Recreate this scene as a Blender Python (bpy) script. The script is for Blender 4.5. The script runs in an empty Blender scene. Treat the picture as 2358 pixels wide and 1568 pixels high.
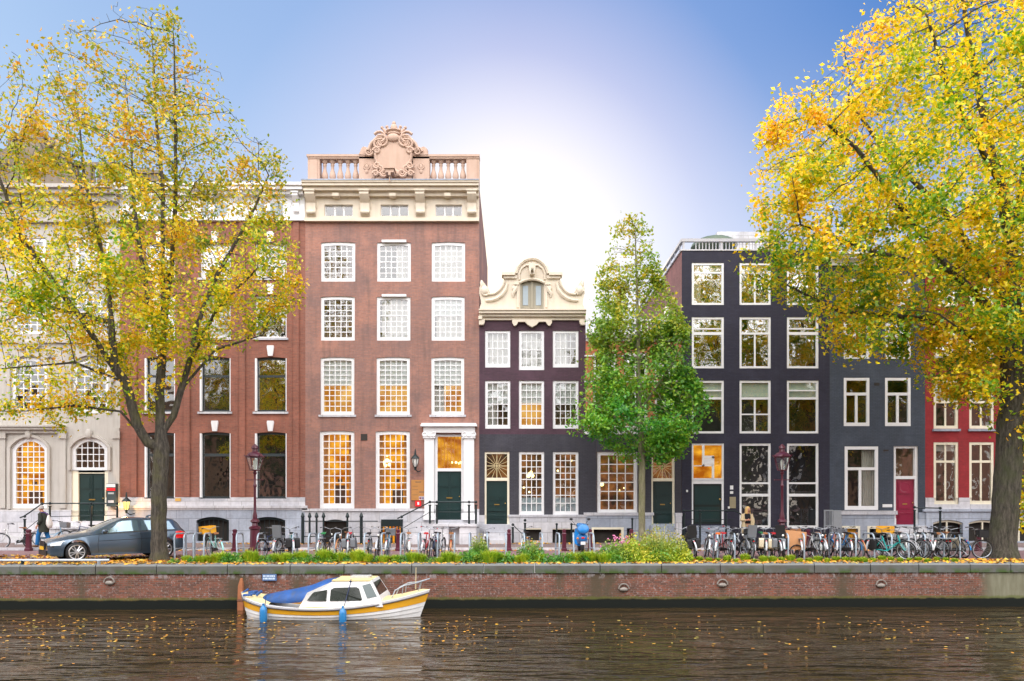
import bpy, math, random
import numpy as np
from mathutils import Vector, Matrix
random.seed(7)
R = math.radians
SC = bpy.context.scene
COL = SC.collection
# ---------------------------------------------------------------- camera, sky, sun, exposure
F = 1715.0; HZ = 1160.0; CZ = 1.9; YF = 34.3      # focal length and horizon (2358 px frame), eye height, facade distance
cam_d = bpy.data.cameras.new('camera'); cam = bpy.data.objects.new('camera', cam_d); COL.objects.link(cam)
cam.location = (0, 0, CZ); cam.rotation_euler = (R(90), 0, 0)
cam_d.sensor_width = 36; cam_d.lens = 36 * F / 2358; cam_d.shift_y = (HZ - 784) / 2358
cam_d.clip_start = .1; cam_d.clip_end = 5000
SC.camera = cam
SC.view_settings.view_transform = 'Standard'; SC.view_settings.look = 'None'
SC.view_settings.exposure = 0.45; SC.view_settings.gamma = 1
SC.view_settings.use_curve_mapping = False
SC.cycles.use_denoising = True
SC.cycles.max_bounces = 8; SC.cycles.transparent_max_bounces = 12
SC.cycles.caustics_reflective = False; SC.cycles.caustics_refractive = False
SC.cycles.sample_clamp_indirect = 6
SUN_EL = R(16.3); SUN_AZ = R(-.6)                    # behind the houses, almost straight ahead (azimuth from +Y towards +X)
world = bpy.data.worlds.new('World'); SC.world = world; world.use_nodes = True
nt = world.node_tree; nt.nodes.clear()
def nn(t, ty, **k):
    n = t.nodes.new(ty)
    for a, v in k.items(): setattr(n, a, v)
    return n
out = nn(nt, 'ShaderNodeOutputWorld'); bg = nn(nt, 'ShaderNodeBackground')
sky = nn(nt, 'ShaderNodeTexSky', sky_type='NISHITA', sun_disc=False, sun_elevation=SUN_EL, sun_rotation=SUN_AZ,
         altitude=0, air_density=1.0, dust_density=.6, ozone_density=2.0)
bg.inputs[1].default_value = 0.09
tc = nn(nt, 'ShaderNodeTexCoord'); sx = nn(nt, 'ShaderNodeSeparateXYZ'); nt.links.new(tc.outputs['Generated'], sx.inputs[0])
def m_(t, op, a, b=None, c=None, clamp=False):
    n = nn(t, 'ShaderNodeMath', operation=op, use_clamp=clamp)
    for i, v in enumerate((a, b, c)):
        if v is None: continue
        if isinstance(v, (int, float)): n.inputs[i].default_value = v
        else: t.links.new(v, n.inputs[i])
    return n.outputs[0]
def mixc(t, f, a, b, bt='MIX'):
    n = nn(t, 'ShaderNodeMix', data_type='RGBA', blend_type=bt)
    for s, v in ((n.inputs[0], f), (n.inputs[6], a), (n.inputs[7], b)):
        if isinstance(v, (int, float)): s.default_value = v
        elif isinstance(v, tuple): s.default_value = v + ((1,) if len(v) == 3 else ())
        else: t.links.new(v, s)
    return n.outputs[2]
# thin bright cloud over the half of the sky behind the viewer (the windows mirror it) and a pale veil low in front
sd = Vector((math.sin(SUN_AZ) * math.cos(SUN_EL), math.cos(SUN_AZ) * math.cos(SUN_EL), math.sin(SUN_EL)))
dot = nn(nt, 'ShaderNodeVectorMath', operation='DOT_PRODUCT'); nt.links.new(tc.outputs['Generated'], dot.inputs[0]); dot.inputs[1].default_value = sd
DT = dot.outputs['Value']
ang = m_(nt, 'ARCCOSINE', m_(nt, 'MINIMUM', DT, .9999))          # angle from the sun
cr = nn(nt, 'ShaderNodeValToRGB'); nt.links.new(m_(nt, 'DIVIDE', ang, 1.2), cr.inputs[0])
e = cr.color_ramp
stops = [(0, (2.6, 1.9, .9)), (.04, (1.5, 1.15, .62)), (.085, (1.0, .88, .70)), (.15, (.70, .68, .77)), (.22, (.40, .44, .66)), (.31, (.15, .27, .56)), (.44, (.06, .18, .48)), (1.0, (.05, .16, .46))]
while len(e.elements) < len(stops): e.elements.new(.5)
for el, (p, c) in zip(e.elements, stops): el.position = p; el.color = c + (1,)
lw = nn(nt, 'ShaderNodeMapRange', interpolation_type='SMOOTHSTEP'); nt.links.new(sx.outputs[2], lw.inputs[0])
lw.inputs[1].default_value = .53; lw.inputs[2].default_value = .10; lw.inputs[3].default_value = 0; lw.inputs[4].default_value = .95
low = lw.outputs[0]      # pale towards the horizon
front = mixc(nt, m_(nt, 'MULTIPLY', low, 1.05, clamp=True), cr.outputs[0], (.62, .68, .79))
left = m_(nt, 'MULTIPLY_ADD', sx.outputs[0], -1.25, .0, clamp=True)
front = mixc(nt, m_(nt, 'MULTIPLY', left, 1.1, clamp=True), front, (.45, .60, .80))
cl = nn(nt, 'ShaderNodeTexNoise'); cl.inputs['Scale'].default_value = 2.2; cl.inputs['Detail'].default_value = 4
nt.links.new(tc.outputs['Generated'], cl.inputs['Vector'])
back = mixc(nt, cl.outputs[0], (2.25, 2.2, 2.25), (3.7, 3.6, 3.55))
bs = nn(nt, 'ShaderNodeVectorMath', operation='SCALE'); nt.links.new(back, bs.inputs[0]); nt.links.new(m_(nt, 'MULTIPLY_ADD', m_(nt, 'MAXIMUM', sx.outputs[2], 0), 1.35, .48), bs.inputs['Scale']); back = bs.outputs[0]
bm = nn(nt, 'ShaderNodeMapRange', interpolation_type='SMOOTHSTEP'); nt.links.new(sx.outputs[1], bm.inputs[0])
bm.inputs[1].default_value = .25; bm.inputs[2].default_value = -.55; bm.inputs[3].default_value = 0; bm.inputs[4].default_value = 1
veil = mixc(nt, bm.outputs[0], front, back)
K = 1 / .09
vs = nn(nt, 'ShaderNodeVectorMath', operation='SCALE'); nt.links.new(veil, vs.inputs[0]); vs.inputs['Scale'].default_value = K
nt.links.new(mixc(nt, .88, sky.outputs[0], vs.outputs[0]), bg.inputs[0])
nt.links.new(bg.outputs[0], out.inputs[0])
sl = bpy.data.lights.new('sun', 'SUN'); sl.energy = 3.5; sl.angle = R(.53); sl.color = (1, .86, .66)
so = bpy.data.objects.new('sun', sl); COL.objects.link(so)
so.rotation_euler = (-sd).to_track_quat('-Z', 'Y').to_euler()

# ---------------------------------------------------------------- helpers
def X(dx, y=YF): return (dx - 1179) * y / F
def Z(dy, y=YF): return CZ - (dy - HZ) * y / F
WPOS = {}
def wpos(o): return WPOS.get(o.name, Vector((0, 0, 0)))
def tag(o, label=None, cat=None, group=None, kind=None):
    for k, v in (('label', label), ('category', cat), ('group', group), ('kind', kind)):
        if v: o[k] = v
    return o
def empty(name, loc=(0, 0, 0)):
    o = bpy.data.objects.new(name, None); COL.objects.link(o); o.location = loc
    o.empty_display_size = .2
    WPOS[o.name] = Vector(loc); return o
class MB:
    def __init__(s): s.v = []; s.f = []
    def add(s, vs, fs):
        n = len(s.v); s.v += [tuple(p) for p in vs]; s.f += [tuple(i + n for i in f) for f in fs]; return s
    def box(s, x0, x1, y0, y1, z0, z1):
        if x0 > x1: x0, x1 = x1, x0
        if z0 > z1: z0, z1 = z1, z0
        return s.add([(x0,y0,z0),(x1,y0,z0),(x1,y1,z0),(x0,y1,z0),(x0,y0,z1),(x1,y0,z1),(x1,y1,z1),(x0,y1,z1)],
              [(0,3,2,1),(4,5,6,7),(0,1,5,4),(1,2,6,5),(2,3,7,6),(3,0,4,7)])
    def bevbox(s, x0, x1, y0, y1, z0, z1, b):          # box with chamfered front and top edges
        return s.prism([(x0+b,z0),(x1-b,z0),(x1,z0+b),(x1,z1-b),(x1-b,z1),(x0+b,z1),(x0,z1-b),(x0,z0+b)], y0, y1)
    def obox(s, c, ax, ay, az):                          # oriented box, half axes
        c, ax, ay, az = map(Vector, (c, ax, ay, az)); vs = []
        for k in (-1, 1):
            for i, j in ((-1,-1),(1,-1),(1,1),(-1,1)): vs.append(c + ax*i + ay*j + az*k)
        return s.add(vs, [(0,3,2,1),(4,5,6,7),(0,1,5,4),(1,2,6,5),(2,3,7,6),(3,0,4,7)])
    def quad(s, *p): return s.add(p, [tuple(range(len(p)))])
    def prism(s, pts, y0, y1):                           # outline in x,z pushed through y
        n = len(pts); vs = [(x, y0, z) for x, z in pts] + [(x, y1, z) for x, z in pts]
        fs = [tuple(range(n)), tuple(range(2*n-1, n-1, -1))] + [(i, i+n, (i+1) % n + n, (i+1) % n) for i in range(n)]
        return s.add(vs, fs)
    def tube(s, pts, r, n=6, caps=True):
        pts = [Vector(p) for p in pts]; m = len(pts); rs = r if isinstance(r, (list, tuple)) else [r] * m
        vs = []; up = None
        for i, p in enumerate(pts):
            d = (pts[min(i+1, m-1)] - pts[max(i-1, 0)])
            d = d.normalized() if d.length > 1e-9 else Vector((0, 0, 1))
            if up is None: up = Vector((0, 0, 1)) if abs(d.z) < .9 else Vector((1, 0, 0))
            a = d.cross(up)
            if a.length < 1e-4: a = d.orthogonal()
            a.normalize(); b = a.cross(d).normalized(); up = b
            for k in range(n):
                t = 2 * math.pi * k / n; vs.append(p + (a * math.cos(t) + b * math.sin(t)) * rs[i])
        fs = [(i*n+k, i*n+(k+1) % n, (i+1)*n+(k+1) % n, (i+1)*n+k) for i in range(m-1) for k in range(n)]
        if caps: fs += [tuple(range(n-1, -1, -1)), tuple(range((m-1)*n, m*n))]
        return s.add(vs, fs)
    def cyl(s, p0, p1, r0, r1=None, n=10): return s.tube([p0, p1], [r0, r0 if r1 is None else r1], n)
    def lathe(s, cx, cy, prof, n=12):                    # prof = [(r, z)] bottom to top
        vs = [(cx + r*math.cos(2*math.pi*k/n), cy + r*math.sin(2*math.pi*k/n), z) for r, z in prof for k in range(n)]
        m = len(prof); fs = [(i*n+k, i*n+(k+1) % n, (i+1)*n+(k+1) % n, (i+1)*n+k) for i in range(m-1) for k in range(n)]
        fs += [tuple(range(n-1, -1, -1)), tuple(range((m-1)*n, m*n))]
        return s.add(vs, fs)
    def ball(s, c, rx, ry=None, rz=None, n=10, m=7):
        ry = ry or rx; rz = rz or rx
        vs = [(c[0] + rx*math.sin(math.pi*i/m)*math.cos(2*math.pi*k/n), c[1] + ry*math.sin(math.pi*i/m)*math.sin(2*math.pi*k/n), c[2] - rz*math.cos(math.pi*i/m)) for i in range(1, m) for k in range(n)]
        a = len(vs); vs += [(c[0], c[1], c[2]-rz), (c[0], c[1], c[2]+rz)]
        fs = [(i*n+k, i*n+(k+1) % n, (i+1)*n+(k+1) % n, (i+1)*n+k) for i in range(m-2) for k in range(n)]
        fs += [(a, (k+1) % n, k) for k in range(n)] + [(a+1, (m-2)*n+k, (m-2)*n+(k+1) % n) for k in range(n)]
        return s.add(vs, fs)
    def torus(s, c, Rr, r, n=24, m=6, plane='xz', a0=0, a1=360):
        full = abs(a1 - a0) >= 360; k = n if full else n + 1; pts = []
        for i in range(k):
            t = R(a0 + (a1 - a0) * i / n); u, v = Rr*math.cos(t), Rr*math.sin(t)
            pts.append((c[0]+u, c[1], c[2]+v) if plane == 'xz' else (c[0], c[1]+u, c[2]+v) if plane == 'yz' else (c[0]+u, c[1]+v, c[2]))
        if not full: return s.tube(pts, r, m)
        vs = []; nrm = Vector((0,1,0)) if plane == 'xz' else Vector((1,0,0)) if plane == 'yz' else Vector((0,0,1)); cc = Vector(c)
        for p in pts:
            d = (Vector(p) - cc).normalized()
            for j in range(m):
                t = 2*math.pi*j/m; vs.append(Vector(p) + d*(r*math.cos(t)) + nrm*(r*math.sin(t)))
        return s.add(vs, [(i*m+j, i*m+(j+1) % m, ((i+1) % n)*m+(j+1) % m, ((i+1) % n)*m+j) for i in range(n) for j in range(m)])
    def build(s, name, mt, parent=None, origin=None, ang=35, smooth=True):
        me = bpy.data.meshes.new(name); o0 = wpos(parent) if parent is not None else Vector(origin or (0, 0, 0))
        me.from_pydata([(p[0]-o0.x, p[1]-o0.y, p[2]-o0.z) for p in s.v], [], s.f)
        me.update()
        if smooth and len(s.f) < 60000:
            me.polygons.foreach_set('use_smooth', [True] * len(me.polygons)); me.set_sharp_from_angle(angle=R(ang))
        if mt: me.materials.append(mt)
        o = bpy.data.objects.new(name, me); COL.objects.link(o)
        if parent is not None: o.parent = parent
        else: o.location = o0
        WPOS[o.name] = o0
        return o
def copy_tree(o, parent=None):
    c = o.copy(); COL.objects.link(c); c.parent = parent
    for ch in list(o.children): copy_tree(ch, c)
    return c
ORD = ['first', 'second', 'third', 'fourth', 'fifth', 'sixth', 'seventh', 'eighth', 'ninth', 'tenth', 'eleventh', 'twelfth', 'thirteenth', 'fourteenth', 'fifteenth',
       'sixteenth', 'seventeenth', 'eighteenth', 'nineteenth', 'twentieth'] + ['twenty-' + w for w in ('first', 'second', 'third', 'fourth', 'fifth', 'sixth', 'seventh', 'eighth', 'ninth')] + ['thirtieth'] + ['thirty-' + w for w in ('first', 'second', 'third', 'fourth', 'fifth', 'sixth', 'seventh', 'eighth', 'ninth')] + ['fortieth'] + ['forty-' + w for w in ('first', 'second', 'third', 'fourth', 'fifth', 'sixth', 'seventh', 'eighth', 'ninth')] + ['fiftieth']

# ---------------------------------------------------------------- materials
def newmat(name):
    m = bpy.data.materials.new(name); m.use_nodes = True; t = m.node_tree
    return m, t, t.nodes['Principled BSDF'], t.nodes['Material Output']
def L(t, a, b): t.links.new(a, b)
def noise(t, vec, scale, detail=3, rough=.55, stretch=None):
    if stretch:
        mp = nn(t, 'ShaderNodeMapping'); mp.inputs['Scale'].default_value = stretch; L(t, vec, mp.inputs[0]); vec = mp.outputs[0]
    n = nn(t, 'ShaderNodeTexNoise'); n.inputs['Scale'].default_value = scale; n.inputs['Detail'].default_value = detail; n.inputs['Roughness'].default_value = rough
    L(t, vec, n.inputs['Vector']); return n.outputs[0]
def ramp(t, fac, stops):
    c = nn(t, 'ShaderNodeValToRGB'); e = c.color_ramp
    while len(e.elements) < len(stops): e.elements.new(.5)
    for el, (p, col) in zip(e.elements, stops): el.position = p; el.color = tuple(col) + (1,)
    L(t, fac, c.inputs[0]); return c.outputs[0]
def bump(t, b, h, strength=.3, dist=.02):
    n = nn(t, 'ShaderNodeBump'); n.inputs['Strength'].default_value = strength; n.inputs['Distance'].default_value = dist
    L(t, h, n.inputs['Height']); L(t, n.outputs[0], b.inputs['Normal'])
def mat(name, col, rough=.6, metal=0., var=.18, scale=3., bmp=0., coat=0., emit=0., streak=0., dirt=None, spec=None):
    m, t, b, o = newmat(name)
    tcn = nn(t, 'ShaderNodeTexCoord').outputs['Object']
    b.inputs['Roughness'].default_value = rough; b.inputs['Metallic'].default_value = metal
    if coat: b.inputs['Coat Weight'].default_value = coat; b.inputs['Coat Roughness'].default_value = .08
    if spec is not None: b.inputs['Specular IOR Level'].default_value = spec
    n = noise(t, tcn, scale, 4)
    c = mixc(t, n, tuple(x * (1 - var) for x in col), tuple(min(1, x * (1 + var)) for x in col))
    if streak:
        s_ = noise(t, tcn, 1.6, 4, .6, (3.5, 3.5, .35)); f = ramp(t, s_, [(.45, (0, 0, 0)), (.75, (1, 1, 1))])
        c = mixc(t, m_(t, 'MULTIPLY', f, streak), c, dirt or tuple(x * .45 for x in col))
    L(t, c, b.inputs['Base Color'])
    if bmp: bump(t, b, noise(t, tcn, scale * 8, 4), bmp, .01)
    if emit:
        L(t, c, b.inputs['Emission Color']); b.inputs['Emission Strength'].default_value = emit
    return m
def brick(name, c1, c2, mortar, bw=.22, bh=.065, var=.25, streak=.35, dirt=(.06, .055, .05), big=None, bmp=.35, mort=.012):
    m, t, b, o = newmat(name)
    pos = nn(t, 'ShaderNodeTexCoord').outputs['Object']; s = nn(t, 'ShaderNodeSeparateXYZ'); L(t, pos, s.inputs[0])
    cb = nn(t, 'ShaderNodeCombineXYZ'); L(t, m_(t, 'ADD', s.outputs[0], s.outputs[1]), cb.inputs[0]); L(t, s.outputs[2], cb.inputs[1])
    br = nn(t, 'ShaderNodeTexBrick'); L(t, cb.outputs[0], br.inputs['Vector'])
    br.inputs['Scale'].default_value = 1; br.inputs['Brick Width'].default_value = bw; br.inputs['Row Height'].default_value = bh
    br.inputs['Mortar Size'].default_value = mort; br.inputs['Bias'].default_value = 0; br.inputs['Mortar Smooth'].default_value = .3
    br.inputs['Color1'].default_value = c1 + (1,); br.inputs['Color2'].default_value = c2 + (1,); br.inputs['Mortar'].default_value = mortar + (1,)
    n = noise(t, pos, .7, 5, .6)
    c = mixc(t, m_(t, 'MULTIPLY', ramp(t, n, [(.3, (1, 1, 1)), (.7, (0, 0, 0))]), var), br.outputs[0], big or tuple(x * .55 for x in c1))
    n5 = ramp(t, noise(t, pos, .45, 6, .7), [(.50, (0, 0, 0)), (.68, (1, 1, 1))]); c = mixc(t, m_(t, 'MULTIPLY', n5, .38), c, tuple(min(1, x*1.5+.012) for x in c1))
    n2 = noise(t, pos, 9, 3); c = mixc(t, .35, c, mixc(t, n2, (.25, .25, .25), (.85, .85, .85)), 'OVERLAY')
    if streak:
        f = ramp(t, noise(t, pos, 1.3, 5, .65, (3, 3, .3)), [(.5, (0, 0, 0)), (.8, (1, 1, 1))])
        c = mixc(t, m_(t, 'MULTIPLY', f, streak), c, dirt)
    L(t, c, b.inputs['Base Color']); b.inputs['Roughness'].default_value = .85
    bump(t, b, br.outputs['Fac'], -bmp, .01) if bmp else None
    return m
def emis(name, c1, c2, strength, scale=1.5, stretch=(1, 1, 1)):
    m, t, b, o = newmat(name); t.nodes.remove(b); e = nn(t, 'ShaderNodeEmission')
    pos = nn(t, 'ShaderNodeTexCoord').outputs['Object']
    n = noise(t, pos, scale, 3, .5, stretch)
    L(t, mixc(t, ramp(t, n, [(.35, (0, 0, 0)), (.65, (1, 1, 1))]), c1, c2), e.inputs[0]); e.inputs[1].default_value = strength
    L(t, e.outputs[0], o.inputs[0]); return m
def glassmat(name, refl=.3, tint=(.9, .95, .93), wav=.02, sc=1.1):
    m, t, b, o = newmat(name); t.nodes.remove(b)
    g = nn(t, 'ShaderNodeBsdfGlossy'); g.inputs['Roughness'].default_value = .015; g.inputs['Color'].default_value = (1, 1, 1, 1)
    tr = nn(t, 'ShaderNodeBsdfTransparent'); tr.inputs[0].default_value = tint + (1,)
    pos = nn(t, 'ShaderNodeTexCoord').outputs['Object']
    bn = nn(t, 'ShaderNodeBump'); bn.inputs['Strength'].default_value = 1; bn.inputs['Distance'].default_value = wav
    L(t, noise(t, pos, sc, 2), bn.inputs['Height']); L(t, bn.outputs[0], g.inputs['Normal'])
    mx = nn(t, 'ShaderNodeMixShader'); mx.inputs[0].default_value = refl
    L(t, tr.outputs[0], mx.inputs[1]); L(t, g.outputs[0], mx.inputs[2]); L(t, mx.outputs[0], o.inputs[0]); return m

white = mat('white_paint', (.78, .78, .79), .45, var=.03, streak=.06)
cream = mat('cream_paint', (.80, .74, .58), .45, var=.05, streak=.12)
stucco = mat('ivory_stucco', (.66, .58, .47), .7, var=.07, scale=2, bmp=.2, streak=.28, dirt=(.42, .34, .25))
sand = mat('sandstone', (.47, .44, .40), .85, var=.12, scale=1.5, bmp=.4, streak=.5, dirt=(.28, .24, .20))
sandc = mat('carved_stone', (.50, .35, .27), .8, var=.12, scale=3, bmp=.3, streak=.3, dirt=(.34, .20, .13))
bluestone = brick('bluestone', (.40, .44, .52), (.29, .33, .41), (.16, .17, .19), 1.15, .56, var=.45, streak=.55, dirt=(.17, .16, .17), bmp=.1, mort=.012)
palestone = brick('pale_stone', (.60, .59, .62), (.44, .45, .50), (.26, .26, .27), 1.3, .48, var=.35, streak=.5, dirt=(.24, .22, .21), bmp=.1, mort=.012)
darkstone = mat('weathered_stone', (.20, .16, .12), .85, var=.3, scale=2, bmp=.4, streak=.4)
slate = mat('slate', (.09, .095, .11), .6, var=.3, scale=4)
brickB = brick('russet_brick', (.31, .105, .066), (.22, .072, .048), (.22, .12, .09), var=.35)
brickC = brick('rose_brown_brick', (.40, .172, .112), (.29, .122, .085), (.24, .16, .14), var=.75, streak=.5, big=(.17, .115, .11))
brickE = brick('orange_brick', (.72, .18, .08), (.55, .12, .055), (.35, .2, .14), var=.3)
brickF2 = brick('mauve_brick', (.36, .15, .13), (.28, .11, .10), (.27, .17, .15), var=.25)
brickD = brick('plum_brick', (.080, .036, .056), (.058, .027, .042), (.052, .03, .04), var=.3, streak=.2)
brickD2 = brick('charcoal_brick', (.050, .048, .062), (.040, .038, .050), (.03, .03, .04), var=.3, streak=.2)
brickF = brick('black_brick', (.026, .025, .046), (.019, .018, .036), (.016, .015, .028), var=.3, streak=.15)
brickG = brick('slate_blue_brick', (.055, .070, .098), (.045, .057, .082), (.036, .044, .06), var=.3, streak=.2)
brickH = brick('crimson_brick', (.32, .018, .026), (.26, .014, .021), (.25, .02, .02), var=.3, streak=.15)
green = mat('dark_green_paint', (.012, .035, .034), .28, var=.1, coat=.5)
blackp = mat('black_paint', (.015, .018, .020), .35, var=.1, coat=.3)
magenta = mat('magenta_paint', (.26, .008, .045), .3, var=.08, coat=.5)
olive = mat('grey_green_shutter', (.30, .27, .20), .5, var=.06)
iron = mat('green_black_iron', (.012, .022, .024), .4, .3, var=.2)
brass = mat('brass', (.55, .36, .10), .3, .9)
glass = glassmat('window_glass', .19)
glassL = glassmat('lamplit_window_glass', .05)
glassF = glassmat('strong_mirror_glass', .42, wav=.03)
clear = glassmat('clear_glass', .12)
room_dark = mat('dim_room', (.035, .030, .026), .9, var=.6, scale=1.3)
room_mid = mat('brown_room', (.34, .20, .12), .9, var=.7, scale=1.6)
room_lit = emis('lit_room', (.42, .10, .003), (1.0, .44, .03), .90, 1.5, (1, 1, 1.6))
room_soft = emis('softly_lit_room', (.50, .17, .02), (1.0, .56, .15), .76, 1.1)
room_glow = emis('dim_lit_room', (.02, .012, .008), (.30, .11, .025), .8, 1.8)
lampglow = emis('lamp_glow', (1, .72, .20), (1, .85, .45), 3.2)
blindm = mat('white_blind', (.60, .59, .58), .8, var=.04, scale=6)
blindg = mat('pale_green_blind', (.62, .70, .60), .8, var=.05, scale=6)
curt = mat('sheer_curtain', (.50, .46, .43), .9, var=.12, scale=3)
frost = mat('frosted_film', (.32, .38, .42), .5, var=.15)
bm_room = mat('dark_wood_furniture', (.10, .045, .02), .5)
bm_amber = mat('amber_curtain', (.55, .26, .09), .8)
# ---------------------------------------------------------------- house kit (pixel columns and rows of the 2358 px frame turned into metres on the facade plane)
def grid_wall(mb, x0, x1, z0, z1, ops, y, dep=.24):
    xs = {x0, x1}; zs = {z0, z1}; cut = []
    for a, b, c, d in ops:
        a, b, c, d = max(a, x0), min(b, x1), max(c, z0), min(d, z1)
        if a < b - 1e-4 and c < d - 1e-4: cut.append((a, b, c, d)); xs |= {a, b}; zs |= {c, d}
    xs = sorted(xs); zs = sorted(zs)
    for i in range(len(xs)-1):
        for j in range(len(zs)-1):
            cx, cz = (xs[i]+xs[i+1])/2, (zs[j]+zs[j+1])/2
            if any(a < cx < b and c < cz < d for a, b, c, d in cut): continue
            mb.quad((xs[i], y, zs[j]), (xs[i+1], y, zs[j]), (xs[i+1], y, zs[j+1]), (xs[i], y, zs[j+1]))
    for (a, b, c, d), (_, _, c0, d0) in zip(cut, [o for o in ops if max(o[0], x0) < min(o[1], x1)-1e-4 and max(o[2], z0) < min(o[3], z1)-1e-4]):
        mb.quad((a, y, c), (a, y, d), (a, y+dep, d), (a, y+dep, c)); mb.quad((b, y, d), (b, y, c), (b, y+dep, c), (b, y+dep, d))
        if abs(d - d0) < 1e-4: mb.quad((a, y, d), (b, y, d), (b, y+dep, d), (a, y+dep, d))
        if abs(c - c0) < 1e-4: mb.quad((a, y, c), (a, y+dep, c), (b, y+dep, c), (b, y, c))
def arc_top(x0, x1, z, rise, n=10):                    # points of the arch from left springing to right springing; crown at z
    w = (x1 - x0) / 2
    if rise >= w * .98: return [(x0 + w - w*math.cos(math.pi*i/n), z - w + w*math.sin(math.pi*i/n)) for i in range(n+1)]
    r = (w*w + rise*rise) / (2*rise); a = math.asin(w / r)
    return [(x0 + w + r*math.sin(-a + 2*a*i/n), z - r + r*math.cos(-a + 2*a*i/n)) for i in range(n+1)]
class House:
    def __init__(s, label, dx0, dx1, base=.1):
        s.x0, s.x1 = X(dx0), X(dx1)
        s.root = empty('canal_house', ((s.x0+s.x1)/2, YF, base)); tag(s.root, label, 'house', 'canal houses along the quay')
        s.ops = []; s.arch = []; s.base = base
    def open(s, dx0, dx1, dy0, dy1, rise=0):
        o = (X(dx0), X(dx1), Z(dy1), Z(dy0)); s.ops.append(o)
        if rise: s.arch.append((o, rise / 50))
        return o
    def wall(s, name, mt, dyt, dyb, yo=0., dx0=None, dx1=None, label=None):
        mb = MB(); x0 = s.x0 if dx0 is None else X(dx0); x1 = s.x1 if dx1 is None else X(dx1); z1 = Z(dyt); z0 = max(Z(dyb), s.base - .3)
        grid_wall(mb, x0, x1, z0, z1, s.ops, YF + yo)
        for (a, b, c, d), rise in s.arch:
            if z0 < d <= z1 + 1e-4 and a >= x0 - 1e-3 and b <= x1 + 1e-3:
                pts = arc_top(a, b, d, rise); h = len(pts) // 2
                mb.prism([(a, d)] + pts[:h+1], YF + yo, YF + yo + .2); mb.prism(pts[h:] + [(b, d)], YF + yo, YF + yo + .2)
        if yo < 0:
            mb.quad((x0, YF+yo, z1), (x1, YF+yo, z1), (x1, YF+.02, z1), (x0, YF+.02, z1))
            for xx in (x0, x1): mb.quad((xx, YF+yo, z0), (xx, YF+yo, z1), (xx, YF+.02, z1), (xx, YF+.02, z0))
        o = mb.build(name, mt, s.root, smooth=False); tag(o, label); return o
    def shell(s, dyt, side, roofm=None, depth=12, flat=True, dx0=None, dx1=None):
        mb = MB(); z1 = Z(dyt); x0 = (s.x0 if dx0 is None else X(dx0)) + .004; x1 = (s.x1 if dx1 is None else X(dx1)) - .004; z0 = s.base - .3
        mb.box(x0, x0+.2, YF+.03, YF+depth, z0, z1); mb.box(x1-.2, x1, YF+.03, YF+depth, z0, z1)
        mb.box(x0+.2, x1-.2, YF+depth-.25, YF+depth-.01, z0, z1)
        mb.build('side_wall', side, s.root, smooth=False)
        if flat: MB().box(x0, x1, YF+.25, YF+depth, z1+.003, z1+.10).build('roof', roofm or slate, s.root, smooth=False)
    def cornice(s, name, mt, steps, dx0=None, dx1=None, ends=True):    # steps = [(dy_top, dy_bottom, projection)]
        mb = MB(); x0 = s.x0 if dx0 is None else X(dx0); x1 = s.x1 if dx1 is None else X(dx1)
        for k, (a, b, p) in enumerate(steps):
            e_ = min(p, .12) if ends else 0
            mb.box(x0 - e_ + .003*k, x1 + e_ - .003*k, YF - p, YF + .16, Z(b), Z(a))
        return mb.build(name, mt, s.root, smooth=False)
    def win(s, dx0, dx1, dy0, dy1, cols=1, rows=(1, 1), fw=6, fm=None, rise=0, room='dark', blind=0., blindmat=None, curtain=0., curtain_side=0,
            sill=None, mun=2.2, gl=None, bottom=None, inset=.05, frost_rows=0., label=None, lamp=None, split=None, vparts=None, silld=.07, railw=1.3):
        """ rows: pane rows above / below the meeting rail; sizes in frame pixels """
        fm = fm or white; a, b, c, d = s.open(dx0, dx1, dy0, dy1, rise); q = 1 / 50
        y0 = YF + inset; y1 = y0 + .10; fwm = fw * q; bot = (bottom or fw) * q; top = fwm + (rise * q if rise else 0)
        mb = MB(); A, B, C_, D_ = a + fwm, b - fwm, c + bot, d - fwm
        mb.box(a, A, y0, y1, c, d - (rise*q if rise else 0)); mb.box(B, b, y0, y1, c, d - (rise*q if rise else 0)); mb.box(A, B, y0+.003, y1, c, C_)
        if rise:
            pts = arc_top(a, b, d, rise*q); ip = arc_top(A, B, D_, max(rise*q*.8, .01)) if rise*q < (b-a)*.45 else arc_top(A, B, D_, (B-A)/2)
            h = len(pts) // 2
            mb.prism(pts[:h+1] + ip[:h+1][::-1] , y0+.002, y1); mb.prism(pts[h:] + ip[h:][::-1], y0+.002, y1)
        else: mb.box(A, B, y0+.003, y1, D_, d)
        zr = C_ + (D_ - C_) * (split if split is not None else (rows[1] / max(1, sum(rows)) if len(rows) > 1 and rows[1] else 0))
        w = mun * q * (.72 if cols > 2 else 1); ys = y0 + .035; ye = y0 + .075
        if len(rows) > 1 and rows[1]: mb.box(A, B, y0+.02, y1-.01, zr - w*railw*.5, zr + w*railw*.5)
        for i in range(1, cols): xx = A + (B-A)*i/cols; mb.box(xx-w/2, xx+w/2, ys, ye, C_, D_)
        for (lo, hi, n) in ((zr, D_, rows[0]), (C_, zr, rows[1] if len(rows) > 1 else 0)):
            for i in range(1, n): zz = lo + (hi-lo)*i/n; mb.box(A, B, ys+.002, ye-.002, zz-w/2, zz+w/2)
        for (vx, za, zb, ww) in (vparts or []):           # extra bars: x fraction, z fractions
            if vx is None: mb.box(A, B, y0+.015, y1-.012, C_+(D_-C_)*za - ww*q/2, C_+(D_-C_)*za + ww*q/2)
            else: mb.box(A+(B-A)*vx-ww*q/2, A+(B-A)*vx+ww*q/2, y0+.018, y1-.015, C_+(D_-C_)*za, C_+(D_-C_)*zb)
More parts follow.
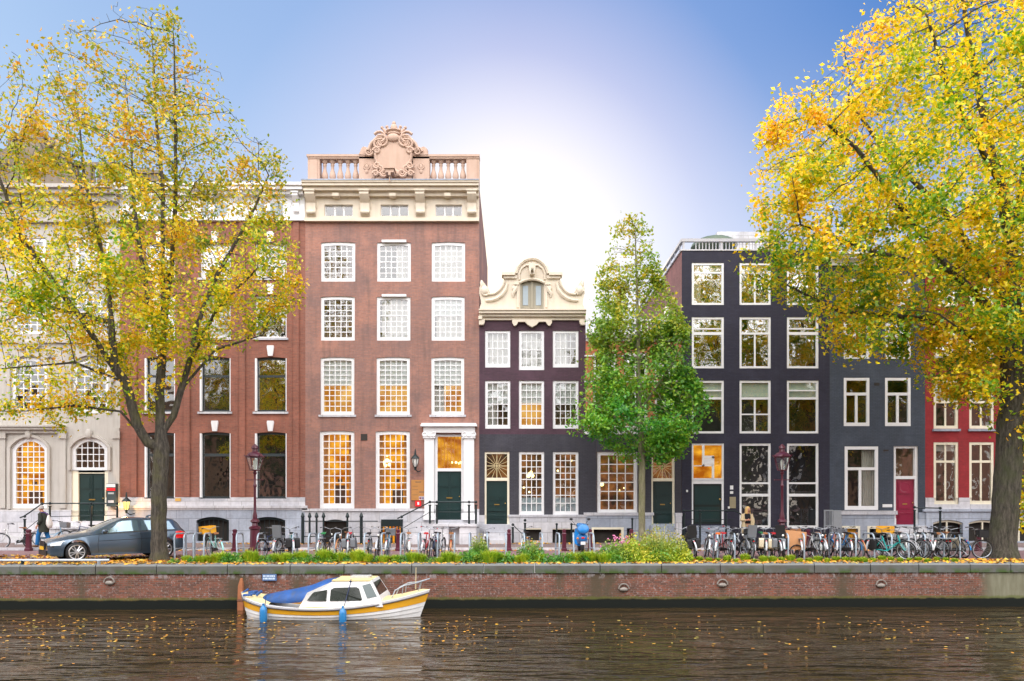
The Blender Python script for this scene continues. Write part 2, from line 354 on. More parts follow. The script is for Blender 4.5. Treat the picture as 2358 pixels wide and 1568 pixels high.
        o = mb.build('window', fm, s.root, smooth=False)
        if label: o['label'] = label
        g = MB(); nc = max(1, cols)                        # one slightly tilted sheet per pane so reflections break up
        rr = [(C_, zr, rows[1] if len(rows) > 1 and rows[1] else 0), (zr, D_, rows[0])]
        for lo, hi, n in rr:
            for j in range(n):
                for i in range(nc):
                    xa, xb = A+(B-A)*i/nc, A+(B-A)*(i+1)/nc; za, zb = lo+(hi-lo)*j/n, lo+(hi-lo)*(j+1)/n
                    t1, t2 = random.uniform(-.004, .004), random.uniform(-.003, .003)
                    g.quad((xa, ys+.012-t1-t2, za), (xb, ys+.012+t1-t2, za), (xb, ys+.012+t1+t2, zb), (xa, ys+.012-t1+t2, zb))
        g.build('pane', gl or (glassL if room in ('lit', 'soft') else glass), o, smooth=False)
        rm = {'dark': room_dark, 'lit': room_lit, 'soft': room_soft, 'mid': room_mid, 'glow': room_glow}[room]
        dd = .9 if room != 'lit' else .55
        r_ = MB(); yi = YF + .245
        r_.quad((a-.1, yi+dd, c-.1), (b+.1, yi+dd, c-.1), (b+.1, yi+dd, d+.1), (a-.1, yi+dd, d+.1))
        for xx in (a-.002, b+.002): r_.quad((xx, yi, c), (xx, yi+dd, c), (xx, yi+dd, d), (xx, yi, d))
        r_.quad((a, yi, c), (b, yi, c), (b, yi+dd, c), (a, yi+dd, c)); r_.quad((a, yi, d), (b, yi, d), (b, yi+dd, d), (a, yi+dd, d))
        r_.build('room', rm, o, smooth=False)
        yb = y1 + .035
        if room == 'lit' and dy1 - dy0 > 100:
            k = MB(); w_ = B - A; h_ = D_ - C_; f0 = random.uniform(.1, .5)
            k.box(A+w_*f0, A+w_*(f0+.38), yi+.25, yi+.45, C_, C_+h_*random.uniform(.16, .3)); k.box(A+w_*(f0+.1), A+w_*(f0+.26), yi+.27, yi+.3, C_+h_*.30, C_+h_*.36)
            k.build('furniture', bm_room, o, smooth=False)
            k = MB()
            for sd2 in (0, 1):
                for i in range(6):
                    u0 = (A-.02 + w_*.14*i/6) if sd2 == 0 else (B+.02 - w_*.14*(i+1)/6); k.quad((u0, yi+.02+.02*(i % 2), C_), (u0+w_*.14/6, yi+.04-.02*(i % 2), C_), (u0+w_*.14/6, yi+.04-.02*(i % 2), D_), (u0, yi+.02+.02*(i % 2), D_))
            k.build('curtain', bm_amber, o, smooth=False)
        if blind:
            k = MB(); n = 10
            for i in range(n):                           # slats as shallow folds
                za = D_ + .02 - (D_-C_)*blind*i/n; zb = D_ + .02 - (D_-C_)*blind*(i+1)/n
                k.quad((A-.02, yb, za), (B+.02, yb, za), (B+.02, yb+.012, zb), (A-.02, yb+.012, zb))
            k.build('blind', blindmat or blindm, o, smooth=False)
        if curtain:
            k = MB(); n = 16; xa, xb = (A-.02, A+(B-A)*curtain) if curtain_side == 0 else (B-(B-A)*curtain, B+.02)
            for i in range(n):
                u0, u1 = xa+(xb-xa)*i/n, xa+(xb-xa)*(i+1)/n; w0, w1 = yb+.07+.025*math.sin(i*1.9), yb+.07+.025*math.sin((i+1)*1.9)
                k.quad((u0, w0, C_-.02), (u1, w1, C_-.02), (u1, w1, D_+.02), (u0, w0, D_+.02))
            k.build('curtain', curt, o, smooth=True)
        if frost_rows:
            MB().quad((A, y1+.01, C_), (B, y1+.01, C_), (B, y1+.01, C_+(D_-C_)*frost_rows), (A, y1+.01, C_+(D_-C_)*frost_rows)).build('frosted_film', frost, o, smooth=False)
        if sill:
            MB().box(a-.08, b+.08, YF-silld, y0-.002, c-.10, c-.004).build('sill', sill, o, smooth=False)
        if lamp:
            k = MB()
            for (u, v, rr_) in lamp: k.ball((A+(B-A)*u, yi+.3, C_+(D_-C_)*v), rr_, n=8, m=6)
            k.build('lamp', lampglow, o)
        return o
    def door(s, dx0, dx1, dy0, dy1, fx0, fx1, fy0, dm=None, fm=None, style='panel', leaves=1, transom=None):
        """ door leaf dx,dy inside a frame fx0..fx1 whose top is fy0 (transom above the leaf) """
        dm = dm or green; fm = fm or white; a, b, c, d = s.open(fx0, fx1, fy0, dy1)
        A, B, D_ = X(dx0), X(dx1), Z(dy0); y0 = YF + .05
        mb = MB(); mb.box(a, A, y0, y0+.14, c, d); mb.box(B, b, y0, y0+.14, c, d)
        zt = d - .10; mb.box(A, B, y0+.003, y0+.13, zt, d); mb.box(A, B, y0+.003, y0+.16, D_, D_+.14)
        mb.box(a-.03, A+.005, y0-.03, y0-.002, c, c+.28); mb.box(B-.005, b+.03, y0-.03, y0-.002, c, c+.28)
        fr = mb.build('door_frame', fm, s.root, smooth=False)
        lf = MB(); lf.box(A, B, y0+.08, y0+.13, c, D_); yl = y0+.08; w = B - A; h = D_ - c
        dr = lf.build('door', dm, s.root, smooth=False)
        pn = MB()
        if style == 'panel':
            n = max(1, leaves)
            for i in range(n):
                u0, u1 = A + w*(i+.12 if n == 2 else i+.14)/n, A + w*(i+.88 if n == 2 else i+.86)/n
                for v0, v1 in ((.06, .30), (.36, .62), (.67, .93)) if leaves == 2 else ((.06, .26), (.33, .60), (.66, .94)):
                    za, zb = c+h*v0, c+h*v1
                    for q0, q1, q2, q3, yy in ((u0, u1, za, zb, .018),): pn.box(q0, q1, yl-yy, yl-.001, q2, q3)
                    pn.box(u0+.05, u1-.05, yl-.034, yl-.019, za+.05, zb-.05)
            if n == 2: pn.box(A+w/2-.02, A+w/2+.02, yl-.03, yl-.0015, c, D_)
        else:                                             # diamond boss over a fan
            u0, u1 = A+w*.14, A+w*.86; zc = c+h*.66; hh = h*.22
            pn.prism([(A+w*.5, zc+hh), (u1, zc), (A+w*.5, zc-hh), (u0, zc)], yl-.04, yl-.001)
            pn.prism([(A+w*.5, zc+hh*.6), (A+w*.66, zc), (A+w*.5, zc-hh*.6), (A+w*.34, zc)], yl-.08, yl-.041)
            for sx_ in (0, 1):
                for sz in (-1, 1):
                    xx = u1 if sx_ else u0
                    pn.prism([(xx, zc+sz*hh*1.05), (xx + (-.12 if sx_ else .12), zc+sz*hh*1.05), (xx, zc+sz*hh*.45)], yl-.03, yl-.001)
            pn.box(A+.04, B-.04, yl-.05, yl-.001, c+h*.30, c+h*.36); pn.box(A+.05, B-.05, yl-.03, yl-.0012, c+h*.03, c+h*.08)
            pn.prism([(A+w*.2, c+h*.12), (A+w*.8, c+h*.12), (A+w*.65, c+h*.24), (A+w*.5, c+h*.27), (A+w*.35, c+h*.24)], yl-.03, yl-.001)
        pn.build('door_panel', dm, dr, smooth=False)
        hd = MB(); hd.ball((B-.09, yl-.06, c+h*.48), .028); hd.build('handle', brass, dr); MB().box(A+w*.38, A+w*.62, yl-.045, yl-.036, c+h*.44, c+h*.465).build('letter_slot', brass, dr, smooth=False)
        if transom:
            tr = MB(); TA, TB, TC, TD = A, B, D_+.14, zt
            if transom == 'star':
                cx, cz = (TA+TB)/2, (TC+TD)/2
                tr.box(TA, TB, y0+.07, y0+.10, cz-.02, cz+.02); tr.box(cx-.02, cx+.02, y0+.072, y0+.098, TC, TD)
                for k in range(16):
                    an = math.pi*k/8; ux, uz = math.cos(an), math.sin(an); r2 = min(abs((TB-TA)/2/ux) if abs(ux) > .01 else 9, abs((TD-TC)/2/uz) if abs(uz) > .01 else 9)
                    tr.tube([(cx+.1*ux, y0+.088, cz+.1*uz), (cx+r2*ux, y0+.088, cz+r2*uz)], .013, 4)
                tr.torus((cx, y0+.088, cz), .12, .014, 14, 4)
                tr.build('transom_bars', mat('straw_paint', (.55, .45, .25), .5), fr, smooth=False)
            elif transom == 'plain': tr.box(TA, TA+.03, y0+.06, y0+.1, TC, TD); tr.box(TB-.03, TB, y0+.06, y0+.1, TC, TD); tr.build('transom_bars', fm, fr, smooth=False)
            elif transom == 'lattice':
                for i in range(1, 7): u = TA+(TB-TA)*i/7; tr.box(u-.012, u+.012, y0+.07, y0+.095, TC, TD)
                tr.build('transom_bars', mat('lattice_paint', (.45, .16, .03), .5), fr, smooth=False)
            MB().quad((TA, y0+.115, TC), (TB, y0+.115, TC), (TB, y0+.115, TD), (TA, y0+.115, TD)).build('pane', glass, fr, smooth=False)
        return fr, dr, (A, B, D_+.14, zt, c)
    def room_behind(s, parent, A, B, C_, D_, m, lamp=None):
        r_ = MB(); y = YF+.75
        r_.quad((A-.1, y, C_-.1), (B+.1, y, C_-.1), (B+.1, y, D_+.1), (A-.1, y, D_+.1))
        r_.quad((A-.05, YF+.25, C_-.05), (A-.05, y, C_-.05), (A-.05, y, D_), (A-.05, YF+.25, D_)); r_.quad((B+.05, YF+.25, C_-.05), (B+.05, y, C_-.05), (B+.05, y, D_), (B+.05, YF+.25, D_))
        r_.quad((A, YF+.25, D_+.05), (B, YF+.25, D_+.05), (B, y, D_+.05), (A, y, D_+.05)); r_.quad((A, YF+.25, C_-.04), (B, YF+.25, C_-.04), (B, y, C_-.04), (A, y, C_-.04))
        r_.build('room', m, parent, smooth=False)
        if lamp:
            k = MB()
            for u, v, rr_ in lamp: k.ball((A+(B-A)*u, YF+.5, C_+(D_-C_)*v), rr_, n=8, m=6)
            k.build('lamp', lampglow, parent)
    def part(s, name, mb, mt, smooth=True, ang=35, label=None, parent=None):
        gs = split_mb(mb)
        if 1 < len(gs) <= 14:
            for g in gs: o = s.part1(name, g, mt, smooth, ang, label, parent)
            return o
        return s.part1(name, mb, mt, smooth, ang, label, parent)
    def part1(s, name, mb, mt, smooth=True, ang=35, label=None, parent=None):
        o = mb.build(name, mt, parent or s.root, ang=ang, smooth=smooth); tag(o, label); return o
def split_mb(mb, tol=.03):                               # one mesh builder per piece: islands whose boxes touch stay together
    n = len(mb.v); p = list(range(n))
    def find(i):
        while p[i] != i: p[i] = p[p[i]]; i = p[i]
        return i
    for f in mb.f:
        r0 = find(f[0])
        for j in f[1:]: p[find(j)] = r0
    bb = {}
    for i, v in enumerate(mb.v):
        r = find(i); b = bb.get(r)
        if b is None: bb[r] = [list(v), list(v)]
        else:
            for k in range(3): b[0][k] = min(b[0][k], v[k]); b[1][k] = max(b[1][k], v[k])
    ks = list(bb)
    if len(ks) > 400: return [mb]
    for a in range(len(ks)):
        for b in range(a+1, len(ks)):
            A, B = bb[ks[a]], bb[ks[b]]
            if all(A[0][k]-tol <= B[1][k] and B[0][k]-tol <= A[1][k] for k in range(3)): p[find(ks[a])] = find(ks[b])
    out = {}
    for f in mb.f: out.setdefault(find(f[0]), []).append(f)
    if len(out) == 1: return [mb]
    res = []
    for fs in out.values():
        m2 = MB(); mp = {}
        for f in fs:
            for i in f:
                if i not in mp: mp[i] = len(m2.v); m2.v.append(mb.v[i])
            m2.f.append(tuple(mp[i] for i in f))
        res.append(m2)
    return res
def scroll(mb, cx, cz, r, y, w, turns=1.6, d=1, a0=0, th=.05):
    pts = []
    for i in range(18):
        t = i / 17; a = R(a0) + d * turns * 2 * math.pi * t; rr = r * (1 - .85 * t)
        pts.append((cx + rr*math.cos(a), y, cz + rr*math.sin(a)))
    mb.tube(pts, [th * (1 - .4*i/17) for i in range(18)], 6)
def baluster(mb, x, y, z0, z1, r=.11):
    h = z1 - z0; prof = [(.9, 0), (.9, .06), (.45, .09), (.42, .14), (.75, .22), (1.0, .33), (.85, .45), (.48, .62), (.42, .74), (.60, .80), (.45, .85), (.8, .92), (.9, .94), (.9, 1)]
    mb.lathe(x, y, [(r*a, z0+h*b) for a, b in prof], 10); return mb
# ---------------------------------------------------------------- house A: pale sandstone mansion
def house_a():
    h = House('pale sandstone mansion with arched windows and a scrolled gable, at the far left', -330, 276.6)
    for c in (-240, -70, 68):
        h.win(c-41, c+41, 1008, 1170, 5, (6, 5), 8, rise=26, room='lit', mun=2.6, split=.5, bottom=10)
        h.win(c-41, c+41, 822, 947, 4, (3, 4), 8, rise=22, mun=3, split=.56, bottom=7, gl=glass)
        h.win(c-37, c+37, 668, 768, 4, (3, 3), 7, mun=3, gl=glass, bottom=7)
        h.win(c-37, c+37, 548, 632, 4, (2, 3), 8, mun=3, curtain=.9)
    h.win(168, 250, 825, 950, 4, (3, 4), 8, rise=22, mun=3, split=.56, bottom=7)
    h.win(172, 252, 668, 768, 4, (3, 3), 7, mun=3, bottom=7)
    h.win(172, 252, 548, 632, 4, (2, 3), 8, mun=3, curtain=.8)
    h.win(165, 247, 1008, 1083, 5, (4, 0), 8, rise=24, room='mid', mun=2.4, bottom=7)
    fr, dr, _ = h.door(179, 240, 1090, 1200, 165, 249, 1083, style='panel', leaves=2, fm=cream)
    h.wall('wall', sand, 440, 1175)
    h.wall('plinth', palestone, 1175, 1262, -.07)
    # stone surrounds
    mb = MB()
    for c in (-240, -70, 68, 208):
        for (y0, y1, rise) in ((1000, 1172, 30), (812, 952, 28)):
            if c == 208: c2 = 207 if y0 == 1000 else 209
            else: c2 = c
            if c == 208 and y0 == 1000: y1 = 1083
            a, b = X(c2-49), X(c2+49); zt = Z(y0)
            outer = arc_top(a, b, zt, rise/50); inner = arc_top(a+.13, b-.13, zt-.13, (rise-6)/50)
            n = len(outer)
            for i in range(n-1):
                mb.prism([outer[i], outer[i+1], inner[i+1], inner[i]], YF-.09, YF-.002)
            mb.box(a, a+.13, YF-.09, YF-.003, Z(y1), zt-rise/50); mb.box(b-.13, b, YF-.09, YF-.003, Z(y1), zt-rise/50)
            mb.ball(((a+b)/2, YF-.1, zt+.02), .16, .08, .24, 8, 6)
            if y0 == 812:                                 # rococo crest over the first-floor windows
                for sgn in (-1, 1):
                    scroll(mb, (a+b)/2 + sgn*.35, zt+.30, .17, YF-.07, 0, d=sgn, a0=0, th=.045)
                    scroll(mb, (a+b)/2 + sgn*.85, zt-.12, .15, YF-.07, 0, d=-sgn, a0=90, th=.045)
                mb.ball(((a+b)/2, YF-.08, zt+.42), .26, .09, .17, 10, 6)
                mb.ball((a-.05, YF-.05, zt-1.2), .09, .06, .2, 8, 6); mb.ball((b+.05, YF-.05, zt-1.2), .09, .06, .2, 8, 6)
    for px in (-330, -155, 0, 139, 262):                  # shallow pilasters with capitals
        mb.box(X(px), X(px)+.28, YF-.07, YF-.0025, Z(1170), Z(985)); mb.box(X(px)-.05, X(px)+.33, YF-.13, YF-.0712, Z(1010), Z(993))
    h.part('surround', mb, sand)
    h.cornice('string_course', sand, [(980, 984, .34), (984, 990, .26), (990, 998, .12)], -330, 145)
    h.cornice('string_course', sand, [(784, 790, .10)], -330, 276)
    h.cornice('cornice', sand, [(438, 446, .75), (446, 456, .60), (456, 470, .38), (470, 508, .10), (508, 514, .2)], ends=False)
    mb = MB()                                             # crest gable against the sky
    cx = X(74); pts = [(-2.1, 434), (-2.1, 392), (-1.75, 380), (-1.5, 352), (-1.15, 340), (-.95, 318), (-.55, 306), (-.40, 290), (-.22, 278), (0, 272)]
    pl = [(cx+a, Z(b)) for a, b in pts] + [(cx-a, Z(b)) for a, b in pts[::-1][1:]]
    mb.prism(pl, YF-.05, YF+.45)
    for sgn in (-1, 1):
        scroll(mb, cx+sgn*1.45, Z(372), .36, YF-.12, 0, d=sgn, th=.09); scroll(mb, cx+sgn*.75, Z(328), .30, YF-.12, 0, d=-sgn, th=.08)
    mb.ball((cx, YF-.05, Z(355)), .6, .2, .75, 12, 8); mb.torus((cx, YF-.1, Z(355)), .72, .09, 20, 6); mb.ball((cx, YF+.2, Z(268)), .2, .2, .26)
    h.part('gable_crest', mb, darkstone)
    mb = MB()
    for px in (-330, -120, 150, 192, 236, 262): mb.box(X(px), X(px)+.34, YF-.02, YF+.32, Z(437), Z(382))
    mb.box(X(-330), X(-30), YF-.05, YF+.35, Z(384), Z(376)); mb.box(X(150), X(276), YF-.05, YF+.35, Z(382), Z(374))
    mb.box(X(-330), X(276), YF-.03, YF+.33, Z(437.5), Z(431))
    h.part('parapet', mb, darkstone, False)
    for px in range(164, 262, 12): h.part('baluster', baluster(MB(), X(px), YF+.15, Z(431), Z(382), .10), darkstone)
    mb = MB(); mb.box(X(244), X(306)-1.24*0, YF+2.5, YF+4.0, Z(445), Z(336)); mb.box(X(240), X(310), YF+2.4, YF+4.1, Z(345), Z(338))
    h.part('chimney', mb, darkstone, False)
    mb = MB(); a, b_ = h.x0+.3, h.x1-.4                   # hipped slate roof
    mb.add([(a, YF+.6, Z(440)), (b_, YF+.6, Z(440)), (b_, YF+12, Z(440)), (a, YF+12, Z(440)), (a+3, YF+5.5, Z(330)), (b_-3.2, YF+5.5, Z(330))], [(0, 1, 5, 4), (1, 2, 5), (2, 3, 4, 5), (3, 0, 4), (3, 2, 1, 0)])
    h.part('roof', mb, slate, False)
    h.shell(440, sand, flat=False)
    mb = MB(); zt = Z(1213, 33.2); mb.box(X(100, 33.1), X(272), 33.0, YF-.075, h.base, zt-.09); mb.box(X(97, 33.1), X(274), 32.94, YF-.078, zt-.085, zt)
    for i in range(5): mb.box(X(100, 33.1)-.3*(i+1), X(100, 33.1)-.3*i-.002, 33.0, YF-.075, h.base, zt-.09-.15*(i+.6))
    h.part('stoop', mb, palestone, False)
    return h
house_a()

# ---------------------------------------------------------------- house B: russet brick with dark sashes
def house_b():
    h = House('russet brick mansion with white keystones and a grey stone base, behind the bare-trunked elm', 276.6, 703)
    dk = mat('dark_sash_paint', (.030, .040, .045), .4, var=.1)
    cols = [(333, 403), (460, 531), (587, 660)]
    for i, (a, b) in enumerate(cols):
        h.win(a, b, 995, 1148, 1, (1, 1), 5, dk, rise=3, mun=5, split=.67, gl=glass, sill=None, inset=.12)
        h.win(a, b, 822, 948, 1, (1, 1), 5, dk, rise=3, mun=4, split=.67, gl=glassF if i == 2 else glass, sill=palestone, inset=.12)
        h.win(a, b, 680, 778, 1, (1, 1), 4, white, mun=3, split=.6, sill=palestone, inset=.12, curtain=.95 if i == 1 else 0, gl=glassF if i != 1 else glass)
        h.win(a, b, 560, 640, 1, (1, 1), 4, white, mun=4, split=.5, sill=palestone, inset=.12, gl=glassF)
        h.open(a-6 if i else a, b-2, 1190, 1246, 8)
    h.wall('wall', brickB, 506, 1145)
    h.wall('stone_base', palestone, 1145, 1172, -.05)
    h.wall('plinth', bluestone, 1172, 1262, -.09)
    for px in (303, 425, 552, 676): h.part('pilaster', MB().box(X(px), X(px+13), YF-.07, YF-.002, Z(1144), Z(508)), brickB, False)
    h.cornice('string_course', palestone, [(1164, 1170, .17), (1170, 1174, .12)])
    for a, b in cols:
        c = (a+b)/2
        for y in (820, 993, 678, 558): h.part('keystone', MB().prism([(X(c-5), Z(y)), (X(c+5), Z(y)), (X(c+8), Z(y-20)), (X(c+7), Z(y-24)), (X(c-7), Z(y-24)), (X(c-8), Z(y-20))], YF-.09, YF-.003), white, False)
    mb = MB()                                             # white side linings of the deep window openings
    for a, b in cols:
        for y0, y1 in ((998, 1146), (825, 946)): mb.box(X(a)+.003, X(a)+.09, YF-.01, YF+.115, Z(y1), Z(y0)); mb.box(X(b)-.04, X(b)-.003, YF-.005, YF+.115, Z(y1), Z(y0))
    h.part('window_lining', mb, white, False)
    h.cornice('cornice', white, [(432, 438, .62), (438, 446, .52), (446, 453, .34), (453, 503, .08), (503, 510, .16)], ends=False)
    for px in (300, 360, 430, 490, 556, 618, 684): h.part('console', console(MB(), X(px), Z(452), .26, .85, .40), white)
    for a, b in cols: h.part('frieze_window', MB().box(X(a+8), X(b-8), YF-.12, YF-.082, Z(497), Z(470)), frost, False)
    h.shell(440, brickB)
    mb = MB()
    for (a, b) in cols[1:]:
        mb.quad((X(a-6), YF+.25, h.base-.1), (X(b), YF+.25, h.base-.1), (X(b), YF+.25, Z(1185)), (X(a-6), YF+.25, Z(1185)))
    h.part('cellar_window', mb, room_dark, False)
    mb = MB()
    for (a, b) in cols[1:]:
        p = arc_top(X(a-6), X(b-2), Z(1193), .16); 
        mb.tube([(x, YF+.02, z-.02) for x, z in p], .05, 5)
        for k in range(7): u = X(a-6)+(X(b-2)-X(a-6))*(k+.5)/7; mb.box(u-.015, u+.015, YF+.03, YF+.06, h.base, Z(1193))
    h.part('cellar_grille', mb, iron, False)
    return h
def console(mb, x, z, w, hh, p):
    pts = [(0, 0), (-p, 0), (-p*1.02, -.12*hh), (-p*.72, -.30*hh), (-p*.40, -.42*hh), (-p*.34, -.70*hh), (-p*.44, -.88*hh), (-p*.2, -hh), (0, -hh)]
    vs = [(x-w/2, YF+a, z+b) for a, b in pts] + [(x+w/2, YF+a, z+b) for a, b in pts]; n = len(pts)
    mb.add(vs, [tuple(range(n-1, -1, -1)), tuple(range(n, 2*n))] + [(i, (i+1) % n, (i+1) % n + n, i+n) for i in range(n)])
    mb.box(x-w/2-.04, x+w/2+.04, YF-p*1.12, YF-.002, z+.002, z+.09)
    mb.ball((x, YF-p*.45, z-hh*.86), w*.5, .09, .10, 8, 6); mb.ball((x-w*.6, YF-.04, z-hh*.5), .06, .05, .2, 6, 5); mb.ball((x+w*.6, YF-.04, z-hh*.5), .06, .05, .2, 6, 5); return mb
house_b()

# ---------------------------------------------------------------- house C: tall rose-brown brick mansion with crowned parapet
def house_c():
    h = House('tall rose-brown brick mansion topped by a balustrade and a crowned stone cartouche', 703, 1103.5)
    cols = [(739, 818), (868, 946), (994, 1071)]
    for i, (a, b) in enumerate(cols):
        h.win(a, b, 557, 648, 5, (3, 3), 7, rise=2, room='mid' if i == 0 else 'dark', mun=2.6, bottom=8, curtain=0 if i == 0 else (.42 if i == 1 else 1.0), curtain_side=1)
        h.win(a-.5, b-1, 682, 784, 5, (3, 4), 7, rise=2, room='mid' if i == 0 else 'dark', mun=2.6, bottom=8, curtain=(0, .95, .95)[i], curtain_side=1, blind=.42 if i == 2 else 0)
        h.win(a-1, b-2, 822, 955, 5, (5, 5), 7, rise=2, room='soft', mun=2.4, bottom=8, blind=.50, split=.52, sill=palestone, silld=.05, curtain=.35 if i == 2 else 0)
    h.win(736, 816, 992, 1171, 5, (5, 5), 8, rise=2, room='lit', mun=2.6, bottom=12)
    h.win(865, 944, 992, 1171, 5, (5, 5), 8, rise=2, room='lit', mun=2.6, bottom=12, lamp=[(.10, .60, .09), (.22, .63, .10), (.16, .56, .08), (.30, .57, .08), (.22, .70, .05), (.34, .62, .06)])
    for a, b in ((748, 813), (877, 941), (1003, 1064)):
        h.win(a, b, 472, 498, 3, (1, 0), 2, mun=5, bottom=2, gl=glass, room='mid')
    fr, dr, T = h.door(1007, 1062, 1085, 1197, 1000, 1068, 1000, dm=green, leaves=2, transom='lattice')
    h.room_behind(fr, T[0], T[1], T[2], T[3], room_lit, [(.58, .2, .05), (.75, .2, .06), (.86, .17, .05), (.95, .2, .06)])
    h.open(745, 800, 1196, 1262, 6); h.open(880, 927, 1196, 1250, 4)
    h.wall('wall', brickC, 511, 1172)
    h.wall('plinth', palestone, 1172, 1262, -.06)
    h.wall('frieze', stucco, 440, 511, -.05)
    h.cornice('string_course', palestone, [(1171, 1177, .12)], 703, 990)
    h.cornice('cornice', stucco, [(429, 432.5, .66), (432.5, 439, .60), (439, 447, .46), (447, 456, .26)], ends=False)
    MB().box(X(702.5), X(1104), YF-.69, YF+.2, Z(428.9), Z(426.5)).build('lead_flashing', bluestone, h.root, smooth=False)
    h.cornice('frieze_moulding', stucco, [(504, 508, .13), (508, 512, .18)], ends=False)
    for px in (718, 842, 969, 1087): h.part('console', console(MB(), X(px), Z(449), .42, 1.0, .46), stucco)
    for px in (777, 906.6, 1032): h.part('cornice_block', MB().box(X(px)-.15, X(px)+.15, YF-.40, YF-.051, Z(459), Z(452)), stucco, False)
    mb = MB()
    for a, b in ((709, 736), (1074, 1104)):
        mb.box(X(a), X(b), YF-.02, YF+.40, Z(426), Z(362)); mb.box(X(a)+.09, X(b)-.09, YF-.045, YF-.021, Z(420), Z(368))
    for a, b in ((827, 863), (951, 989)):
        mb.box(X(a), X(b), YF-.05, YF+.40, Z(426), Z(362))
        mb.torus((X((a+b)/2), YF-.06, Z(385)), .13, .035, 14, 5); mb.ball((X((a+b)/2), YF-.06, Z(385)), .09, .05, .12, 8, 6); mb.ball((X((a+b)/2), YF-.06, Z(396)), .08, .04, .10, 6, 5)
        mb.torus((X((a+b)/2), YF-.06, Z(405)), .26, .028, 12, 5, a0=200, a1=340)
    mb.box(X(736), X(827), YF+.02, YF+.36, Z(426), Z(421)); mb.box(X(989), X(1074), YF+.02, YF+.36, Z(426), Z(421))
    h.part('parapet', mb, sandc, True)
    mb = MB(); mb.box(X(707), X(865), YF-.09, YF+.44, Z(362), Z(357)); mb.box(X(949), X(1104.5), YF-.09, YF+.44, Z(362), Z(357))
    mb.box(X(709), X(863), YF-.05, YF+.42, Z(366), Z(362.1)); mb.box(X(951), X(1104), YF-.05, YF+.42, Z(366), Z(362.1))
    h.part('handrail', mb, sandc, False)
    for i in range(5):
        h.part('baluster', baluster(MB(), X(736)+(X(827)-X(736))*(i+.55)/5.1, YF+.19, Z(421), Z(366.2), .155), sandc); h.part('baluster', baluster(MB(), X(989)+(X(1074)-X(989))*(i+.5)/5, YF+.19, Z(421), Z(366.2), .15), sandc)
    # cartouche
    zx = lambda a: 798.3 + .1684*a; zy = lambda b: 264 + .1684*b
    half = [(400, 985), (400, 575), (170, 560), (205, 500), (215, 465), (240, 450), (268, 470), (290, 525), (320, 500), (345, 470), (362, 390), (390, 345), (430, 322), (500, 312), (560, 300)]
    pl = [(X(zx(a)), Z(zy(b))) for a, b in half]; cx = X(907); pl = pl + [(2*cx-x, z) for x, z in pl[::-1]]
    mb = MB(); mb.prism(pl, YF-.12, YF+.38)
    h.part('cartouche', mb, sandc, True)
    mb = MB()
    n = 26; mb.add([(cx, YF-.22, Z(362))] + [(cx + .78*math.cos(2*math.pi*i/n), YF-.18, Z(362) + .80*math.sin(2*math.pi*i/n)) for i in range(n)], [(0, 1+(i+1) % n, 1+i) for i in range(n)])
    for i in range(n):
        a0, a1 = 2*math.pi*i/n, 2*math.pi*(i+1)/n
        mb.tube([(cx+.82*math.cos(a0), YF-.17, Z(362)+.84*math.sin(a0)), (cx+.82*math.cos(a1), YF-.17, Z(362)+.84*math.sin(a1))], .075, 6)
    for sgn in (-1, 1):
        for (dx, dy, r_, dd, a0) in ((26, 331, .30, 1, 60), (34, 337, .24, -1, 120), (38, 352, .16, 1, 0), (38, 385, .17, -1, 0), (32, 396, .2, 1, 90), (20, 403, .2, -1, 0), (40, 404, .13, 1, 0), (30, 322, .3, 1, 30)):
            scroll(mb, cx+sgn*dx/50, Z(dy), r_, YF-.2, 0, d=sgn*dd, a0=a0 if sgn > 0 else 180-a0, th=.07)
        mb.ball((cx+sgn*68/50, YF+.1, Z(349)), .22, .2, .26); scroll(mb, cx+sgn*56/50, Z(353), .20, YF-.16, 0, d=sgn, th=.06)
        pts = [(cx+sgn*1.15, YF-.14, Z(350)), (cx+sgn*1.02, YF-.16, Z(335)), (cx+sgn*.75, YF-.17, Z(322)), (cx+sgn*.4, YF-.17, Z(318))]
        mb.tube(pts, .085, 6)
    mb.ball((cx, YF-.2, Z(403)), .34, .12, .2); mb.ball((cx, YF-.2, Z(322)), .3, .14, .2)
    mb.box(cx-.72, cx+.72, YF-.3, YF-.125, Z(424), Z(420)); h.part('carving', mb, sandc, ang=60)
    mb = MB()                                             # crown
    zb_ = Z(314); mb.lathe(cx, YF+.1, [(.28, zb_), (.36, zb_+.06), (.34, zb_+.14), (.42, zb_+.2)], 14)
    for k, (dx, dz, lean) in enumerate(((-.52, .34, -.34), (-.30, .38, -.15), (.30, .38, .15), (.52, .34, .34))):
        mb.tube([(cx+dx*.62, YF-.02, zb_+.12), (cx+dx*.8, YF-.05, zb_+.25), (cx+dx, YF-.05, zb_+dz)], [.10, .075, .05], 6); mb.ball((cx+dx*1.03, YF-.05, zb_+dz+.03), .075)
    mb.ball((cx, YF+.02, zb_+.36), .17, .14, .24); mb.ball((cx, YF+.02, zb_+.60), .09, .09, .11); mb.ball((cx-.12, YF, zb_+.24), .12); mb.ball((cx+.12, YF, zb_+.24), .12)
    h.part('crown', mb, sandc, ang=60)
    mb = MB(); xb = X(903)                                # hoisting beam head
    mb.box(xb-.19, xb+.19, YF-.75, YF-.25, Z(413), Z(405)); mb.box(xb-.24, xb+.24, YF-.82, YF-.2, Z(405), Z(403.5)); mb.box(xb-.05, xb+.05, YF-.8, YF-.2, Z(420), Z(413)); mb.cyl((xb, YF-.72, Z(420)), (xb, YF-.72, Z(434)), .02)
    h.part('hoist_beam', mb, sandc, False)
    # door case
    mb = MB()
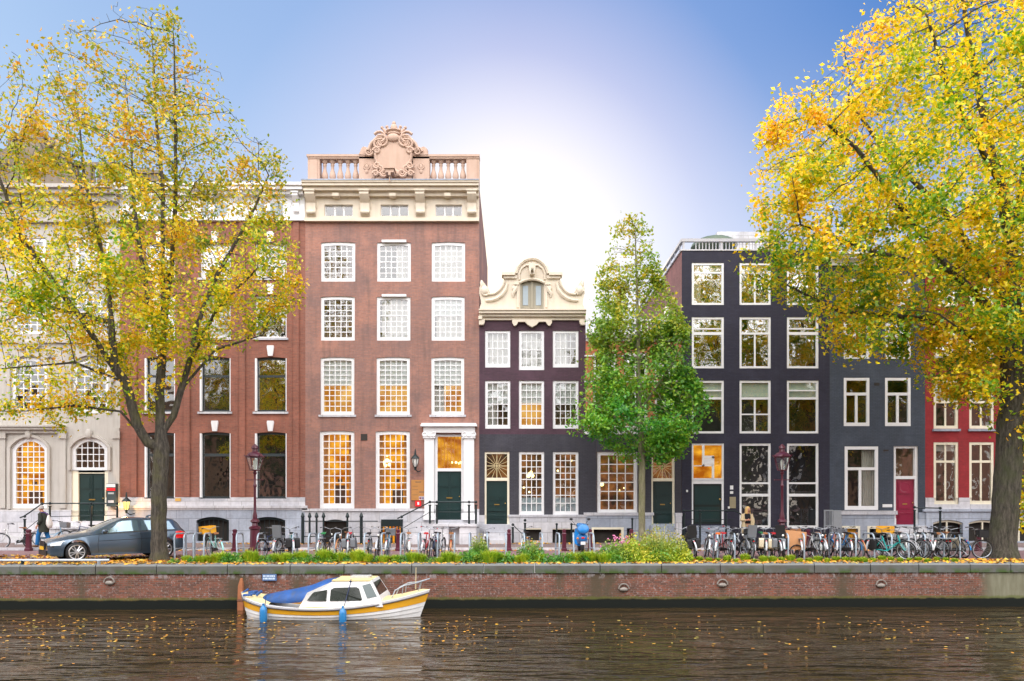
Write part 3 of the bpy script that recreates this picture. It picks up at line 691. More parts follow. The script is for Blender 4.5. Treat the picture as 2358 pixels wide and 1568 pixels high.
    for a, b in ((978, 1000), (1068, 1092)):
        mb.box(X(a), X(b), YF-.16, YF+.05, Z(1197), Z(1010)); mb.box(X(a)-.04, X(b)+.04, YF-.2, YF+.04, Z(1197), Z(1183)); mb.box(X(a)+.06, X(b)-.06, YF-.175, YF-.161, Z(1178), Z(1022))
        mb.box(X(a)-.06, X(b)+.06, YF-.22, YF+.04, Z(1010), Z(997)); mb.torus((X(a)+.02, YF-.22, Z(1001)), .09, .035, 12, 5); mb.torus((X(b)-.02, YF-.22, Z(1001)), .09, .035, 12, 5)
        mb.ball((X((a+b)/2), YF-.21, Z(1004)), .12, .05, .08)
    mb.box(X(976), X(1094), YF-.18, YF+.04, Z(996.8), Z(983)); mb.box(X(970), X(1099), YF-.34, YF+.04, Z(983), Z(979)); mb.box(X(972), X(1097), YF-.28, YF+.04, Z(979), Z(975.5))
    h.part('door_case', mb, white, True)
    mb = MB(); mb.box(X(831), X(846), YF-.02, YF-.001, Z(1014), Z(999))
    h.part('vent', mb, room_dark, False)
    mb = MB()
    for y in (556, 681): h.part('awning_box', MB().box(X(880), X(936), YF-.12, YF-.002, Z(y+3), Z(y-2)), white, False)
    h.shell(430, brickC)
    mb = MB(); zt = Z(1207, 33.1); xa, xb = X(1000, 33.1), X(1097, 33.1)
    mb.box(xa, X(1033, 33.0), 32.95, YF-.065, h.base, zt-.10); mb.box(X(1058, 33.), xb, 32.95, YF-.065, h.base, zt-.10); mb.box(X(1033, 33.0)+.002, X(1058, 33.)-.002, 33.4, YF-.065, h.base, zt-.10)
    mb.box(xa-.05, xb+.05, 32.88, YF-.068, zt-.095, zt)
    for i in range(5): mb.box(xa-.32*(i+1), xa-.32*i-.002, 33.0, YF-.065, h.base, zt-.1-.15*(i+.6))
    h.part('stoop', mb, palestone, False)
    mb = MB()
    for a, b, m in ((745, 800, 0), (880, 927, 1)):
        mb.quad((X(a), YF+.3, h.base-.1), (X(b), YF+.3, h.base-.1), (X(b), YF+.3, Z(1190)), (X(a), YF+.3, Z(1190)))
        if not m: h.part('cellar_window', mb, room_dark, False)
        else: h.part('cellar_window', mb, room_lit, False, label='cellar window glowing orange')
        mb = MB()
    for k in range(7): u = X(880)+(X(927)-X(880))*k/6; mb.cyl((u, YF-.12, h.base), (u, YF-.12, Z(1196)), .035, n=6)
    mb.box(X(880), X(927), YF-.16, YF-.08, Z(1212), Z(1196)); h.part('cellar_grille', mb, iron, False)
    return h
house_c()

# ---------------------------------------------------------------- house D: plum and charcoal brick with white bell gable
def house_d():
    h = House('narrow plum brick house with an ivory bell gable and three rows of small-paned windows', 1103.5, 1348.5)
    cols = [(1117, 1175), (1195, 1253), (1273, 1332)]
    for i, (a, b) in enumerate(cols):
        h.win(a, b, 761, 846 + (6 if i == 1 else 0), 4, (2, 2), 6, room='mid', mun=2.4, bottom=9, curtain=(1, 1, .6)[i])
        h.win(a, b, 876, 987, 4, (3, 3), 6, room='soft' if i == 1 else 'mid', mun=2.4, bottom=9, blind=.48, curtain=.45 if i == 0 else 0)
    for i, (a, b) in enumerate(cols[1:]):
        h.win(a, b, 1040, 1186, 4, (4, 4), 6, room='glow', mun=2.6, split=.56, bottom=9, frost_rows=.24, lamp=[(.45, .66, .11), (.36, .63, .09), (.56, .63, .09), (.5, .70, .06), (.12, .42, .05), (.4, .34, .05)] if i == 0 else [(.15, .72, .05), (.85, .9, .04)])
    fr, dr, T = h.door(1120, 1168, 1107, 1207, 1116, 1173, 1040, style='diamond', fm=cream, transom='star')
    h.room_behind(fr, T[0], T[1], T[2], T[3], room_glow)
    h.open(1206, 1246, 1216, 1246); h.open(1272, 1323, 1217, 1262)
    h.wall('wall', brickD, 738, 1000)
    h.wall('ground_floor_wall', brickD2, 1000, 1186, dx1=1373)
    h.wall('plinth', palestone, 1186, 1262, -.05)
    h.cornice('string_course', palestone, [(1185, 1190, .09)], 1175, 1348)
    h.cornice('cornice', stucco, [(716, 719, .40), (719, 725, .34), (725, 731, .22), (731, 738, .10)], ends=False)
    zx = lambda a: 1093 + .12532*a; zy = lambda b: 577.2 + .12532*b
    rt = [(1050, 118), (1130, 130), (1210, 165), (1280, 220), (1330, 285), (1365, 350), (1385, 412), (1600, 412), (1600, 470), (1562, 495), (1560, 560), (1585, 630), (1620, 690), (1670, 745), (1730, 785), (1800, 800), (1850, 800),
          (1838, 740), (1850, 690), (1890, 650), (1925, 600), (1972, 545), (1995, 600), (2018, 690), (2022, 790), (1995, 900), (1985, 980), (2010, 1030), (2015, 1108)]
    cxp = 1050; pr = [(X(zx(a)), Z(zy(b))) for a, b in rt]; pL = [(X(zx(2*cxp-a)), Z(zy(b))) for a, b in rt[::-1][:-1]]
    op = [(X(1198), Z(709)), (X(1198), Z(648)), (X(1207), Z(645)), (X(1225), Z(643)), (X(1243), Z(645)), (X(1252), Z(648)), (X(1252), Z(709))]
    mid = X(1225); zb = Z(716)
    mb = MB()                                             # split in two halves so the hatch stays an opening
    right = pr[:]; rpoly = [(mid, op[3][1])] + [p for p in op[4:]] + [(X(1252), zb), (pr[-1][0], zb)] + right[::-1]
    lpoly = [(2*mid-x, z) for x, z in rpoly]
    mb.prism(rpoly, YF-.03, YF+.30); mb.prism(lpoly, YF-.03, YF+.30)
    h.part('gable', mb, stucco, True)
    mb = MB()
    for sg in (-1, 1):
        P = lambda a, b, y=YF-.07: (mid + sg*(X(zx(a)) - X(zx(cxp))), y, Z(zy(b)))
        mb.tube([P(1050, 150), P(1130, 162), P(1200, 195), P(1265, 250), P(1310, 310), P(1345, 400), P(1345, 430)], .09, 6)
        mb.box(P(1360, 0)[0], P(1605, 0)[0], YF-.22, YF+.34, Z(zy(470)), Z(zy(420))); mb.box(P(1330, 0)[0], P(1570, 0)[0], YF-.13, YF+.32, Z(zy(520)), Z(zy(471)))
        mb.tube([P(1500, 600), P(1530, 720), P(1600, 820), P(1700, 890), P(1800, 920), P(1900, 925)], [.05, .08, .09, .08, .07, .05], 6)
        mb.tube([P(1560, 560), P(1585, 640), P(1630, 710), P(1680, 760), P(1740, 795), P(1850, 810)], .06, 6)
        mb.tube([P(1310, 640), P(1350, 720), P(1400, 800), P(1390, 860)], [.05, .11, .08, .03], 6); mb.ball(P(1370, 700), .12, .08, .16)
        mb.ball(P(1925, 740, YF+.02), .20, .2, .25); scroll(mb, P(1910, 0)[0], P(0, 760)[2], .2, YF-.08, 0, d=sg, th=.05); mb.ball(P(1975, 620, YF+.05), .09, .12, .22)
        mb.box(P(1290, 0)[0], P(1330, 0)[0], YF-.10, YF-.031, Z(709), Z(zy(640)))
        mb.box(P(1290, 0)[0], P(1390, 0)[0], YF-.16, YF-.032, Z(zy(640)), Z(zy(610)))
        mb.tube([P(1280, 600), P(1210, 565), P(1130, 540), P(1050, 535)], .06, 6)
        mb.tube([P(1280, 540), P(1285, 430), P(1240, 330), P(1150, 270), P(1060, 300)], .045, 6)
        mb.box(X(zx(cxp + sg*1000 - 30)) if sg > 0 else P(1960, 0)[0], P(2030, 0)[0], YF-.30, YF-.03, Z(738), Z(731)); mb.prism([(P(1915, 0)[0], Z(738)), (P(2020, 0)[0], Z(738)), (P(2020, 0)[0], Z(738)-.24), (P(1940, 0)[0], Z(738)-.24), (P(1915, 0)[0], Z(738)-.12)], YF-.24, YF-.004)
        mb.prism([(mid, Z(738)), (P(1410, 0)[0], Z(738)), (P(1415, 0)[0], Z(738)-.12), (P(1380, 0)[0], Z(738)-.28), (P(1340, 0)[0], Z(738)-.26), (P(1300, 0)[0], Z(738)-.10), (P(1180, 0)[0], Z(738)-.10), (P(1130, 0)[0], Z(738)-.24), (mid, Z(738)-.34)], YF-.20, YF-.0035)
    mb.prism([(mid-.10, Z(636)), (mid+.10, Z(636)), (mid+.15, Z(620)), (mid+.15, Z(610)), (mid-.15, Z(610)), (mid-.15, Z(620))], YF-.35, YF-.031)
    h.part('gable_ornament', mb, stucco, ang=50)
    MB().box(mid-.06, mid+.06, YF-.75, YF-.36, Z(632), Z(628)).build('hoist_beam', olive, h.root, smooth=False)
    mb = MB(); mb.box(X(1198), X(1252), YF+.08, YF+.16, Z(709), Z(643)); mb.box(X(1198), X(1203), YF+.03, YF+.079, Z(709), Z(645)); mb.box(X(1247), X(1252), YF+.03, YF+.079, Z(709), Z(645)); mb.box(X(1222), X(1228), YF+.03, YF+.079, Z(709), Z(643))
    hz = h.part('hatch', mb, olive, False)
    mb = MB(); mb.box(X(1204), X(1216), YF+.06, YF+.0795, Z(702), Z(657)); mb.box(X(1234), X(1246), YF+.06, YF+.0795, Z(702), Z(657)); h.part('hatch_pane', mb, frost, False, parent=hz)
    h.shell(738, brickD2, flat=False)
    mb = MB(); a, b = h.x0+.15, h.x1-.15; zr = Z(625)
    mb.add([(a, YF+.3, Z(725)), (b, YF+.3, Z(725)), (b, YF+12, Z(725)), (a, YF+12, Z(725)), (mid, YF+.3, zr), (mid, YF+12, zr)], [(0, 1, 4), (1, 2, 5, 4), (2, 3, 5), (3, 0, 4, 5), (3, 2, 1, 0)])
    h.part('roof', mb, slate, False)
    mb = MB()
    for i in range(3): mb.box(X(1112+2*i), X(1176-2*i), 33.25+.3*i, YF-.055, h.base+.18*i, h.base+.18*(i+1)-.002)
    mb.box(X(1114), X(1174), 33.95, YF-.057, h.base+.54, Z(1208)); h.part('stoop', mb, palestone, False)
    mb = MB()
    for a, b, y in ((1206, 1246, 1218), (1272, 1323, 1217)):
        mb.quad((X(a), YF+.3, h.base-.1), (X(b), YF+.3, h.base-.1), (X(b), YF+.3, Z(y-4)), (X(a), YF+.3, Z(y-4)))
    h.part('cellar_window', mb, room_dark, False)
    mb = MB(); mb.box(X(1203), X(1249), YF-.03, YF+.05, Z(1249), Z(1245)); mb.box(X(1203), X(1249), YF-.03, YF+.05, Z(1219), Z(1216)); mb.box(X(1269), X(1326), YF-.03, YF+.05, Z(1219), Z(1216)); mb.box(X(1323), X(1326), YF-.03, YF+.05, h.base, Z(1219.1))
    h.part('cellar_frame', mb, cream, False)
    return h
house_d()

# ---------------------------------------------------------------- house E: orange brick over charcoal ground floor, behind the young tree
def house_e():
    h = House('orange brick house with white bands over a charcoal ground floor, behind the green street tree', 1348.5, 1569.5)
    for a, b in ((1366, 1420), (1437, 1491), (1508, 1556)):
        h.win(a, b, 897, 975, 2, (1, 1), 6, room='dark', mun=3, bottom=7, gl=glass); h.win(a, b, 812, 872, 2, (1, 1), 6, mun=3, bottom=7, gl=glassF)
    h.win(1375, 1468, 1040, 1183, 4, (3, 3), 8, room='glow', mun=3, split=.5, bottom=10, lamp=[(.08, .47, .10), (.62, .36, .03), (.75, .40, .03)])
    fr, dr, T = h.door(1504, 1549, 1108, 1206, 1500, 1554, 1040, fm=cream, transom='star')
    h.room_behind(fr, T[0], T[1], T[2], T[3], room_glow)
    h.open(1367, 1430, 1218, 1262); h.open(1443, 1458, 1216, 1240)
    h.wall('wall', brickE, 785, 1000)
    h.wall('ground_floor_wall', brickD2, 1000, 1181, dx0=1373.2)
    h.wall('plinth', bluestone, 1181, 1262, -.06)
    h.cornice('string_course', palestone, [(1180, 1187, .10)], 1349, 1500)
    h.cornice('string_course', white, [(984, 1000, .06), (981, 984, .10)])
    h.cornice('string_course', white, [(877, 881, .05)]); h.cornice('string_course', white, [(818, 821, .05)])
    h.cornice('cornice', white, [(768, 773, .32), (773, 780, .22), (780, 786, .10)], ends=False)
    mb = MB()
    mb.box(h.x0+.05, h.x1-.05, YF+.05, YF+.10, Z(737), Z(734))
    for i in range(30): u = h.x0+.08+(h.x1-h.x0-.16)*i/29; mb.box(u-.02, u+.02, YF+.06, YF+.09, Z(768), Z(737))
    h.part('roof_railing', mb, white, False)
    h.shell(769, brickE)
    mb = MB(); mb.box(X(1430), X(1500), YF+3, YF+6, Z(769), Z(700)); mb.box(X(1427), X(1503), YF+2.9, YF+6.1, Z(700), Z(695)); h.part('dormer', mb, palestone, False)
    mb = MB()
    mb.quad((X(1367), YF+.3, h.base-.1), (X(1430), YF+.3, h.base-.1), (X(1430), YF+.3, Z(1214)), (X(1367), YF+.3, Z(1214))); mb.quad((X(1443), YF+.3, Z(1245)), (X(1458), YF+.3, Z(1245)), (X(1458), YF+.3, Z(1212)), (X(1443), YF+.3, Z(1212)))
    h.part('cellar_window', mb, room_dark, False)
    mb = MB(); mb.box(X(1362), X(1436), YF-.065, YF+.05, Z(1219), Z(1214)); mb.box(X(1430), X(1436), YF-.065, YF+.05, h.base, Z(1219.1)); mb.box(X(1362), X(1367), YF-.065, YF+.05, h.base, Z(1219.1)); h.part('cellar_frame', mb, cream, False)
    mb = MB()
    for i in range(4): mb.box(X(1496), X(1560), 33.1+.28*i, YF-.065, h.base+.2*i, h.base+.2*(i+1)-.002)
    h.part('stoop', mb, bluestone, False)
    return h
house_e()

# ---------------------------------------------------------------- house F: black brick
def house_f():
    h = House('tall black brick house with square white windows and a railed roof terrace', 1570, 1910.5)
    cols = [(1593, 1667), (1703, 1775), (1812, 1885)]
    bar = lambda *a: list(a)
    for i, (a, b) in enumerate(cols):
        v = i == 1
        h.win(a, b, 605, 702, 1, (1, 1), 5, mun=3, split=.80, gl=glassF, curtain=.28 if i == 0 else 0, blind=.16, vparts=[(.5, 0, .8, 3.5)] if v else None, inset=.02)
        h.win(a, b, 730, 848, 1, (1, 1), 5, mun=5 if i != 1 else 3.5, split=.70, gl=glassF, vparts=([(.5, 0, .7, 3.5)] if v else [(None, .80, 0, 3)]) , inset=.02)
        h.win(a, b, 876, 998, 1, (1, 1), 5, mun=4, split=.68, gl=glass, blind=.29, blindmat=blindg, vparts=([(.5, 0, .68, 3.5), (None, .35, 0, 3)] if v else [(None, .84, 0, 3)]), inset=.02)
    for a, b in cols[1:]:
        h.win(a, b, 1021, 1216, 1, (1, 1), 5, mun=5, split=.38, gl=glass, vparts=[(None, .30+.34*.0+.08, 0, 4), (None, .56-.18+.04, 0, .1), (None, .22+.31, 0, 4)], inset=.02, bottom=6)
    tr = h.win(1593, 1667, 1021, 1105, 1, (1, 0), 4, room='lit', inset=.02, bottom=4, gl=clear)
    A, B, C_, D_ = X(1597), X(1663), Z(1101), Z(1025); mb = MB()
    U = lambda u: A+(B-A)*u; V = lambda v: C_+(D_-C_)*v; yy = YF+.13
    yy = YF+.02
    for (u0, u1, v0, v1) in ((.30, .38, .36, 1), (.38, .72, .60, .68), (.34, .66, .36, .42), (.64, .72, .0, .66), (0, .34, .36, .39)): mb.box(U(u0), U(u1), yy-.03, yy, V(v0), V(v1))
    mb.box(U(.385), U(.635), yy-.025, yy-.005, V(.425), V(.595)); mb.build('transom_pattern', white, tr, smooth=False)
    mb = MB(); o = h.open(1593, 1667, 1105, 1207); y0 = YF+.02
    mb.box(o[0], o[0]+.07, y0, y0+.1, o[2], o[3]); mb.box(o[1]-.09, o[1], y0, y0+.1, o[2], o[3]); mb.box(o[0]+.07, o[1]-.09, y0+.001, y0+.1, o[3]-.18, o[3]); h.part('door_frame', mb, white, False)
    mb = MB(); mb.box(o[0]+.07, o[1]-.09, y0+.07, y0+.12, o[2], o[3]-.18); dr = h.part('door', mb, mat('black_door_paint', (.01, .018, .016), .3, coat=.4), False)
    mb = MB(); mb.box(o[0]+.16, o[1]-.18, y0+.055, y0+.069, o[2]+.9, o[3]-.28); mb.box(o[0]+.16, o[1]-.18, y0+.055, y0+.069, o[2]+.1, o[2]+.8); h.part('door_panel', mb, green, False, parent=dr)
    mb = MB(); mb.ball((o[1]-.17, y0+.03, o[2]+1.15), .045); h.part('handle', mb, brass, parent=dr)
    h.wall('wall', brickF, 577, 1262)
    h.shell(578, brickF2)
    mb = MB(); mb.box(h.x0-.06, h.x1+.0, YF-.03, YF+.22, Z(577.2), Z(574.5)); mb.box(h.x0-.06, h.x0+.2, YF+.221, YF+12, Z(577.2), Z(574.5)); h.part('coping', mb, palestone, False)
    mb = MB(); zt, zm = Z(548), Z(555)
    mb.box(h.x0-.02, h.x1-.1, YF+.05, YF+.20, zm, zt); mb.box(h.x0-.02, h.x0+.13, YF+.201, YF+11.9, zm, zt)
    for i in range(12): mb.box(h.x0+.0, h.x0+.05, YF+.5+1*i, YF+.55+1*i, Z(575), zm)
    for px in (1573, 1660, 1740, 1820, 1900): mb.box(X(px), X(px)+.09, YF+.08, YF+.16, Z(575), zm)
    for i in range(40): u = X(1604)+(X(1905)-X(1604))*i/39; mb.box(u-.018, u+.018, YF+.10, YF+.14, Z(575), zm)
    h.part('terrace_railing', mb, mat('pale_grey_paint', (.42, .42, .46), .5, var=.06), False)
    mb = MB(); mb.ball((X(1650, 38), 38.5, Z(562, 38)), 1.2, 1.2, .5, 14, 8); h.part('roof_dome', mb, mat('moss_green_paint', (.10, .13, .09), .6))
    mb = MB(); mb.box(X(1640, 40), X(1760, 40), 39, 42, Z(578), Z(549, 40)); h.part('roof_hut', mb, palestone, False)
    mb = MB(); 
    for yy_, za, zb in ((37.2, 780, 660), (41, 800, 690)): mb.box(h.x0-.03, h.x0+.001, yy_, yy_+.9, Z(za), Z(zb))
    h.part('side_window', mb, white, False)
    mb = MB(); mb.box(X(1681), X(1688), YF-.03, YF-.001, Z(1127), Z(1118)); mb.box(X(1681), X(1688), YF-.03, YF-.001, Z(1137), Z(1131)); mb.box(X(1676), X(1680), YF-.03, YF-.001, Z(1171), Z(1166)); mb.box(X(1580), X(1584), YF-.03, YF-.001, Z(1133), Z(1128)); h.part('intercom', mb, white, False)
    mb = MB(); mb.box(X(1680), X(1694), YF-.03, YF-.001, Z(1170), Z(1144)); h.part('name_plate', mb, mat('weathered_brass_plate', (.36, .31, .20), .4, .5), False)
    mb = MB()
    for i in range(4): mb.box(X(1588), X(1674), 33.0+.28*i, YF-.004, h.base+.2*i, h.base+.2*(i+1)-.002)
    h.part('stoop', mb, bluestone, False)
    return h
house_f()

# ---------------------------------------------------------------- house G: slate blue brick
def house_g():
    h = House('slate blue brick house with a magenta front door and white casements', 1910.5, 2130.5)
    for a, b in ((1943, 2002), (2038, 2097)):
        h.win(a, b, 870, 981, 1, (1, 1), 6, mun=5, split=.68, vparts=[(.5, 0, .68, 5.5)], gl=glass, bottom=8, inset=.0)
        h.win(a, b, 742, 826, 1, (1, 1), 6, mun=5, split=.66, vparts=[(.5, 0, .66, 5.5)], gl=glassF, bottom=8, inset=.0)
        h.win(a, b, 642, 704, 1, (1, 1), 6, mun=5, split=.62, vparts=[(.5, 0, .62, 5)], gl=glassF, bottom=8, inset=.0)
    h.win(1945, 2022, 1028, 1174, 1, (1, 1), 7, mun=5, split=.66, vparts=[(.46, 0, .66, 6)], gl=glass, curtain=.42, curtain_side=1, bottom=9, inset=.0)
    fr, dr, T = h.door(2064, 2108, 1103, 1208, 2058, 2115, 1027, dm=magenta, transom='plain')
    h.room_behind(fr, T[0], T[1], T[2], T[3], room_mid)
    mb = MB(); xm = X(2086); mb.torus((xm, YF+.12, Z(1122)), .22, .03, 18, 5); mb.ball((xm, YF+.125, Z(1122)), .15, .03, .15); h.part('door_panel', mb, magenta, parent=dr)
    h.open(1942, 1974, 1216, 1262); h.open(2000, 2046, 1216, 1262)
    h.wall('wall', brickG, 610, 1180)
    h.wall('plinth', bluestone, 1180, 1262, -.06)
    h.cornice('string_course', palestone, [(1176, 1185, .12)], 1937, 2058)
    h.cornice('cornice', white, [(586, 592, .5), (592, 600, .38), (600, 612, .12)], ends=False)
    h.shell(590, brickG)
    mb = MB()
    for a, b in ((1937, 1979), (1996, 2050)):
        mb.box(X(a), X(b), YF-.075, YF+.05, Z(1217), Z(1211)); mb.box(X(a), X(a)+.09, YF-.075, YF+.05, h.base, Z(1217.1)); mb.box(X(b)-.09, X(b), YF-.075, YF+.05, h.base, Z(1217.1))
    h.part('cellar_frame', mb, cream, False)
    mb = MB()
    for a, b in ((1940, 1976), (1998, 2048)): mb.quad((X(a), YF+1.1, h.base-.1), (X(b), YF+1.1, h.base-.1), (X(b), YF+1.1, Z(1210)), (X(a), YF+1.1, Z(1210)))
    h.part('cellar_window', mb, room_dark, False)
    mb = MB(); mb.box(X(2032), X(2054), YF-.02, YF-.001, Z(1168), Z(1161)); h.part('name_plate', mb, white, False)
    mb = MB(); mb.box(X(2013), X(2025), YF-.01, YF-.0012, Z(888), Z(881)); mb.box(X(2034), X(2046), YF-.01, YF-.0012, Z(1039), Z(1035)); h.part('vent', mb, room_dark, False)
    mb = MB()
    for i in range(4): mb.box(X(2052), X(2124), 33.1+.28*i, YF-.065, h.base+.2*i, h.base+.2*(i+1)-.002)
    h.part('stoop', mb, palestone, False)
    return h
house_g()

# ---------------------------------------------------------------- house H: crimson brick
def house_h():
    h = House('crimson brick house with cream window frames, behind the thick trunk at the far right', 2130.5, 2720)
    for a in (2150, 2232, 2316, 2400, 2484, 2568, 2640):
        b = a + 57
        h.win(a, b, 1018, 1161, 2, (1, 1), 6, cream, mun=4, split=.70, gl=glass, inset=.02, bottom=8, blind=.12 if a % 4 else 0)
        h.win(a, b, 875, 987, 2, (1, 1), 6, cream, mun=4, split=.55, blind=.42 if a < 2200 else 0, gl=glass, inset=.02, bottom=7)
        h.win(a, b, 747, 820, 2, (1, 1), 6, cream, mun=5, split=.58, gl=glassF, inset=.02, bottom=7)
        h.win(a, b, 655, 706, 2, (1, 1), 6, cream, mun=4, split=.55, gl=glassF, inset=.02, bottom=6)
        h.open(a-4, b+8, 1197, 1246, 7)
    h.wall('wall', brickH, 612, 1146)
    h.wall('stone_base', palestone, 1146, 1180, -.05)
    h.wall('plinth', bluestone, 1180, 1262, -.09)
    h.cornice('string_course', bluestone, [(1172, 1178, .15)])
    h.cornice('cornice', cream, [(588, 595, .5), (595, 604, .35), (604, 613, .12)], ends=False)
    h.shell(592, brickH)
    mb = MB(); fr = MB()
    for a in (2150, 2232, 2316, 2400, 2484, 2568, 2640):
        mb.quad((X(a-4), YF+.3, h.base-.1), (X(a+65), YF+.3, h.base-.1), (X(a+65), YF+.3, Z(1190)), (X(a-4), YF+.3, Z(1190)))
        p = arc_top(X(a-4), X(a+65), Z(1200), .12); fr.tube([(x, YF+.03, z) for x, z in p], .05, 5); fr.box(X(a+29), X(a+32), YF, YF+.06, h.base, Z(1199))
    h.part('cellar_window', mb, room_dark, False); h.part('cellar_frame', fr, cream, False)
    mb = MB()
    for a in (2150, 2232, 2316, 2400, 2484, 2568, 2640):
        mb.box(X(a)-.06, X(a+57)+.06, YF-.10, YF+.02, Z(826), Z(821)); mb.box(X(a)-.06, X(a+57)+.06, YF-.10, YF+.02, Z(993), Z(988))
    h.part('sill', mb, bluestone, False)
    return h
house_h()
# ---------------------------------------------------------------- ground, street, quay, water
WZ = -1.37
def qy(x): return 23.30 + .022 * x                      # quay face, running slightly off parallel
def litter_mat(name, base, leafcols, amount, scale=9):
    m, t, b, o = newmat(name); pos = nn(t, 'ShaderNodeTexCoord').outputs['Object']
    n = noise(t, pos, 2, 5); c = mixc(t, n, tuple(x*.6 for x in base), tuple(x*1.4 for x in base))
    v = nn(t, 'ShaderNodeTexVoronoi'); v.inputs['Scale'].default_value = scale; L(t, pos, v.inputs['Vector'])
    cs = nn(t, 'ShaderNodeSeparateColor'); L(t, v.outputs['Color'], cs.inputs[0])
    lc = ramp(t, cs.outputs[0], [(0, leafcols[0]), (.5, leafcols[1]), (1, leafcols[2])])
    f = m_(t, 'LESS_THAN', v.outputs['Distance'], .42); f = m_(t, 'MULTIPLY', f, m_(t, 'LESS_THAN', cs.outputs[1], amount))
    L(t, mixc(t, f, c, lc), b.inputs['Base Color']); b.inputs['Roughness'].default_value = .85; bump(t, b, n, .4, .03); return m
paving = brick('street_clinker', (.24, .12, .115), (.17, .085, .085), (.10, .07, .065), .2, .07, var=.45, streak=0, bmp=.1)
def flatbrick(name, c1, c2, mo):
    m, t, b, o = newmat(name); pos = nn(t, 'ShaderNodeTexCoord').outputs['Object']
    br = nn(t, 'ShaderNodeTexBrick'); L(t, pos, br.inputs['Vector']); br.inputs['Scale'].default_value = 1; br.inputs['Brick Width'].default_value = .2; br.inputs['Row Height'].default_value = .07; br.inputs['Mortar Size'].default_value = .008
    for k, c in (('Color1', c1), ('Color2', c2), ('Mortar', mo)): br.inputs[k].default_value = c + (1,)
    L(t, mixc(t, m_(t, 'MULTIPLY', noise(t, pos, .8, 5), .6), br.outputs[0], tuple(x*.5 for x in c1)), b.inputs['Base Color']); b.inputs['Roughness'].default_value = .8; return m
street_m = flatbrick('clinker_paving', (.33, .19, .19), (.26, .14, .15), (.14, .10, .10))
walk_m = flatbrick('sidewalk_brick', (.30, .22, .20), (.24, .17, .16), (.14, .11, .10))
earth_m = litter_mat('leafy_earth', (.16, .11, .06), ((.65, .28, .03), (.70, .42, .05), (.45, .20, .05)), .75, 9)
ground_m = mat('distant_ground', (.10, .09, .07), .9)
def sheet(name, pts, z, m, kind='structure', th=None):
    mb = MB(); mb.quad(*[(x, y, z) for x, y in pts]); o = mb.build(name, m, smooth=False); tag(o, kind=kind); return o
sheet('ground', [(-900, 24), (900, 24), (900, 1500), (-900, 1500)], -.03, ground_m)
sheet('street', [(-60, qy(-60)+.9), (60, qy(60)+.9), (60, 30.25), (-60, 30.25)], .0, street_m)
mb = MB(); mb.box(-60, 60, 30.4, 36, -.02, .10); tag(mb.build('sidewalk', walk_m, smooth=False), kind='structure')
mb = MB()
for i in range(120): mb.box(-60+i+.004, -59+i-.004, 30.25, 30.4, -.02, .115)
tag(mb.build('kerb', palestone, smooth=False), kind='structure')
sheet('leaf_strewn_verge', [(-60, qy(-60)+.38), (60, qy(60)+.38), (60, qy(60)+1.9), (-60, qy(-60)+1.9)], .006, earth_m)
# quay wall
qroot = empty('quay_wall', (0, 23.3, WZ)); tag(qroot, 'weathered red brick quay wall with mossy stone coping above the canal', 'quay wall')
mq, t, b, o = newmat('quay_brick')
pos = nn(t, 'ShaderNodeTexCoord').outputs['Object']; s = nn(t, 'ShaderNodeSeparateXYZ'); L(t, pos, s.inputs[0]); cb = nn(t, 'ShaderNodeCombineXYZ'); L(t, s.outputs[0], cb.inputs[0]); L(t, s.outputs[2], cb.inputs[1])
br = nn(t, 'ShaderNodeTexBrick'); L(t, cb.outputs[0], br.inputs['Vector']); br.inputs['Scale'].default_value = 1; br.inputs['Brick Width'].default_value = .19; br.inputs['Row Height'].default_value = .06; br.inputs['Mortar Size'].default_value = .010; br.inputs['Mortar Smooth'].default_value = .4
for k, c in (('Color1', (.26, .088, .055)), ('Color2', (.11, .048, .038)), ('Mortar', (.165, .13, .105))): br.inputs[k].default_value = c + (1,)
c = br.outputs[0]
sp = noise(t, pos, 16, 3, .7); c = mixc(t, ramp(t, sp, [(.57, (0, 0, 0)), (.66, (.8, .8, .8))]), c, (.34, .28, .27))          # salt specks
c = mixc(t, ramp(t, noise(t, pos, 14, 2, .6, (1, 1, 1.6)), [(.30, (.8, .8, .8)), (.42, (0, 0, 0))]), c, (.13, .07, .06))
big = noise(t, pos, .55, 4, .6, (1, 1, .25)); c = mixc(t, ramp(t, big, [(.50, (0, 0, 0)), (.60, (.85, .85, .85))]), c, (.085, .07, .045))         # green-brown run-off
up = m_(t, 'MULTIPLY_ADD', s.outputs[2], 1/.22, -(1.37-.27-.20)/.22, clamp=True)
ef = noise(t, pos, 7, 4, .7, (1, 1, .5)); c = mixc(t, m_(t, 'MULTIPLY', up, ramp(t, ef, [(.5, (0, 0, 0)), (.62, (.85, .85, .85))])), c, (.55, .52, .54))   # lime bloom under the coping
gp = m_(t, 'MULTIPLY_ADD', s.outputs[0], 1/.5, -14.8/.5, clamp=True); pg = mixc(t, noise(t, pos, 3, 5, .6, (2, 2, .4)), (.09, .09, .05), (.34, .33, .24)); c = mixc(t, m_(t, 'MULTIPLY', gp, .88), c, pg)
dn = m_(t, 'MULTIPLY_ADD', m_(t, 'ADD', s.outputs[2], m_(t, 'MULTIPLY', noise(t, pos, 3, 3), -.10)), -1/.05, (.26)/.05, clamp=True)
md = m_(t, 'MULTIPLY_ADD', m_(t, 'ADD', s.outputs[2], m_(t, 'MULTIPLY', noise(t, pos, 5, 3), -.12)), -1/.05, (.32)/.05, clamp=True)
c = mixc(t, m_(t, 'MULTIPLY', md, .6), c, (.10, .12, .02)); c = mixc(t, dn, c, (.012, .014, .012))     # weed line and wet black foot
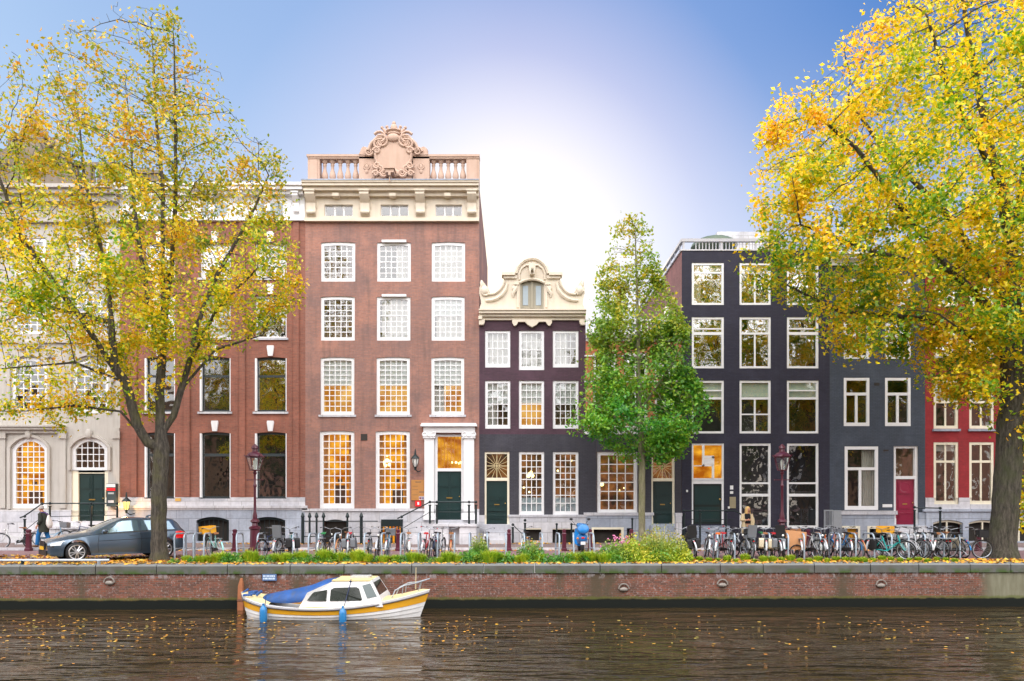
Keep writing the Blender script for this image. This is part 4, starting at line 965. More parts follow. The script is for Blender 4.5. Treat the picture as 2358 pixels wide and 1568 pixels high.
L(t, c, b.inputs['Base Color']); b.inputs['Roughness'].default_value = .85; b.inputs['Specular IOR Level'].default_value = .12; bump(t, b, br.outputs['Fac'], -.4, .012)
mb = MB(); mb.add([(-60, qy(-60), WZ-1), (60, qy(60), WZ-1), (60, qy(60), -.26), (-60, qy(-60), -.26)], [(0, 1, 2, 3)]); mb.build('brickwork', mq, qroot, smooth=False)
mcop, t, b, o = newmat('coping_stone'); pos = nn(t, 'ShaderNodeTexCoord').outputs['Object']; s = nn(t, 'ShaderNodeSeparateXYZ'); L(t, pos, s.inputs[0])
c = mixc(t, noise(t, pos, 1.1, 5, .6), (.055, .058, .052), (.165, .17, .16)); c = mixc(t, ramp(t, noise(t, pos, 2.2, 4, .6, (1, 1, .5)), [(.45, (0, 0, 0)), (.7, (.8, .8, .8))]), c, (.09, .075, .055))
lowm = m_(t, 'MULTIPLY_ADD', s.outputs[2], -1/.14, (1.37-.10)/.14, clamp=True); ms = ramp(t, noise(t, pos, 2.6, 5, .65, (1, 1, .6)), [(.44, (0, 0, 0)), (.56, (1, 1, 1))])
c = mixc(t, m_(t, 'MULTIPLY', lowm, ms), c, (.045, .085, .012)); tp = m_(t, 'GREATER_THAN', s.outputs[2], 1.37-.035); c = mixc(t, m_(t, 'MULTIPLY', tp, .5), c, (.25, .26, .26))
L(t, c, b.inputs['Base Color']); b.inputs['Roughness'].default_value = .8; bump(t, b, noise(t, pos, 12, 4), .4, .01)
mb = MB(); x = -40.
while x < 40:
    w = random.uniform(1.3, 2.3); y0, y1 = qy(x)-.05, qy(x+w)-.05; j = random.uniform(-.006, .006); g = .012
    mb.add([(x+g, y0+j, -.27), (x+w-g, y1+j, -.27), (x+w-g, y1+.5, -.27), (x+g, y0+.5, -.27), (x+g, y0+j, -.035), (x+w-g, y1+j, -.035), (x+w-g, y1+.5, .02), (x+g, y0+.5, .02), (x+g, y0+j+.03, .014), (x+w-g, y1+j+.03, .014)],
           [(0, 1, 5, 4), (4, 5, 9, 8), (8, 9, 6, 7), (1, 2, 6, 9, 5), (0, 4, 8, 7, 3), (0, 3, 2, 1), (2, 3, 7, 6)]); x += w
mb.build('coping', mcop, qroot, smooth=False)
mb = MB()
for dx, dy in ((253, 1342), (1436, 1357), (1663, 1347), (2028, 1348)):
    y = qy(X(dx, 23.3)); xx = X(dx, y); zz = Z(dy, y); mb.ball((xx, y-.03, zz), .14, .06, .07, 10, 6); mb.torus((xx, y-.05, zz+.02), .16, .022, 14, 5, a0=0, a1=180)
mb.build('mooring_anchor', mat('rusty_pale_iron', (.28, .25, .22), .7, .3, var=.5, scale=20), qroot)
# sign on the quay wall
sy = qy(X(620, 23.3)) - .06; sroot = empty('quay_sign', (X(620, sy), sy, Z(1330, sy))); tag(sroot, 'small blue sign with two rows of pale lettering on the quay wall above the boat', 'sign')
a, b_ = X(604, sy), X(636.5, sy); MB().box(a, b_, sy-.01, sy+.05, Z(1337, sy), Z(1322, sy)).build('sign_board', mat('blue_enamel', (.10, .17, .33), .35, var=.1), sroot, smooth=False)
mb = MB()
for row, ws in ((1326.5, (3, 1, 4, 2, 3, 2)), (1332.2, (2, 4, 1, 3, 2, 3))):
    u = a + .03; k = 0; tot = sum(ws) + .7*len(ws); sc = (b_-a-.06)/tot
    for w in ws:
        mb.box(u, u+w*sc, sy-.016, sy-.011, Z(row+2.0, sy), Z(row-2.0, sy)); u += (w+.7)*sc
mb.build('lettering', mat('pale_blue_lettering', (.55, .66, .80), .5), sroot, smooth=False)
# water
mw, t, b, o = newmat('canal_water'); pos = nn(t, 'ShaderNodeTexCoord').outputs['Object']
b.inputs['Base Color'].default_value = (.038, .025, .010, 1); b.inputs['Roughness'].default_value = .035; b.inputs['IOR'].default_value = 1.33; b.inputs['Specular IOR Level'].default_value = 1.0
n1 = noise(t, pos, .9, 4, .55, (.8, 2.2, 1)); n2 = noise(t, pos, 3.4, 4, .6, (.7, 1.7, 1)); n3 = noise(t, pos, .22, 2, .5)
hh = m_(t, 'ADD', m_(t, 'MULTIPLY', n1, .075), m_(t, 'MULTIPLY', n2, .015)); n4 = ramp(t, noise(t, pos, 1.05, 3, .5, (.55, 1.8, 1)), [(.42, (0, 0, 0)), (.75, (1, 1, 1))]); hh = m_(t, 'ADD', hh, m_(t, 'MULTIPLY', n4, .085)); hh = m_(t, 'MULTIPLY', hh, m_(t, 'MULTIPLY_ADD', n3, 2.6, -.5, clamp=False))
bn = nn(t, 'ShaderNodeBump'); bn.inputs['Strength'].default_value = 1; bn.inputs['Distance'].default_value = 1.15; L(t, hh, bn.inputs['Height']); L(t, bn.outputs[0], b.inputs['Normal'])
sheet('canal_water', [(-400, -5.5), (400, -5.5), (400, 35), (-400, 35)][:2] + [(60, qy(60)+.02), (-60, qy(-60)+.02)], WZ, mw)
mb = MB(); mb.box(-60, 60, -30, -4, -.4, 0); mb.box(-60, 60, -4.05, -3.6, -1.9, .02); tag(mb.build('near_bank_pavement', street_m, smooth=False), kind='structure')
# floating leaves
leafm, t, b, o = newmat('fallen_leaf'); gi = nn(t, 'ShaderNodeNewGeometry').outputs['Random Per Island']
L(t, ramp(t, gi, [(0, (.75, .45, .03)), (.35, (.80, .36, .03)), (.7, (.55, .22, .03)), (1, (.70, .60, .12))]), b.inputs['Base Color']); b.inputs['Roughness'].default_value = .6
rng = np.random.default_rng(3)
def leaf_scatter(name, pts, size, tilt, label, cat, z=None):
    mb = MB()
    for (x, y, zz) in pts:
        a = rng.uniform(0, 6.28); s_ = size * rng.uniform(.6, 1.4); c_, n_ = math.cos(a)*s_, math.sin(a)*s_; h1, h2 = rng.uniform(-tilt, tilt)*s_, rng.uniform(-tilt, tilt)*s_
        mb.v += [(x-c_, y-n_, zz-h1), (x+n_*.6, y-c_*.6, zz-h2), (x+c_, y+n_, zz+h1), (x-n_*.6, y+c_*.6, zz+h2)]; k = len(mb.v); mb.f.append((k-4, k-3, k-2, k-1))
    o = mb.build(name, leafm, smooth=False); tag(o, label, cat, kind='stuff'); return o
pts = []
while len(pts) < 650:
    dx, dy = rng.uniform(-40, 2400), 1412 + abs(rng.normal(0, 1)) * 38 + rng.uniform(0, 25)
    pr = 1.0 if dx < 620 else (.75 if dx < 1150 else .32)
    if dx > 560 and dx < 1000 and dy < 1425: continue
    if dy > 1540 or rng.uniform() > pr: continue
    y = 3.27*F/(dy-HZ); pts.append((X(dx, y), y, WZ+.012))
leaf_scatter('floating_leaves', pts, .046, .08, 'yellow and orange leaves floating on the brown canal water', 'leaves')
pts = [(x, qy(x)+rng.uniform(.1, 1.9), .03) for x in rng.uniform(-20, 20, 2600)] + [(x, rng.uniform(qy(x)+1, 27.5), .02) for x in rng.uniform(-20, -9, 1500)] + [(x, rng.uniform(30.0, 30.24), .02) for x in rng.uniform(-18, 18, 900)] + [(x, rng.uniform(33, 34.1), .12) for x in rng.uniform(-14, 4, 500)] + [(x, qy(x)+rng.uniform(-.02, .4), .03) for x in rng.uniform(-20, 20, 500)]
leaf_scatter('fallen_leaves', pts, .06, .5, 'orange and yellow leaves fallen along the quay edge and kerb', 'leaves')
# ---------------------------------------------------------------- trees: limbs grown by space colonisation towards points in the crown, leaves on the fine twigs
def inside(poly, x, z):
    c = np.zeros(len(x), bool); n = len(poly)
    for i in range(n):
        (x0, z0), (x1, z1) = poly[i], poly[(i+1) % n]
        if z0 == z1: continue
        k = ((z0 > z) != (z1 > z)) & (x < (x1-x0)*(z-z0)/(z1-z0)+x0); c ^= k
    return c
def grow_tree(name, label, cat, depth, base_dxdy, polyD, seedsD, n_attr, step, kill, infl, r_base, r_tip, bark, leaf, n_leaves, lsize, lspread, seed, thick=.75, up=.12, rleaf=.02, group='street trees along the canal', flat=.6, basez=0., bias=None, lowb=1.6):
    g = np.random.default_rng(seed)
    x0, z0 = X(base_dxdy[0], depth), basez
    poly = [(X(a, depth), Z(b, depth)) for a, b in polyD]
    px = np.array([p[0] for p in poly]); pz = np.array([p[1] for p in poly])
    A = np.zeros((0, 3))
    while len(A) < n_attr:
        xs = g.uniform(px.min(), px.max(), 4000); zs = g.uniform(pz.min(), pz.max(), 4000)
        ok = inside(poly, xs, zs); xs, zs = xs[ok], zs[ok]
        if bias is not None:
            k = g.uniform(0, 1, len(xs)) < bias(xs, zs); xs, zs = xs[k], zs[k]
        zz = np.clip(zs[:, None] + np.zeros(1), pz.min(), pz.max())[:, 0]
        # width of the crown at this height
        hl = []
        for zv in zz:
            xi = [(x1_-xa)*(zv-za)/(zb-za)+xa for (xa, za), (x1_, zb) in zip(poly, poly[1:]+poly[:1]) if (za > zv) != (zb > zv)]
            hl.append((min(xi), max(xi)) if xi else (x0-1, x0+1))
        hl = np.array(hl); cx = hl.mean(1); w = (hl[:, 1]-hl[:, 0])/2
        yw = np.sqrt(np.clip(w**2-(xs-cx)**2, .02, None))*thick; yw = np.minimum(yw, 5.5)
        A = np.vstack([A, np.stack([xs, depth + g.uniform(-1, 1, len(xs))*yw, zs], 1)])
    A = A[:n_attr]
    P = []; par = []; seedr = []
    def add_path(pts, start):
        cur = start
        for a, b in zip(pts, pts[1:]):
            a, b = Vector(a), Vector(b); k = max(1, int((b-a).length/step))
            for i in range(1, k+1):
                w_ = 0.03 * step
                P.append(tuple(a.lerp(b, i/k) + Vector((g.normal()*w_, g.normal()*w_, 0)))); par.append(cur); cur = len(P)-1
        return cur
    P.append((x0, depth, z0-.05)); par.append(-1)
    for (pl, yo) in seedsD:
        pts = [(X(a, depth), depth + yo*i/max(1, len(pl)-1), Z(b, depth)) for i, (a, b) in enumerate(pl)]
        if len(P) == 1: pts[0] = (x0, depth, z0); add_path(pts, 0)
        else:
            d = [(Vector(pts[0])-Vector(p)).length for p in P]; k = int(np.argmin(d)); pts[0] = P[k]; add_path(pts, k)
    P = np.array(P); par = list(par)
    near = np.full(len(A), -1); nd = np.full(len(A), 1e9)
    def upd(lo):
        Q = P[lo:]
        for c in range(0, len(A), 4000):
            d = np.linalg.norm(A[c:c+4000, None, :]-Q[None], axis=2); j = d.argmin(1); dm = d[np.arange(len(j)), j]
            b = dm < nd[c:c+4000]; idx = np.where(b)[0]+c; nd[idx] = dm[b]; near[idx] = j[b]+lo
    upd(0)
    for it in range(160):
        alive = nd < infl
        if not alive.any():
            if len(A) == 0 or nd.min() > infl*6: break
            alive = nd <= nd.min()*1.05
        v = A[alive]-P[near[alive]]; v /= (np.linalg.norm(v, axis=1, keepdims=True)+1e-9)
        ids = near[alive]; u, inv = np.unique(ids, return_inverse=True); s_ = np.zeros((len(u), 3)); np.add.at(s_, inv, v)
        s_ /= (np.linalg.norm(s_, axis=1, keepdims=True)+1e-9); s_ += g.normal(0, .14, s_.shape); s_[:, 2] += up; s_ /= np.linalg.norm(s_, axis=1, keepdims=True)
        new = P[u] + s_*step; lo = len(P); P = np.vstack([P, new]); par += list(u); upd(lo)
        keep = nd > kill; A, near, nd = A[keep], near[keep], nd[keep]
        if len(A) < n_attr*.01 or len(P) > 26000: break
    n = len(P); ch = [[] for _ in range(n)]
    for i in range(1, n): ch[par[i]].append(i)
    tips = sum(1 for i in range(n) if not ch[i]); ex = math.log(max(tips, 3))/math.log(r_base/r_tip)
    r = np.zeros(n)
    order = sorted(range(n), key=lambda i: -i)
    acc = np.zeros(n)
    for i in order:
        r[i] = r_tip if not ch[i] else acc[i]**(1/ex)
        if par[i] >= 0: acc[par[i]] += r[i]**ex
    hz = P[:, 2]-z0; r = r*(1+.45*np.exp(-np.clip(hz, 0, None)/.22)*(r > r_base*.7))
    mb = MB(); st = [(0, None)]
    while st:
        i, pr = st.pop(); chain = [] if pr is None else [pr]; cur = i
        while True:
            chain.append(cur)
            if not ch[cur]: break
            k = max(ch[cur], key=lambda j: r[j])
            for j in ch[cur]:
                if j != k: st.append((j, cur))
            cur = k
        rr = [r[j] for j in chain]
        if pr is not None: rr[0] = min(rr[0], rr[1]*1.3)
        m = 14 if rr[0] > .15 else 8 if rr[0] > .06 else 5 if rr[0] > .02 else 3
        mb.tube([P[j] for j in chain], [float(q) for q in rr], m, caps=False)
    root = empty(name, (x0, depth, z0)); tag(root, label, cat, group)
    mb.build('trunk', bark, root, ang=80)
    cand = np.where((r < rleaf) & (P[:, 2] > pz.min()-.6))[0]; fl = np.sin(P[cand, 0]*2.1+np.sin(P[cand, 2]*1.7))+np.sin(P[cand, 2]*2.7+P[cand, 1]*1.3)+np.sin(P[cand, 1]*2.3+P[cand, 0]*.9); wt = np.exp(.85*fl)*(1+lowb*np.clip(1-(P[cand, 2]-pz.min())/(pz.max()-pz.min())*1.15, 0, 1)); idx = g.choice(cand, n_leaves, p=wt/wt.sum())
    C = P[idx] + g.normal(0, lspread, (n_leaves, 3)); C[:, 2] -= abs(g.normal(0, lspread*.3, n_leaves))
    nr = g.normal(size=(n_leaves, 3))*.75+np.array([0, -.35, .55]); ax = np.cross(nr, g.normal(size=(n_leaves, 3))); ax /= np.linalg.norm(ax, axis=1, keepdims=True)
    bx = np.cross(ax, nr); bx /= np.linalg.norm(bx, axis=1, keepdims=True)
    s1 = lsize*g.uniform(.65, 1.25, (n_leaves, 1)); nx = np.cross(ax, bx)*s1*.22
    V = np.empty((n_leaves, 4, 3)); V[:, 0] = C-ax*s1; V[:, 1] = C+bx*s1*flat+nx; V[:, 2] = C+ax*s1; V[:, 3] = C-bx*s1*flat+nx
    V = V.reshape(-1, 3)-np.array(wpos(root)); me = bpy.data.meshes.new('crown'); me.vertices.add(len(V)); me.vertices.foreach_set('co', V.ravel().astype(np.float32))
    me.loops.add(len(V)); me.loops.foreach_set('vertex_index', np.arange(len(V), dtype=np.int32)); me.polygons.add(n_leaves); me.polygons.foreach_set('loop_start', np.arange(0, len(V), 4, dtype=np.int32))
    me.update(calc_edges=True); me.validate(); me.materials.append(leaf); o = bpy.data.objects.new('crown', me); COL.objects.link(o); o.parent = root; WPOS[o.name] = wpos(root)
    return root
def leaf_mat(name, stops, zlo, zhi, stops_hi, xs=None, trans=.45):
    m, t, b, o = newmat(name); t.nodes.remove(b); gi = nn(t, 'ShaderNodeNewGeometry').outputs['Random Per Island']
    pos = nn(t, 'ShaderNodeTexCoord').outputs['Object']; s = nn(t, 'ShaderNodeSeparateXYZ'); L(t, pos, s.inputs[0])
    cl = noise(t, pos, .55, 3, .6)
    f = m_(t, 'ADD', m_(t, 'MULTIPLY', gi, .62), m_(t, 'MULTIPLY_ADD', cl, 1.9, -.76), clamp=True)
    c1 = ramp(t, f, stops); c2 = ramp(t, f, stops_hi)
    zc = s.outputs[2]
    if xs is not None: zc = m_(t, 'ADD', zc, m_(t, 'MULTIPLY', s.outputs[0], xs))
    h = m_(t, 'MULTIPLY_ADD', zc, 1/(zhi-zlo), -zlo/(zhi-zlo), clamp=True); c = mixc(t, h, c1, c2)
    d = nn(t, 'ShaderNodeBsdfDiffuse'); tr = nn(t, 'ShaderNodeBsdfTranslucent'); gl = nn(t, 'ShaderNodeBsdfGlossy'); gl.inputs['Roughness'].default_value = .45
    L(t, c, d.inputs[0]); L(t, c, tr.inputs[0]); mx = nn(t, 'ShaderNodeMixShader'); mx.inputs[0].default_value = trans
    L(t, d.outputs[0], mx.inputs[1]); L(t, tr.outputs[0], mx.inputs[2]); m2 = nn(t, 'ShaderNodeMixShader'); m2.inputs[0].default_value = .05
    L(t, mx.outputs[0], m2.inputs[1]); L(t, gl.outputs[0], m2.inputs[2]); L(t, m2.outputs[0], o.inputs[0]); return m
def bark_mat(name, c1, c2, moss):
    m, t, b, o = newmat(name); pos = nn(t, 'ShaderNodeTexCoord').outputs['Object']
    n = ramp(t, noise(t, pos, 6, 6, .8, (2.2, 2.2, .4)), [(.38, (0, 0, 0)), (.62, (1, 1, 1))]); c = mixc(t, n, c1, c2)
    mo = ramp(t, noise(t, pos, 1.7, 4, .6), [(.45, (0, 0, 0)), (.65, (1, 1, 1))]); c = mixc(t, m_(t, 'MULTIPLY', mo, .55), c, moss)
    L(t, c, b.inputs['Base Color']); b.inputs['Roughness'].default_value = .9; bump(t, b, n, 1.0, .04); return m
bark1 = bark_mat('elm_bark', (.035, .030, .024), (.17, .145, .115), (.13, .125, .04))
bark2 = bark_mat('dark_elm_bark', (.03, .027, .02), (.15, .13, .10), (.075, .09, .03))
bark3 = bark_mat('young_bark', (.22, .20, .12), (.40, .37, .24), (.24, .26, .09))
YL = [(0, (.14, .36, .01)), (.33, (.42, .56, .01)), (.5, (.95, .80, .01)), (.75, (1.0, .68, .008)), (1, (1.0, .46, .01))]
YH = [(0, (.12, .20, .015)), (.35, (.36, .38, .02)), (.65, (.62, .42, .02)), (1, (.64, .24, .02))]
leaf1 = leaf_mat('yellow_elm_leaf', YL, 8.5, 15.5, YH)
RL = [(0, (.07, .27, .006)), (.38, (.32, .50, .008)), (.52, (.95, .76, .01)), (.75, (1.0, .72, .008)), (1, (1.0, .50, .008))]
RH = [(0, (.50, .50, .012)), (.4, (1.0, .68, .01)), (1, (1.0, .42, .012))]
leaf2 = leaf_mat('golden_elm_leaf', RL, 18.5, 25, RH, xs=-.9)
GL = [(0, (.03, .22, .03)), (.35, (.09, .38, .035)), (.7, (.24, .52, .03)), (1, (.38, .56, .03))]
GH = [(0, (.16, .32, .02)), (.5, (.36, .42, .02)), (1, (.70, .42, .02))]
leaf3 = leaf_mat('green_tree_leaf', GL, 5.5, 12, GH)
polyL = [(275, 30), (330, 30), (420, 50), (450, 95), (470, 190), (515, 130), (525, 250), (560, 300), (630, 330), (655, 400), (668, 440), (650, 520), (700, 630), (690, 690), (600, 750), (540, 800), (450, 840), (420, 880), (330, 960), (250, 910), (150, 985), (40, 975), (-10, 930), (120, 850), (40, 800), (-60, 780), (-90, 600), (-60, 420), (0, 340), (30, 180), (80, 230), (130, 130), (190, 60), (215, 120), (255, 130)]
growL = [([(367, 1288), (366, 1150), (372, 1030), (370, 1000)], 0), ([(370, 1000), (366, 894), (372, 788), (370, 600), (368, 420), (350, 250), (340, 60)], .3),
         ([(367, 1035), (345, 1020), (325, 980), (306, 886), (274, 839), (219, 749), (150, 650), (90, 560), (40, 400)], -1.2), ([(372, 1003), (396, 956), (411, 894), (425, 831), (440, 740), (485, 620), (560, 480), (600, 380)], .8),
         ([(274, 839), (235, 650), (190, 484), (150, 380), (120, 200)], 1.5), ([(366, 840), (330, 700), (285, 509), (262, 433), (240, 260), (210, 90)], 2.2), ([(372, 780), (410, 600), (430, 450), (440, 250), (450, 120)], -1.6),
         ([(340, 1010), (290, 950), (200, 940), (110, 955), (20, 960)], -1.4), ([(306, 886), (220, 850), (100, 880)], -2.4), ([(425, 831), (520, 740), (640, 660)], -2.0), ([(411, 894), (470, 790), (560, 740)], 2.0), ([(219, 749), (100, 700), (-20, 640)], 1.0)]
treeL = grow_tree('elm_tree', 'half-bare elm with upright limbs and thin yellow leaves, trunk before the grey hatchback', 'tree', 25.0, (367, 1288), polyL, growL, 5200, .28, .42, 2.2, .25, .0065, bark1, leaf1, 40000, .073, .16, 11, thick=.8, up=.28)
polyR = [(1735, 400), (1742, 300), (1800, 230), (1880, 190), (1900, 130), (1960, 70), (2040, 10), (2100, -80), (2250, -170), (2500, -160), (2640, 0), (2720, 300), (2690, 600), (2600, 850), (2480, 960), (2400, 930), (2385, 1000), (2375, 1190), (2335, 1210), (2322, 1110), (2350, 1040), (2345, 985), (2300, 1000), (2230, 940), (2160, 890), (2110, 880), (2130, 780), (2060, 770), (1990, 830), (1900, 770), (1840, 650), (1745, 650), (1700, 545), (1760, 560), (1740, 470)]
growR0 = [([(2305, 1283), (2318, 1150), (2327, 1000), (2330, 940)], 0), ([(2330, 940), (2340, 800), (2338, 600), (2320, 420), (2280, 250), (2250, 60), (2230, -100)], .6),
         ([(2330, 960), (2302, 800), (2255, 720), (2160, 640), (2050, 520), (1930, 380), (1850, 330)], -1.6), ([(2338, 700), (2200, 480), (2080, 330), (2000, 180)], 1.5), ([(2335, 880), (2450, 650), (2520, 400), (2540, 200)], -.8),
         ([(2325, 950), (2220, 890), (2130, 870)], -2.2), ([(2302, 800), (2150, 720), (1980, 690), (1850, 600)], 2.4), ([(2340, 800), (2420, 760), (2560, 700)], 1.8), ([(2338, 560), (2420, 300), (2440, 50)], 2.0), ([(2160, 640), (1990, 600), (1800, 560), (1760, 480)], -2.6), ([(2320, 420), (2150, 250), (2060, 120)], -2.0)]
growR = growR0 + [([(2330, 950), (2352, 1050), (2348, 1170)], -1.6), ([(2315, 900), (2250, 930), (2180, 900)], -2.0), ([(2302, 800), (2200, 800), (2080, 760)], -2.2)]
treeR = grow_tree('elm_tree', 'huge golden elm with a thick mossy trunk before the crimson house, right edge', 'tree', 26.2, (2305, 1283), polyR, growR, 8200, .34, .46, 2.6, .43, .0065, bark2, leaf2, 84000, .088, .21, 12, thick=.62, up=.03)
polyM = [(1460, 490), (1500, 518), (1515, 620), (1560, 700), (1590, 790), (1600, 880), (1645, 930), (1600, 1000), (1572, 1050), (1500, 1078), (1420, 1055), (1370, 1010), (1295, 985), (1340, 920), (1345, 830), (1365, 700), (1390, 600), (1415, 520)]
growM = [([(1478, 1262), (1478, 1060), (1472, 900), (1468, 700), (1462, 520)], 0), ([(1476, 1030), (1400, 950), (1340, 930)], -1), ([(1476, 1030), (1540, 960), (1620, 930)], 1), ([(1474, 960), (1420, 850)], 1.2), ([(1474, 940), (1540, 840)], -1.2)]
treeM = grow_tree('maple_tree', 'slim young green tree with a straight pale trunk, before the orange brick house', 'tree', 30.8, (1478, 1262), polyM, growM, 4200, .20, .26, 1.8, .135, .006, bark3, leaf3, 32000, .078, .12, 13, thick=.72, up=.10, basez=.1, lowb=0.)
# trees on the near bank, behind the viewer: only the windows and the water see them
leafN = leaf_mat('deep_green_elm_leaf', [(0, (.01, .05, .01)), (.6, (.03, .10, .015)), (1, (.20, .16, .02))], 8, 15, [(0, (.02, .06, .01)), (1, (.16, .12, .02))])
def far_copy(src, loc, rz, label, s=1.):
    c = copy_tree(src); c.location = loc; c.rotation_euler.z = rz; c.scale = (s, s, s); c['label'] = label
    for o in c.children:
        if o.name.startswith('crown'): o.material_slots[0].link = 'OBJECT'; o.material_slots[0].material = leafN
    return c
far_copy(treeL, (-12, -9, 0), 2.6, 'yellow elm on the near bank behind the viewer, to the left')
far_copy(treeL, (4, -9, 0), .5, 'yellow elm on the near bank straight behind the viewer')
far_copy(treeL, (-27, -8, 0), 2.2, 'yellow elm on the near bank behind the viewer, farthest left')
far_copy(treeL, (21, -11, 0), 3.6, 'yellow elm on the near bank behind the viewer, to the right', .95)
far_copy(treeL, (38, -7, 0), 1., 'yellow elm on the near bank behind the viewer, farthest right')
# plain canal houses behind those trees
brown = brick('umber_brick', (.16, .09, .06), (.11, .06, .045), (.12, .09, .07)); wn = glassmat('far_glass', .2)
for i, (x, w, hgt, m_b) in enumerate(((-96, 24, 16, brickC), (-72, 24, 14, brown), (-48, 13, 15, brown), (-34, 13.6, 17, brickC), (-20, 13.6, 14, brickD2), (-6, 13.6, 16, brown), (8, 13.6, 13.5, brickB), (22, 13.6, 17, brickD2), (36, 13.6, 15, brown), (49.6, 24, 16, brickC), (73.6, 24, 14, brown))):
    rt = empty('canal_house', (x+w/2, -24, 0)); tag(rt, ('%s plain house of the opposite row behind the viewer' % ((['far left'] + ORD[1:10] + ['far right'])[i] if i < 10 else 'farthest right')) , 'house', 'opposite houses behind the viewer')
    ops = [(x+w*(k+.5)/4-.6, x+w*(k+.5)/4+.6, z, z+1.9) for k in range(4) for z in np.arange(1, hgt-2.4, 3.2)]
    mb = MB(); grid_wall(mb, x, x+w, 0, hgt, ops, 0); mb.v = [(p[0], -24-p[1], p[2]) for p in mb.v]; mb.f = [f[::-1] for f in mb.f]
    mb.box(x, x+w, -34, -24.3, 0, hgt-.05); mb.build('wall', m_b, rt, smooth=False)
    for a, b_, c_, d in ops: MB().box(a, b_, -24.2, -24.15, c_, d).box(a+.08, b_-.08, -24.14, -24.12, c_+.1, d-.1).build('window', white if (a*7) % 1 < .3 else room_dark, rt, smooth=False)
    MB().box(x-.05, x+w-.02, -24.2, -23.5, hgt, hgt+.5).build('cornice', white, rt, smooth=False)
